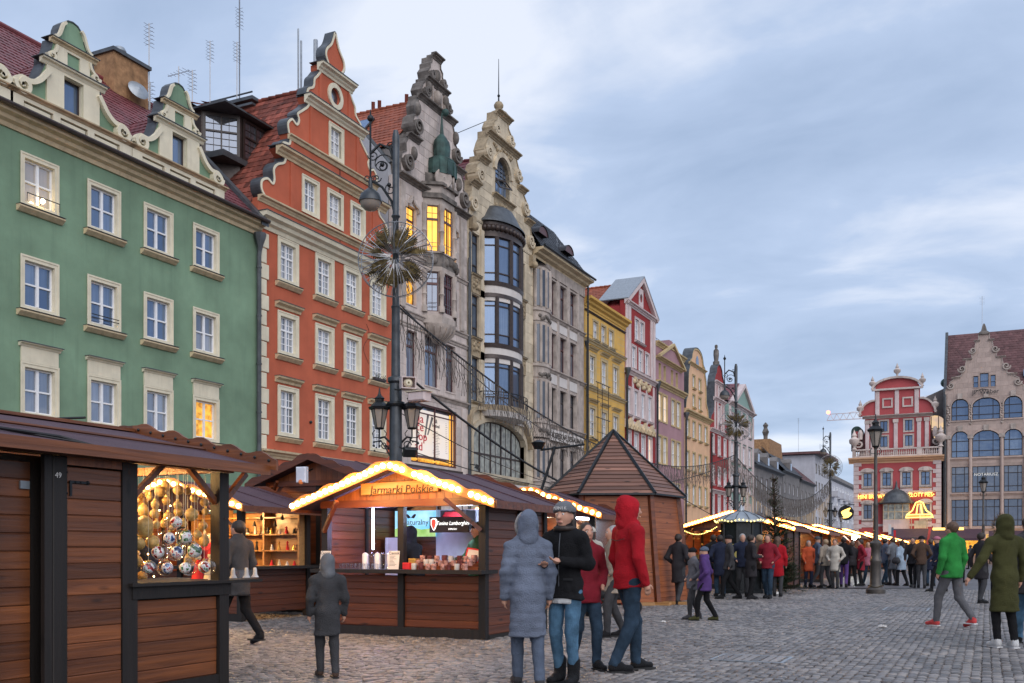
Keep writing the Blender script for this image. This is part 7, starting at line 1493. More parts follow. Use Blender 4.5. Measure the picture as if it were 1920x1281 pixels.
# ------------------------------------------------------------------ lamp posts, wires, garlands
def scroll2(cx, cz, r, turns, a0, d, n=14):
    return [(cx + r*(1-t)**.8*math.cos(a0+d*2*PI*turns*t), 0, cz + r*(1-t)**.8*math.sin(a0+d*2*PI*turns*t)) for t in [i/int(n*turns) for i in range(int(n*turns))]]
def lantern(par, x, z, s=1.0, y=0):
    o = link('lantern', MB().lathe([(.10*s, z), (.12*s, z+.03*s), (.085*s, z+.04*s)], x, y, 6).mesh('lantern', 40), M['iron'], par)
    b = MB()
    for i in range(6):
        a = 2*PI*i/6; b.tube([(x+.10*s*math.cos(a), y+.10*s*math.sin(a), z+.03*s), (x+.20*s*math.cos(a), y+.20*s*math.sin(a), z+.48*s)], .012*s, 4)
    b.lathe([(.24*s, z+.47*s), (.27*s, z+.53*s), (.235*s, z+.54*s), (.16*s, z+.62*s), (.10*s, z+.66*s), (.11*s, z+.72*s), (.13*s, z+.74*s), (.06*s, z+.80*s), (.03*s, z+.86*s), (.01*s, z+1.0*s)], x, y, 6); part('cage', b, M['iron'], o, 30)
    part('lamp_glass', MB().lathe([(.095*s, z+.04*s), (.19*s, z+.47*s)], x, y, 6), M['lampglass'], o)
    b = MB().tube([(x, y, z-.22*s), (x, y, z)], .02*s, 5)
    for sg in (-1, 1): b.tube([(x+sg*.02, y, z-.2*s), (x+sg*.14*s, y, z-.2*s), (x+sg*.17*s, y, z-.1*s), (x+sg*.11*s, y, z-.02*s)], .012*s, 5)
    part('cradle', b, M['iron'], o, 50); return o
def big_lamp(name, label, px, z, H=11.0):
    x, y = W2(px, z); g = root(name, label, 'street lamp', (x, y, 0), R(TH), 'tall double lamp posts along the market')
    part('pole', MB().lathe([(.30, 0), (.30, .25), (.24, .35), (.22, 1.6), (.26, 1.7), (.19, 1.8), (.145, 3.0), (.135, 4.95), (.18, 5.0), (.18, 5.08), (.10, 5.12), (.09, 6.6), (.105, 6.65), (.078, 6.7), (.066, 8.6), (.10, 8.65), (.07, 8.7), (.08, H-.6), (.05, H-.45)], 0, 0, 16), M['polepaint'], g, 35)
    part('collar', MB().lathe([(.19, 4.45), (.21, 4.5), (.19, 4.55)], 0, 0, 12).lathe([(.15, 7.2), (.17, 7.25), (.15, 7.3)], 0, 0, 12), M['iron'], g, 40)
    # scroll arm over to the hanging lamp
    b = MB(); b.tube([(0, 0, H-2.3), (-.03, 0, H-1.6), (-.03, 0, H-1.15), (-.12, 0, H-.85), (-.35, 0, H-.75), (-.55, 0, H-.95)], .035, 6)
    b.tube([(-.02, 0, H-2.3), (-.1, 0, H-2.0), (-.3, 0, H-1.7), (-.55, 0, H-1.55)], .028, 6)
    for cx, cz, r, a0, d in ((-.28, H-1.2, .25, 0, 1), (-.30, H-1.25, .14, PI, -1), (-.12, H-1.75, .13, PI/2, 1), (-.42, H-1.5, .1, 0, -1), (-.5, H-1.0, .12, PI, 1), (-.12, H-.8, .1, 0, 1)): b.tube(scroll2(cx, cz, r, 1.4, a0, d), .014, 5)
    b.sphere((-.3, 0, H-1.2), .055, 7, 5).sphere((-.15, 0, H-1.65), .05, 7, 5); part('scroll_arm', b, M['iron'], g, 50)
    xh = -.56; b = MB().tube([(xh, 0, H-1.55), (xh, 0, H-.25)], .024, 6).sphere((xh, 0, H-.18), .075, 8, 6).tube([(xh, 0, H-.15), (xh, 0, H+.02)], [.03, .005], 6); b.tube(scroll2(xh-.06, H-1.5, .1, 1.2, 0, -1), .012, 4).tube(scroll2(xh+.06, H-1.5, .1, 1.2, PI, 1), .012, 4); part('hanger', b, M['iron'], g, 50)
    hl = part('hanging_lamp', MB().lathe([(.03, H-1.5), (.045, H-1.55), (.05, H-1.72), (.1, H-1.76), (.21, H-1.86), (.255, H-1.99), (.26, H-2.03), (.24, H-2.03), (.2, H-1.95)], xh, 0, 18), M['polepaint'], g, 40); part('lamp_globe', MB().lathe([(.235, H-2.02), (.21, H-2.12), (.13, H-2.2), (.01, H-2.23)], xh, 0, 16), M['lampglass'], hl, 50)
    for sg in (-1, 1):
        lantern(g, sg*.36, 3.95, .92)
        b = MB().tube([(sg*.12, 0, 3.65), (sg*.25, 0, 3.78), (sg*.36, 0, 3.75)], .025, 6).tube([(sg*.12, 0, 3.35), (sg*.2, 0, 3.5), (sg*.33, 0, 3.7), (sg*.5, 0, 3.66)], .018, 5); b.tube(scroll2(sg*.25, 3.6, .1, 1.2, 0, sg), .013, 5)
        for q in range(8): b.sphere((sg*(.16+random.random()*.34), random.uniform(-.05, .05), 3.45+random.random()*.32), random.uniform(.018, .035), 6, 4)
        part('bracket', b, M['iron'], g, 50)
    return g
def wreath(px, z, H, rad, label):
    x, y = W2(px, z); g = root('wire_wreath', label, 'decoration', (x, y, H), R(TH), 'wire and frond decorations on the lamp posts'); b = MB()
    part('hoop', MB().tube([(rad*math.cos(2*PI*i/40), 0, rad*math.sin(2*PI*i/40)) for i in range(40)], .012, 5, True).tube([(rad*.96*math.cos(2*PI*i/40), .22, rad*.96*math.sin(2*PI*i/40)) for i in range(40)], .010, 4, True), M['wire'], g, 50)
    for i in range(54):
        a = 2*PI*i/54; q = random.uniform(-.3, .3); b.tube([(.12*math.cos(a), -.05, .12*math.sin(a)), (rad*.5*math.cos(a+.1), -.1+q*.5, rad*.5*math.sin(a+.1)), (rad*math.cos(a+.02), q*.4, rad*math.sin(a+.02))], .009, 3)
    for i in range(16):
        a = 2*PI*i/16; b.tube([(rad*math.cos(a), 0, rad*math.sin(a)), (rad*.85*math.cos(a), -.3, rad*.85*math.sin(a)), (rad*.4*math.cos(a), -.38, rad*.4*math.sin(a)), (.1*math.cos(a), -.3, .1*math.sin(a))], .008, 3)
    part('spoke', b, M['wire'], g, kind='stuff'); b = MB()
    for i in range(58):
        a = random.uniform(0, 2*PI); r0 = random.uniform(.12, .36)*rad/.8; ln = random.uniform(.2, .36)*rad/.8; c, s_ = math.cos(a), math.sin(a); y0 = random.uniform(-.22, .16); tw_ = random.uniform(-.16, .16)
        for k in range(9):
            t = k/8; wv = .13*math.sin(PI*(t*.85+.1)); p = Vector((c*(r0+ln*t) - s_*tw_*t, y0, s_*(r0+ln*t) + c*tw_*t))
            for sg in (-1, 1):
                d = Vector((-s_*sg, random.uniform(-.4, .4), c*sg)); q = p + d*wv + Vector((c, 0, s_))*.06; b.add([p, p+Vector((c, 0, s_))*.05, q], [(0, 1, 2)])
    part('frond', b, M['frond'], g, kind='stuff'); return g
big_lamp('street_lamp', 'nearest tall lamp post, rising behind the bright coffee stall', 742, 22.0); big_lamp('street_lamp', 'middle tall lamp post, behind the dome kiosk', 1380, 49.4, 11.0); big_lamp('street_lamp', 'farthest tall lamp post, before the plain blocks', 1557, 78.5, 11.1)
wreath(742, 21.8, 7.65, .82, 'round wire and brown frond decoration on the nearest tall lamp'); wreath(1380, 49.2, 7.5, .82, 'round wire and frond decoration on the middle tall lamp'); wreath(1557, 78.3, 7.9, .95, 'round wire and frond decoration on the farthest tall lamp')
x, y = W2(766, 21.6); o = root('loudspeaker', 'square cream horn loudspeaker clamped to the nearest lamp post', 'loudspeaker', (x, y, 4.78), R(TH+18)); part('horn', MB().prism(rect(-.16, 0, .32, .26), -.05, .2, [rect(-.14, .02, .28, .22)]), M['pwhite'], o); part('cone', MB().lathe([(.1, -.02), (.06, .04), (.025, .05), (.02, -.03), (.005, -.04)], 0, 0, 14), M['cream'], o, 40, loc=(0, .02, .13), rot=(R(90), 0, 0)); part('backplate', MB().box(-.14, .14, .18, .2, .02, .24), M['pwhite'], o); part('clamp', MB().tube([(-.15, .05, -.02), (-.3, .05, -.02)], .02), M['iron'], o)
x, y = W2(784, 21.6); o = root('camera_housing', 'cream box-shaped camera housing under the loudspeaker', 'camera', (x, y, 4.5), R(TH-30)); part('case', MB().bbox(-.2, .25, -.13, .13, 0, .2, .03), M['pwhite'], o); part('lens', MB().lathe([(.05, 0), (.05, .04), (.01, .05)], 0, 0, 12), M['glass_dark'], o, 40, loc=(-.2, 0, .1), rot=(0, R(-90), 0)); part('sunshield', MB().box(-.25, .3, -.15, .15, .205, .22), M['cream'], o)
x, y = W2(768, 21.4); o = root('floodlight', 'small black floodlight on the nearest lamp post above the stall', 'floodlight', (x, y, 3.38), R(TH+25)); part('head', MB().bbox(-.14, .14, -.06, .06, -.1, .1, .02), M['iron'], o, rot=(R(25), 0, 0)); part('bracket', MB().tube([(0, .05, 0), (-.2, .1, .12)], .015), M['iron'], o)
def small_lamp(px, z, H, label, s=1.0):
    x, y = W2(px, z); g = root('lantern_post', label, 'street lamp', (x, y, 0), R(TH), 'single lantern posts on the square')
    part('pole', MB().lathe([(.28, 0), (.28, .12), (.2, .2), (.165, .3), (.15, .9), (.165, .95), (.165, 1.0), (.14, 1.05), (.13, 1.35), (.17, 1.42), (.17, 1.5), (.09, 1.58), (.075, 1.8), (.065, 2.6), (.075, 2.65), (.055, 2.7), (.045, H-1.0), (.07, H-.97), (.05, H-.94)], 0, 0, 14), M['polebrown'], g, 35)
    part('base_rope', MB().tube([(.22*math.cos(a*PI/8), .22*math.sin(a*PI/8), .22+.03*math.sin(a)) for a in range(16)], .012, 5, True), M['frond'], g, 40); lantern(g, 0, H-.95, s); return g
small_lamp(1642, 29.6, 5.3, 'single lantern post with stout base among the walkers', .98); small_lamp(1844, 52, 5.3, 'slim lantern post before the stone house with arches', 1.0)
x, y = W2(1421, 95); small = small_lamp(1577, 100, 5.2, 'distant lantern post in the side street', 1.0)
# cables and light curtains
def W3(px, z, H): x, y = W2(px, z); return Vector((x, y, H))
def cable(p, q, sag, r=.02, n=14, name='cable', label=None, mat='cable'):
    pts = [p.lerp(q, i/n) - Vector((0, 0, sag*4*(i/n)*(1-i/n))) for i in range(n+1)]; o = part(name, MB().tube(pts, r, 5), M[mat], None, 60); tag(o, label, 'cable', 'wires strung over the market'); return pts
def curtain(p, q, sag, drop, label, dens=.09, V=0, vdrop=1.3, mat='netlight'):
    n = int((q-p).length/dens); g = root('light_curtain', label, 'light curtain', p, 0, 'unlit light curtains strung between lamp posts'); b = MB(); b2 = MB(); L_ = []
    for i in range(n+1):
        t = i/n; w = (q-p)*t - Vector((0, 0, sag*4*t*(1-t))); L_.append(w)
    part('carrier_cable', MB().tube(L_[::4]+[L_[-1]], .022, 4), M['cable'], g)
    for i, w in enumerate(L_):
        d = drop*random.uniform(.72, 1.08); k = 3; pts = [w + Vector((random.uniform(-.05, .05), random.uniform(-.05, .05), -d*j/k)) for j in range(k+1)]; b.tube(pts, .0085, 3, cap=False)
        if i % 2 and i+3 < len(L_): b.tube([w-Vector((0, 0, d*.4)), L_[i+3]-Vector((0, 0, d*.75))], .007, 3, cap=False)
        if V:
            ph = (i/n*V) % 1; e_ = 1-abs(ph-.5)*2
            if random.random() < .75: b2.tube([w-Vector((0, 0, drop*.9)), w-Vector((random.uniform(-.1, .1), random.uniform(-.1, .1), drop*.9+vdrop*e_*random.uniform(.7, 1)))], .009, 3, cap=False)
    part('light_strand', b, M[mat], g, kind='stuff')
    if V: part('light_drape', b2, M['netgold'], g, kind='stuff')
P1a = W3(748, 22, 6.65); P2a = W3(1378, 49.4, 6.05); P3a = W3(1556, 78.5, 6.9)
curtain(P1a, P2a, 1.75, .95, 'unlit curtain of light strings from the nearest to the middle tall lamp', .10, V=0)
curtain(P2a, P3a, 1.9, 1.25, 'light curtain with golden drapes from the middle to the farthest lamp', .12, V=5, vdrop=2.6)
curtain(W3(700, 38, 7.2) + Vector((0, 0, 0)), W3(1240, 44, 5.3), 1.1, .8, 'second unlit light curtain before the stone fronts', .16) if False else None
cable(W3(770, 21.9, 5.05), W3(1110, 30, 2.9), .25, .03, label='thick black cable sagging from the nearest lamp to the hut'); cable(W3(750, 22, 6.7), W3(1105, 44, 5.6), .5, .014, label='thin wire from the nearest lamp across the stone fronts')
cable(W3(745, 22, 4.35), W3(1030, 34, 3.6), .15, .011, label='thin wire from the lantern bracket towards the hut'); cable(W3(1110, 30, 4.7), W3(1378, 49, 2.5), .2, .016, label='wire running from above the hut to the kiosk'); cable(W3(1340, 48, 5.2), W3(1215, 40, 3.9), .1, .02, label='slack black cable left of the middle tall lamp')
cable(Vector((-30, 8.0, 4.2)), W3(160, 16, 3.4), .2, .02, label='dark cable running down to the roof of stall 49')
cable(W3(740, 22, 3.6), W3(1275, 46, 4.6), .8, .012, label='thin sagging wire low across the shop windows')
# bracket mast with floodlight near the hut
x, y = W2(1020, 27); o = root('bracket_mast', 'dark metal bracket mast with round floodlight rising left of the hut', 'mast', (x, y, 0), R(TH)); part('mast', MB().tube([(-.2, 0, 0), (-.2, 0, 2.5), (.3, 0, 4.1)], .04, 6), M['iron'], o); part('arm', MB().tube([(-.1, 0, 4.0), (1.1, 0, 4.15)], .03, 6), M['iron'], o); part('lamp_head', MB().lathe([(.12, -.12), (.2, .05), (.05, .12)], -.15, 0, 10), M['iron'], o, 40, loc=(0, 0, 4.15))
# ------------------------------------------------------------------ fir by the kiosk
def fir(px, z, H, label, r0=1.0):
    x, y = W2(px, z); g = root('fir_tree', label, 'fir tree', (x, y, 0)); part('trunk', MB().tube([(0, 0, 0), (.03, 0, H*.5), (-.05, .02, H)], [.07, .045, .012], 7), M['bark'], g, 50); b = MB(); tw_ = MB(); rnd = random.Random(3)
    for i in range(260):
        t = rnd.random()**.9; zz = .15+t*(H-.3); ln = r0*(1-t*.8)*rnd.uniform(.6, 1.1)*(1 if t < .6 else .8); a = rnd.uniform(0, 2*PI); up = rnd.uniform(-.15, .35)+t*.5; d = Vector((math.cos(a), math.sin(a), up)).normalized(); p = Vector((0, 0, zz)); tw_.tube([p, p+d*ln], [.012, .004], 4)
        dens = 1 if t < .62 else .25
        for k in range(int(ln*110*dens)):
            s = rnd.uniform(.15, 1)*ln; c = p+d*s; v = Vector((rnd.gauss(0, 1), rnd.gauss(0, 1), rnd.gauss(0, .6))).normalized(); v = (v+d*1.1).normalized()*rnd.uniform(.06, .12); w = v.cross(Vector((0, 0, 1))).normalized()*.013
            b.add([c-w, c+w, c+v], [(0, 1, 2)])
    part('branch', tw_, M['bark'], g, kind='stuff'); part('crown', b, M['needle'], g, kind='stuff')
fir(1452, 31.5, 3.7, 'ragged fir with bare upper twigs beside the dome kiosk', 1.0); fir(1463, 29.6, 1.5, 'low fir boughs at the foot of the ragged fir', .75)
# ------------------------------------------------------------------ people
def surface_nets(F, org, h):
    S = F < 0; n = F.shape; c = np.zeros((n[0]-1, n[1]-1, n[2]-1, 3), np.float32); cnt = np.zeros(c.shape[:3], np.float32)
    off = [(0,0,0),(1,0,0),(0,1,0),(1,1,0),(0,0,1),(1,0,1),(0,1,1),(1,1,1)]
    def sl(A, o): return A[o[0]:n[0]-1+o[0], o[1]:n[1]-1+o[1], o[2]:n[2]-1+o[2]]
    for a in off:
        for ax in range(3):
            if a[ax]: continue
            b = list(a); b[ax] = 1; fa, fb = sl(F, a), sl(F, b); m = (fa < 0) != (fb < 0)
            t = np.where(m, fa/np.where(m, fa-fb, 1), 0).astype(np.float32)
            for k in range(3): c[..., k] += np.where(m, a[k] + (t if k == ax else 0), 0)
            cnt += m
    act = cnt > 0; idx = -np.ones(act.shape, np.int64); idx[act] = np.arange(act.sum()); ijk = np.argwhere(act)
    V = (ijk + c[act]/cnt[act][:, None])*h + org; Q = []
    for ax in range(3):
        u, v = (ax+1) % 3, (ax+2) % 3; s0 = [slice(1, -1)]*3; s0[ax] = slice(0, -1); s1 = [slice(1, -1)]*3; s1[ax] = slice(1, None)
        A, B = S[tuple(s0)], S[tuple(s1)]; w = np.argwhere(A != B); o = np.ones(3, int); o[ax] = 0; w0 = w + o; fl = A[A != B]
        du = np.eye(3, dtype=int)[u]; dv = np.eye(3, dtype=int)[v]
        g = [idx[tuple((w0-x).T)] for x in (0*du, du, du+dv, dv)]; q = np.stack(g, 1); q = np.where(fl[:, None], q, q[:, ::-1]); Q.append(q)
    Q = np.concatenate(Q); Q = Q[(Q >= 0).all(1)]; return V, Q
def blob(name, prims, h, k=.03, wrk=0.0, mat=None, parent=None, cut=(), zmin=None, quilt=0):
    """one closed surface round tapered limbs and ellipsoids; cut: shapes taken away again"""
    lo = np.min([np.minimum(np.array(p[1])-p[3 if p[0] == 'c' else 2].__class__(0) if False else np.array(p[1]), np.array(p[2]) if p[0] == 'c' else np.array(p[1])) - (max(p[3], p[4]) if p[0] == 'c' else np.array(p[2])) for p in prims], 0) - 3*h - .02
    hi = np.max([np.maximum(np.array(p[1]), np.array(p[2]) if p[0] == 'c' else np.array(p[1])) + (max(p[3], p[4]) if p[0] == 'c' else np.array(p[2])) for p in prims], 0) + 3*h + .02
    n = np.ceil((hi-lo)/h).astype(int)+1
    ax = [lo[i] + h*np.arange(n[i], dtype=np.float32) for i in range(3)]; X, Y, Z = np.meshgrid(*ax, indexing='ij'); F = np.full(X.shape, 1.0, np.float32)
    def dist(p, X, Y, Z):
        if p[0] == 'c':
            a, b, ra, rb = np.array(p[1], float), np.array(p[2], float), p[3], p[4]; sq = p[5] if len(p) > 5 else 1.0; d = b-a; dd = (d[0]**2 + (d[1]/sq)**2 + d[2]**2) or 1e-9
            t = np.clip(((X-a[0])*d[0] + (Y-a[1])*d[1]/sq**2 + (Z-a[2])*d[2])/dd, 0, 1); return np.sqrt((X-a[0]-t*d[0])**2 + ((Y-a[1]-t*d[1])/sq)**2 + (Z-a[2]-t*d[2])**2) - (ra + (rb-ra)*t)
        c, r = p[1], p[2]; q = np.sqrt(((X-c[0])/r[0])**2 + ((Y-c[1])/r[1])**2 + ((Z-c[2])/r[2])**2); return (q-1)*min(r)
    for p in prims:
        e_ = np.array(p[1]), (np.array(p[2]) if p[0] == 'c' else np.array(p[1])); R_ = (max(p[3], p[4]) if p[0] == 'c' else max(p[2])) + k*3 + 2*h
        i0 = np.clip(((np.minimum(*e_)-R_-lo)/h).astype(int), 0, n-1); i1 = np.clip(((np.maximum(*e_)+R_-lo)/h).astype(int)+2, 1, n); s = tuple(slice(a, b) for a, b in zip(i0, i1))
        d = dist(p, X[s], Y[s], Z[s]).astype(np.float32); kk = p[6] if (p[0] == 'c' and len(p) > 6) else (p[3] if p[0] == 'e' and len(p) > 3 else k); f = F[s]; hh = np.clip(.5+.5*(f-d)/kk, 0, 1); F[s] = f*(1-hh) + d*hh - kk*hh*(1-hh)
    if wrk: F += wrk*(np.sin(X*27+Z*13+2*np.sin(Y*23+Z*5)) * np.sin(Z*36+X*17*np.sign(X)+1.5*np.sin(Y*29)) + 1.1*(.45-np.abs(np.sin(Z*26+X*15*np.sign(X)+2.2*np.sin(X*12+Y*9+Z*4))))).astype(np.float32)
    if quilt: F += (.009*np.abs(np.sin(Z*PI/quilt))**.6 * -1 + .004).astype(np.float32)
    if zmin is not None: F = np.maximum(F, (zmin - Z + .012*np.sin(X*9+Y*14)).astype(np.float32))
    for p in cut: F = np.maximum(F, -dist(p, X, Y, Z).astype(np.float32))
    V, Q = surface_nets(F, lo.astype(np.float32), h); me = np_mesh(name, V, Q); me.shade_smooth()
    if parent is None and mat is None: return me
    return link(name, me, mat, parent)
CLO = {}
def cloth(name, col, rough=.9, var=.22):
    if name not in CLO: CLO[name] = plaster('cloth_'+name, col, .42 if 'jeans' in name else var, 5, rough, .8, .25, dirt=tuple(q*.45 for q in col), spec=.2, fine=95)
    return CLO[name]
SKIN = plaster('skin', (.50, .27, .19), .08, 6, .5, .1, 0, spec=.4)
HAIRS = [simple('hair_dark', (.025, .016, .012), .6, var=.4, scale=40), simple('hair_brown', (.09, .05, .03), .6, var=.4, scale=40), simple('hair_fair', (.32, .22, .13), .6, var=.3, scale=40), simple('hair_grey', (.28, .27, .27), .6, var=.3, scale=40)]
C_ = dict(black=(.012,.012,.014), navy=(.022,.028,.055), dark=(.035,.032,.036), grey=(.17,.18,.20), slate=(.11,.14,.20), bluegrey=(.17,.20,.27), jeans=(.09,.19,.30), darkjeans=(.03,.055,.09), red=(.42,.012,.022), crimson=(.26,.02,.035), orange=(.55,.10,.04), beige=(.36,.30,.24), brown=(.09,.055,.04), olive=(.062,.062,.022), green=(.03,.24,.05), dgreen=(.03,.09,.04), lblue=(.33,.42,.52), purple=(.10,.05,.19), camo=(.16,.16,.18), pink=(.45,.16,.22), white=(.62,.62,.62), cream=(.52,.48,.42), redshoe=(.62,.07,.07), charcoal=(.06,.06,.065), teal=(.04,.16,.20), greyj=(.13,.13,.14))
def person(px, z, label, H=1.7, face=0.0, coat='navy', legs='darkjeans', shoes='black', hem=.78, hair=0, hat=None, hood=None, stride=.12, arms='down', h=.034, group='visitors on the market square', bag=None, scarf=None, lean=0.0, female=False, xy=None, hemcol=None, skirt=None, tight=False, z0=0.0, backpack=None, quilt=0, fur=None, boots=False, sit=False):
    """face: 0 looks away from the camera, 180 towards it, 90 to the left of the photograph"""
    X_, Y_ = xy if xy else W2(px, z); g = root('person', label, 'person', (X_, Y_, z0), R(TH+face), group); s = H/1.7
    near = h < .02; wS = .165 if female else .185; wH = .085
    def P(x, y, q): return (x*s, y*s, q*s)
    ly = lean
    hipL, hipR = P(-wH, 0, .90), P(wH, 0, .90); st_ = stride
    kL, kR = P(-wH-.005, .03+st_*.75, .49), P(wH+.005, .03-st_*.35, .48); aL, aR = P(-wH, -.03+st_*1.25, .085), P(wH, -.03-st_*1.35, .085+ (.06 if st_ > .2 else 0)); tL, tR = P(-wH-.02, .13+st_*1.25, .035), P(wH+.02, .13-st_*1.35, .035)
    pel, chest, neck, head = P(0, 0, .95), P(0, .01+ly*.5, 1.30), P(0, .0+ly*.8, 1.45), P(0, .03+ly, 1.585)
    shL, shR = P(-wS, .0+ly*.7, 1.365), P(wS, .0+ly*.7, 1.365)
    if arms == 'down': eL, eR, hL, hR = P(-wS-.06, -.02+ly*.6, 1.12), P(wS+.06, -.02+ly*.6, 1.12), P(-wS-.06, .06+ly*.5, .87), P(wS+.06, .06+ly*.5, .87)
    elif arms == 'swing': eL, eR, hL, hR = P(-wS-.06, -.12, 1.13), P(wS+.06, .06, 1.12), P(-wS-.05, -.10, .88), P(wS+.03, .24, .93)
    elif arms == 'pocket': eL, eR, hL, hR = P(-wS-.10, -.08+ly*.6, 1.13), P(wS+.10, -.08+ly*.6, 1.13), P(-wS-.01, .10+ly*.6, .98), P(wS+.01, .10+ly*.6, .98)
    elif arms == 'hold': eL, eR, hL, hR = P(-wS-.07, -.02, 1.13), P(wS+.07, -.02, 1.13), P(-.07, .24, 1.16), P(.09, .25, 1.13)
    elif arms == 'out': eL, eR, hL, hR = P(-wS-.14, -.02, 1.14), P(wS+.07, -.02, 1.13), P(-wS-.27, .03, .92), P(wS+.06, .05, .88)
    else: eL, eR, hL, hR = P(-wS-.07, .1, 1.15), P(wS+.07, .1, 1.15), P(-.15, .36, 1.12), P(.15, .36, 1.12)
    V3 = lambda a: Vector(a); arms_ = ((shL, eL, hL, -1), (shR, eR, hR, 1))
    B = [('c', P(0,.0,.96), P(0, ly*.4, 1.2), .12*s, .12*s, .72), ('c', P(0, ly*.4, 1.2), P(0, ly*.7, 1.36), .13*s, .13*s, .72), ('c', neck, P(0, .01+ly, 1.52), .052*s, .05*s)]
    B += [('c', hipL, kL, .085*s, .055*s), ('c', kL, aL, .055*s, .035*s), ('c', hipR, kR, .085*s, .055*s), ('c', kR, aR, .055*s, .035*s), ('c', aL, tL, .030*s, .022*s), ('c', aR, tR, .030*s, .022*s)]
    for a, b, c, sg in arms_:
        B += [('c', a, b, .048*s, .038*s), ('c', b, c, .036*s, .025*s)]; d = (V3(c)-V3(b)).normalized(); pm = V3(c)+d*.045*s; side = d.cross(Vector((0, 1, 0))).normalized() if abs(d.y) < .9 else Vector((1, 0, 0))
        if near:
            fwd = Vector((0, 1, 0)) - d*d.y; fwd = fwd.normalized() if fwd.length > .1 else Vector((0, 0, 1)); w = fwd
            B.append(('c', c, tuple(pm), .022*s, .030*s, 1, .015)); curl = d.cross(w).normalized()*(-sg)
            for q in range(4):
                r0 = pm + w*(.027-.018*q)*s + d*.015*s; l = (.036, .042, .039, .030)[q]*s; p1 = r0 + (d*.93+curl*.25).normalized()*l; p2 = p1 + (d*.75+curl*.65).normalized()*l*.75; B += [('c', tuple(r0), tuple(p1), .0088*s, .0080*s, 1, .004), ('c', tuple(p1), tuple(p2), .0080*s, .0066*s, 1, .004)]
            t0 = V3(c) + d*.02*s + w*.022*s; t1 = t0 + (w*.8+d*.7).normalized()*.035*s; t2 = t1 + (d*.95+w*.2).normalized()*.028*s; B += [('c', tuple(t0), tuple(t1), .0115*s, .0095*s, 1, .006), ('c', tuple(t1), tuple(t2), .0095*s, .0078*s, 1, .004)]
        else: B.append(('c', c, tuple(pm+d*.03*s), .028*s, .026*s))
    hc = head; B += [('e', hc, (.075*s, .092*s, .108*s), .03), ('c', P(0, .045+ly, 1.515), P(0, .065+ly, 1.50), .045*s, .035*s)]
    if h < .03: B += [('c', P(0, .115+ly, 1.60), P(0, .135+ly, 1.565), .010*s, .017*s, 1, .012), ('e', P(-.078, .01+ly, 1.575), (.012*s, .022*s, .032*s), .01), ('e', P(.078, .01+ly, 1.575), (.012*s, .022*s, .032*s), .01), ('c', P(-.028, .118+ly, 1.522), P(.028, .118+ly, 1.522), .009*s, .009*s, 1, .01)]
    B += [('e', hL, (.03*s,)*3)] if False else []
    body_ = blob('body', B, h if not near else .0085, .022, mat=SKIN, parent=g, cut=[('e', P(sg*.031, .122+ly, 1.598), (.014*s, .012*s, .008*s)) for sg in (-1, 1)] if near else ())
    if h < .03:
        for sg in (-1, 1):
            e_ = part('eye', MB().sphere(P(sg*.031, .106+ly, 1.598), .0115*s, 8, 6), M['paper'], g, 60); part('iris', MB().sphere(P(sg*.031, .1145+ly, 1.598), .0055*s, 6, 4), M['text_dark'], e_, 60); part('eyebrow', MB().tube([P(sg*.014, .119+ly, 1.618), P(sg*.034, .117+ly, 1.624), P(sg*.052, .098+ly, 1.616)], .0038*s, 4), HAIRS[hair or 0], g, 60)
        part('lips', MB().tube([P(-.024, .121+ly, 1.524), P(0, .130+ly, 1.526), P(.024, .121+ly, 1.524)], [.003*s, .006*s, .003*s], 6), simple('lips', (.42, .14, .12), .5) if 'lips' not in MATS else MATS['lips'], g, 60)
    # trousers
    tw = (.095, .068, .052) if not tight else (.088, .062, .044)
    lm = cloth(legs, C_[legs]); zc = .10 if not boots else .2
    T = [('c', P(-.04, 0, .94), P(.04, 0, .94), .108*s, .108*s, .9), ('c', hipL, kL, tw[0]*s, tw[1]*s), ('c', kL, tuple(V3(aL)+Vector((0, 0, .005*s))), tw[1]*s, tw[2]*s), ('c', hipR, kR, tw[0]*s, tw[1]*s), ('c', kR, tuple(V3(aR)+Vector((0, 0, .005*s))), tw[1]*s, tw[2]*s)]
    blob('trousers', T, h, .02, .0035 if h < .03 else .002, lm, g)
    for a, t in ((aL, tL), (aR, tR)):
        pr = [('c', tuple(V3(a)+Vector((0, -.012*s, -.035*s))), tuple(V3(t)+Vector((0, .01*s, .002*s))), .046*s, .036*s), ('c', tuple(V3(a)+Vector((0, 0, .01*s))), tuple(V3(t)*.45+V3(a)*.55), .047*s, .044*s)]
        if boots: pr.append(('c', a, tuple(V3(a)+Vector((0, 0, .13*s))), .056*s, .064*s))
        sh = blob('boot' if boots else 'shoe', pr, min(h, .016), .02, mat=cloth('shoe_'+shoes, C_[shoes], .5), parent=g, cut=[('c', tuple(V3(a)+Vector((0, -.3, -.13*s))), tuple(V3(a)+Vector((0, .5, -.13*s))), .048*s, .048*s)] if False else ())
        part('sole', MB().box(a[0]-.042*s, a[0]+.042*s, a[1]-.055*s, t[1]+.045*s, max(.001, a[2]-.085*s), max(.016*s, a[2]-.066*s)), M['white_sole'] if shoes in ('redshoe', 'white') else M['cable'], sh)
    # coat
    cm = cloth(coat, C_[coat]); hz = hem; puff = 1.0
    K = [('c', P(0, ly*.3, 1.1), P(0, ly*.6, 1.33), .150*s, .155*s, .74), ('c', P(-wS*.5, ly*.7, 1.335), P(wS*.5, ly*.7, 1.335), .092*s, .092*s, .9), ('c', P(-.03, ly*.8, 1.45), shL, .062*s, .068*s), ('c', P(.03, ly*.8, 1.45), shR, .062*s, .068*s), ('c', P(0, 0, max(hz+.12, .86)), P(0, ly*.3, 1.1), (.158 if female else .155)*s, .148*s, .80), ('c', P(0, ly*.8, 1.43), P(0, ly*.85+.005, 1.48), .085*s, .075*s)]
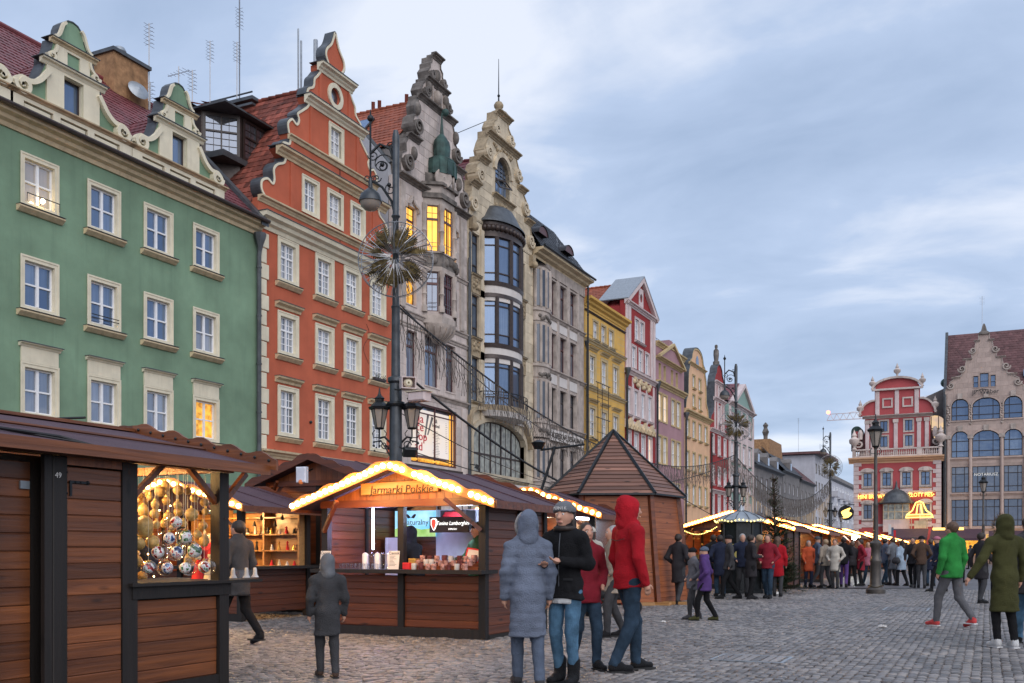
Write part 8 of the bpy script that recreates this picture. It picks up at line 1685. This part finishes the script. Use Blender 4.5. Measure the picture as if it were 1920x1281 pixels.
    if hz < .8: K.append(('c', P(0, st_*.15, hz+.10), P(0, 0, .95), (.175 if female else .17)*s, .155*s, .85))
    for a, b, c, sg in arms_: K += [('c', a, b, .070*s, .058*s), ('c', b, tuple(V3(c)-(V3(c)-V3(b)).normalized()*.01), .057*s, .043*s)]
    zm = (hz-.02)*s; K = K + [('c', P(0, st_*.1, hz-.1), P(0, 0, max(hz+.12, .9)), (.175 if st_ > .15 else .168 if hz < .7 else .158)*s, .15*s, 1.0 if st_ > .15 else .88)]
    K += [('c', P(-.055, st_*.12, hz-.06), P(.055, st_*.12, hz-.06), .142*s, .142*s, 1.0), ('c', P(-.05, 0, .93), P(.05, 0, .93), .125*s, .125*s, .98)]
    arms_low = [q for q in (hL, hR) if q[2] < zm + .05]
    blob('coat' if hz < .7 else 'jacket', K, h, .03, .0042 if h < .03 else .003, cm, g, zmin=None if arms_low and hz > .82 else zm, quilt=quilt)
    if hemcol: blob('jumper', [('c', P(0, 0, hz-.06), P(0, 0, hz+.1), .152*s, .150*s, .86)], max(h, .016), .02, .002, cloth(hemcol, C_[hemcol]), g, zmin=(hz-.07)*s)
    # head wear
    if hood:
        hm = cloth(hood, C_[hood]); blob('hood', [('e', P(0, -.005+ly, 1.605), (.104*s, .125*s, .132*s)), ('c', P(0, -.05+ly, 1.66), P(0, -.085+ly, 1.60), .07*s, .05*s), ('c', P(0, -.03+ly, 1.455), P(0, -.02+ly, 1.53), .098*s, .098*s), ('c', P(-.07, .03+ly, 1.44), P(.07, .03+ly, 1.44), .06*s, .06*s)], min(h, .02), .03, .0045, hm, g, cut=[('e', P(0, .15+ly, 1.575), (.078*s, .12*s, .105*s))])
        if fur: 
            b = MB()
            for i in range(260):
                a = random.uniform(0, 2*PI); p = Vector(P(.095*math.cos(a), .085+ly+random.uniform(-.03, .02), 1.58+.125*math.sin(a))); d = Vector((math.cos(a), random.uniform(-.6, .6), math.sin(a)))*random.uniform(.03, .07); w = Vector((random.uniform(-.006, .006), .006, random.uniform(-.006, .006))); b.add([p-w, p+w, p+d], [(0, 1, 2)])
            part('fur_trim', b, HAIRS[2], g, kind='stuff')
    elif hat:
        hm = cloth('hat_'+hat, C_[hat]); blob('beanie', [('e', P(0, .015+ly, 1.635), (.092*s, .108*s, .095*s)), ('c', P(-.02, .015+ly, 1.625), P(.02, .015+ly, 1.625), .09*s, .09*s, 1.16)], min(h, .022), .02, .003, hm, g, cut=[('e', P(0, .02+ly, 1.47), (.2*s, .25*s, .165*s))])
        if female: blob('hair', [('c', P(-.06, -.03+ly, 1.6), P(-.075, -.02+ly, 1.46), .035*s, .03*s), ('c', P(.06, -.03+ly, 1.6), P(.075, -.02+ly, 1.46), .035*s, .03*s), ('c', P(0, -.06+ly, 1.58), P(0, -.075+ly, 1.45), .06*s, .045*s)], min(h, .022), .02, .002, HAIRS[hair], g)
    else:
        pr = [('e', P(0, -.005+ly, 1.612), (.088*s, .103*s, .100*s))]
        if female: pr += [('c', P(0, -.05+ly, 1.58), P(0, -.075+ly, 1.42), .075*s, .05*s), ('c', P(-.06, -.01+ly, 1.57), P(-.07, -.02+ly, 1.44), .032*s, .025*s), ('c', P(.06, -.01+ly, 1.57), P(.07, -.02+ly, 1.44), .032*s, .025*s)]
        blob('hair', pr, min(h, .022), .02, .003, HAIRS[hair], g, cut=[('e', P(0, .14+ly, 1.56), (.085*s, .1*s, .085*s))])
    if scarf: blob('scarf', [('c', P(0, ly*.9-.02, 1.47), P(0, ly*.9+.03, 1.49), .088*s, .092*s), ('c', P(.03, .10+ly, 1.45), P(.04, .13, 1.22), .04*s, .035*s, .6)], min(h, .02), .03, .004, cloth('scarf_'+scarf, C_[scarf]), g)
    if bag:
        q = 1 if bag[1] > 0 else -1; o = root('shoulder_bag', bag[2], 'bag', (X_, Y_, z0), R(TH+face)); blob('bag_body', [('c', P(q*(wS+.10), -.06, .92), P(q*(wS+.10), .10, .92), .10*s, .10*s), ('c', P(q*(wS+.09), -.04, 1.0), P(q*(wS+.09), .08, 1.0), .07*s, .07*s)], max(h, .02), .03, .003, cloth(bag[0], C_[bag[0]]), o)
        part('strap', MB().tube([P(q*(wS+.1), -.02, 1.05), P(q*(wS+.03), -.03, 1.3), P(q*.12, -.02, 1.475), P(q*(wS+.0), .10, 1.3), P(q*(wS+.1), .06, 1.05)], .011*s, 5), M['cable'], o, 60)
    if backpack:
        o = root('backpack', backpack[1], 'backpack', (X_, Y_, z0), R(TH+face)); blob('pack_body', [('c', P(0, -.21, 1.08), P(0, -.21, 1.30), .13*s, .115*s, .62)], max(h, .02), .03, .003, cloth(backpack[0], C_[backpack[0]]), o); 
        for q in (-1, 1): part('strap', MB().tube([P(q*.09, -.17, 1.05), P(q*.16, .03, 1.12), P(q*.12, .12, 1.3), P(q*.10, .02, 1.47), P(q*.07, -.15, 1.40)], .014*s, 5), M['cable'], o, 60)
    return g
M['white_sole'] = simple('white_rubber', (.6, .6, .6), .6)
simple('lips', (.42, .14, .12), .5)
N = .0145
person(990, 9.25, 'person seen from behind in a grey-blue hooded quilted coat and pale trousers', 1.60, 8, 'bluegrey', 'slate', 'charcoal', .52, hood='bluegrey', arms='down', h=N, female=True, quilt=.085)
person(1060, 9.4, 'woman in a grey knitted beanie, black jacket, pale jeans and black boots, looking left', 1.70, 150, 'black', 'jeans', 'black', .82, hat='grey', hair=0, arms='hold', h=N, female=True, tight=True, boots=True, hemcol='white', bag=('charcoal', 1, 'dark shoulder bag of the woman in the grey beanie'), stride=.02)
person(1098, 10.6, 'woman in a crimson coat half hidden behind the beanie woman', 1.55, 200, 'crimson', 'darkjeans', 'black', .78, hair=0, arms='pocket', h=.02, female=True, bag=('brown', 1, 'round brown bag hanging beside the crimson coat'))
person(1178, 10.4, 'man in a bright red hooded jacket and dark jeans walking right', 1.80, -68, 'red', 'darkjeans', 'black', .84, hood='red', arms='down', h=N, stride=.13)
person(1150, 14.5, 'faint older man in a beige coat behind the red jacket', 1.62, 100, 'beige', 'charcoal', 'black', .7, hair=3, h=.025, arms='pocket')
person(614, 9.9, 'child in a dark coat with pale grey hood before the coffee stall', 1.20, 20, 'charcoal', 'charcoal', 'brown', .62, hood='grey', h=.016, arms='down', stride=.1)
person(447, 13.4, 'person in dark clothes walking in the gap beside stall 49', 1.66, 60, 'charcoal', 'black', 'black', .7, hair=0, h=.025, stride=.22)
person(0, 0, 'coffee seller in a dark hooded coat bending behind the middle of the counter', 1.62, 60, 'black', 'black', 'black', .7, hood='black', h=.022, arms='reach', lean=.12, xy=(-8.15, 13.55))
person(0, 0, 'coffee seller with dark cap at the right end of the coffee stall', 1.68, 120, 'dgreen', 'black', 'black', .7, hat='black', h=.022, arms='reach', xy=(-7.0, 13.5))
person(0, 0, 'seller in a blue jumper inside stall 49, behind the baubles', 1.70, 150, 'navy', 'black', 'black', .8, hair=1, h=.022, arms='pocket', xy=(-8.2, 7.75))
person(0, 0, 'seller inside the stall with glowing pine shelves', 1.6, 160, 'crimson', 'black', 'black', .8, hair=1, xy=(-13.7, 15.0), female=True)
person(1107, 19.0, 'woman in cream hat and coat pushing the dark pushchair', 1.70, -20, 'cream', 'charcoal', 'black', .6, hat='cream', h=.028, arms='reach', female=True)
person(1272, 23.6, 'person in a long dark coat by the right edge of the hut', 1.66, -40, 'dark', 'charcoal', 'black', .55, hair=0, h=.028, arms='pocket')
person(1300, 18.4, 'child in black and grey camouflage jacket, half behind the purple one', 1.30, 100, 'camo', 'charcoal', 'charcoal', .74, hat='black', h=.022, arms='pocket')
person(1322, 18.0, 'child in purple and grey jacket with a slate beanie', 1.32, 70, 'purple', 'black', 'olive', .72, hat='slate', h=.02, arms='pocket', stride=.16, scarf='purple')
cr = [(1350, 27.5, 'navy', 'darkjeans', 1.70, 0, None, 'man in navy coat in the crowd left of the notice'), (1368, 26.2, 'charcoal', 'black', 1.66, 1, 'black', 'person in charcoal coat and black beanie by the notice'), (1392, 27.8, 'navy', 'charcoal', 1.74, 3, None, 'grey-haired man in navy before the kiosk'), (1408, 26.0, 'dark', 'black', 1.68, 0, None, 'person in dark coat right of the kiosk centre'), (1424, 27.0, 'brown', 'black', 1.70, 2, None, 'fair-haired person in brown coat near the fir'), (1440, 26.4, 'crimson', 'darkjeans', 1.70, 1, None, 'woman in crimson jacket before the fir'), (1458, 27.6, 'red', 'charcoal', 1.66, 1, None, 'woman in red jacket right beside the fir'), (1338, 29.5, 'black', 'black', 1.74, 0, None, 'person in black against the orange stall'), (1378, 31.5, 'slate', 'black', 1.62, 1, None, 'person in slate coat behind the kiosk crowd'),
 (1516, 34.5, 'orange', 'navy', 1.62, 3, None, 'older woman with light hair in an orange-red jacket'), (1532, 35.0, 'slate', 'charcoal', 1.76, 3, 'charcoal', 'man in slate jacket and flat dark cap beside the orange jacket'), (1548, 34, 'beige', 'charcoal', 1.66, 2, None, 'person in beige jacket, left one of the beige pair'), (1566, 33.6, 'cream', 'charcoal', 1.66, 1, None, 'person in cream jacket, right one of the beige pair'), (1582, 35.0, 'black', 'purple', 1.74, 0, None, 'tall person in black coat under the white floodlight'), (1598, 36, 'dark', 'black', 1.60, 1, None, 'person in dark coat just left of the floodlight beam'),
 (1614, 36, 'crimson', 'black', 1.68, 0, None, 'person in crimson coat left of the lantern post'), (1628, 36.5, 'pink', 'darkjeans', 1.58, 2, None, 'woman in pink jacket touching the lantern post'), (1660, 37.5, 'slate', 'darkjeans', 1.74, 0, None, 'man in slate jacket right of the lantern post'), (1674, 36.8, 'grey', 'charcoal', 1.76, 1, None, 'man in grey jacket beside the pale blue coat'),
 (1712, 34.5, 'dark', 'black', 1.74, 0, None, 'man in dark coat right of the pale blue coat'), (1728, 34, 'brown', 'charcoal', 1.76, 0, 'black', 'man in brown coat and black beanie under the neon hat'), (1745, 36, 'navy', 'darkjeans', 1.70, 1, None, 'person in navy left of the green jacket'), (1758, 31, 'navy', 'black', 1.70, 1, 'pink', 'person in navy with a pinkish hat close to the green jacket'), (1800, 40, 'dgreen', 'black', 1.72, 0, None, 'person in dark green beyond the red shoes'), (1840, 24, 'dark', 'charcoal', 1.70, 0, None, 'dim person in dark coat left of the olive parka'), (1700, 60, 'charcoal', 'black', 1.7, 0, None, 'distant person in charcoal under the terrace lights'), (1725, 62, 'beige', 'black', 1.7, 1, None, 'distant person in beige under the neon'), (1645, 58, 'navy', 'black', 1.7, 1, None, 'distant person behind the lantern post'), (1600, 55, 'grey', 'black', 1.65, 3, None, 'distant person in grey by the far stalls'), (1575, 48, 'dark', 'black', 1.7, 1, None, 'distant dark figure between the stalls and the crowd'), (1765, 58, 'dark', 'black', 1.7, 0, None, 'distant dark figure behind the green jacket'), (1490, 40, 'dark', 'black', 1.66, 0, None, 'person in dark clothes at the counter right of the fir'), (1820, 70, 'charcoal', 'black', 1.7, 0, None, 'distant figure before the restaurant awning')]
AR = ['pocket', 'down', 'pocket', 'hold', 'swing']
for i, (px, z, c, l, H_, hr, ht, lab) in enumerate(cr): person(px, z, lab, H_, (0, 90, 180, -80, 30, 150, -20)[i % 7], c, l, 'black', .8 if i % 3 else .6, hair=hr, hat=ht, arms=AR[i % 5], h=.038 if z > 30 else .032, stride=(.05, .2, .1)[i % 3], female='woman' in lab)
person(1691, 36.2, 'woman in a pale blue puffer coat with a dark bag', 1.66, 25, 'lblue', 'black', 'black', .62, hair=0, h=.03, female=True, quilt=.09, bag=('charcoal', -1, 'dark handbag of the woman in the pale blue coat'))
person(1786, 16.5, 'man in a green jacket, grey trousers and bright red trainers', 1.74, 25, 'green', 'greyj', 'redshoe', .82, hair=1, h=.024, stride=.22, arms='down')
person(1884, 12.9, 'person in a long olive parka with fur hood and white trainers, back turned', 1.70, 5, 'olive', 'black', 'white', .50, hood='olive', fur=True, h=.016, arms='out', scarf='olive', stride=.04, tight=True)
person(1930, 13.4, 'person in dark olive coat and blue jeans at the photograph edge', 1.72, -15, 'charcoal', 'jeans', 'black', .70, hair=0, h=.022, stride=.18)
for _o in [o for o in bpy.data.objects if o.name.startswith('person') and 'beanie, black jacket' in (o.get('label') or '')]:
    for i, ch_ in enumerate('PERNIK'):
        a = R(i*13.6 - 34); text(_o, ch_, M['paper'], .042, (-.103*math.sin(a), .018+.120*math.cos(a), 1.652), rot=(R(90), 0, PI+a), ext=.002)
    part('zip', MB().tube([(0, .128, .86), (0, .140, 1.1), (0, .125, 1.3), (0, .105, 1.42)], .004, 4), M['wire'], _o); part('collar', MB().tube([(.085*math.cos(t*PI/8), .01+.085*math.sin(t*PI/8), 1.465) for t in range(16)], .028, 8, True), HAIRS[0], _o, 60)
    for q in (-1, 1): part('pocket_flap', MB().box(q*.09-.045, q*.09+.045, .124, .132, .98, 1.0), M['cable'], _o)
def details(key, fn):
    for o in [o for o in bpy.data.objects if o.name.startswith('person') and key in (o.get('label') or '')]: fn(o)
def red_(o): part('back_seam', MB().tube([(-.15, -.125, 1.38), (0, -.145, 1.36), (.15, -.125, 1.38)], .004, 4), M['cable'], o)
def grey_(o): part('hood_rim', MB().tube([(.10*math.cos(t*PI/9), .07, 1.49+.125*math.sin(t*PI/9)) for t in range(18)], .018, 6, True), HAIRS[3], o, 60)
details('bright red hooded', red_); details('grey-blue hooded', grey_)
# pushchair
x, y = W2(1140, 19.6); g = root('pushchair', 'dark three-wheeled pushchair beside the hexagonal hut', 'pushchair', (x, y, 0), R(TH-80))
for wx_, wy_, r_ in ((-.28, -.25, .15), (.28, -.25, .15), (0, .55, .13)):
    w = part('wheel', MB().tube([(r_*math.cos(2*PI*i/20), 0, r_*math.sin(2*PI*i/20)) for i in range(20)], .022, 6, True), M['cable'], g, 60, loc=(wx_, wy_, r_+.02), rot=(0, 0, R(90))); b = MB()
    for i in range(8): b.tube([(0, 0, 0), (r_*math.cos(2*PI*i/8), 0, r_*math.sin(2*PI*i/8))], .006, 3)
    part('spokes', b, M['wire'], w)
part('frame', MB().tube([(-.26, -.25, .16), (-.24, .2, .5), (-.22, -.5, 1.0), (.22, -.5, 1.0), (.24, .2, .5), (.26, -.25, .16)], .018, 6).tube([(-.24, .2, .5), (0, .55, .16), (.24, .2, .5)], .018, 6), M['iron'], g, 60)
blob('seat_cover', [('c', (0, .25, .45), (0, -.15, .5), .16, .17), ('c', (0, -.15, .5), (0, -.28, .85), .17, .16)], .025, .04, .003, cloth('charcoal', C_['charcoal']), g); blob('canopy', [('e', (0, -.15, .88), (.2, .22, .17))], .025, .03, .002, cloth('slate', C_['slate']), g, cut=[('e', (0, .1, .75), (.22, .2, .17))]); part('footrest', MB().box(-.12, .12, .3, .45, .2, .23), M['redcloth'], g)
bpy.context.view_layer.update()
_dg = bpy.context.evaluated_depsgraph_get()
for o in [o for o in bpy.data.objects if o.type == 'FONT']:
    me = bpy.data.meshes.new_from_object(o.evaluated_get(_dg)); q = link(o.name.split('.')[0], me, None, o.parent, o.location, o.rotation_euler); q.scale = o.scale
    bpy.data.objects.remove(o)
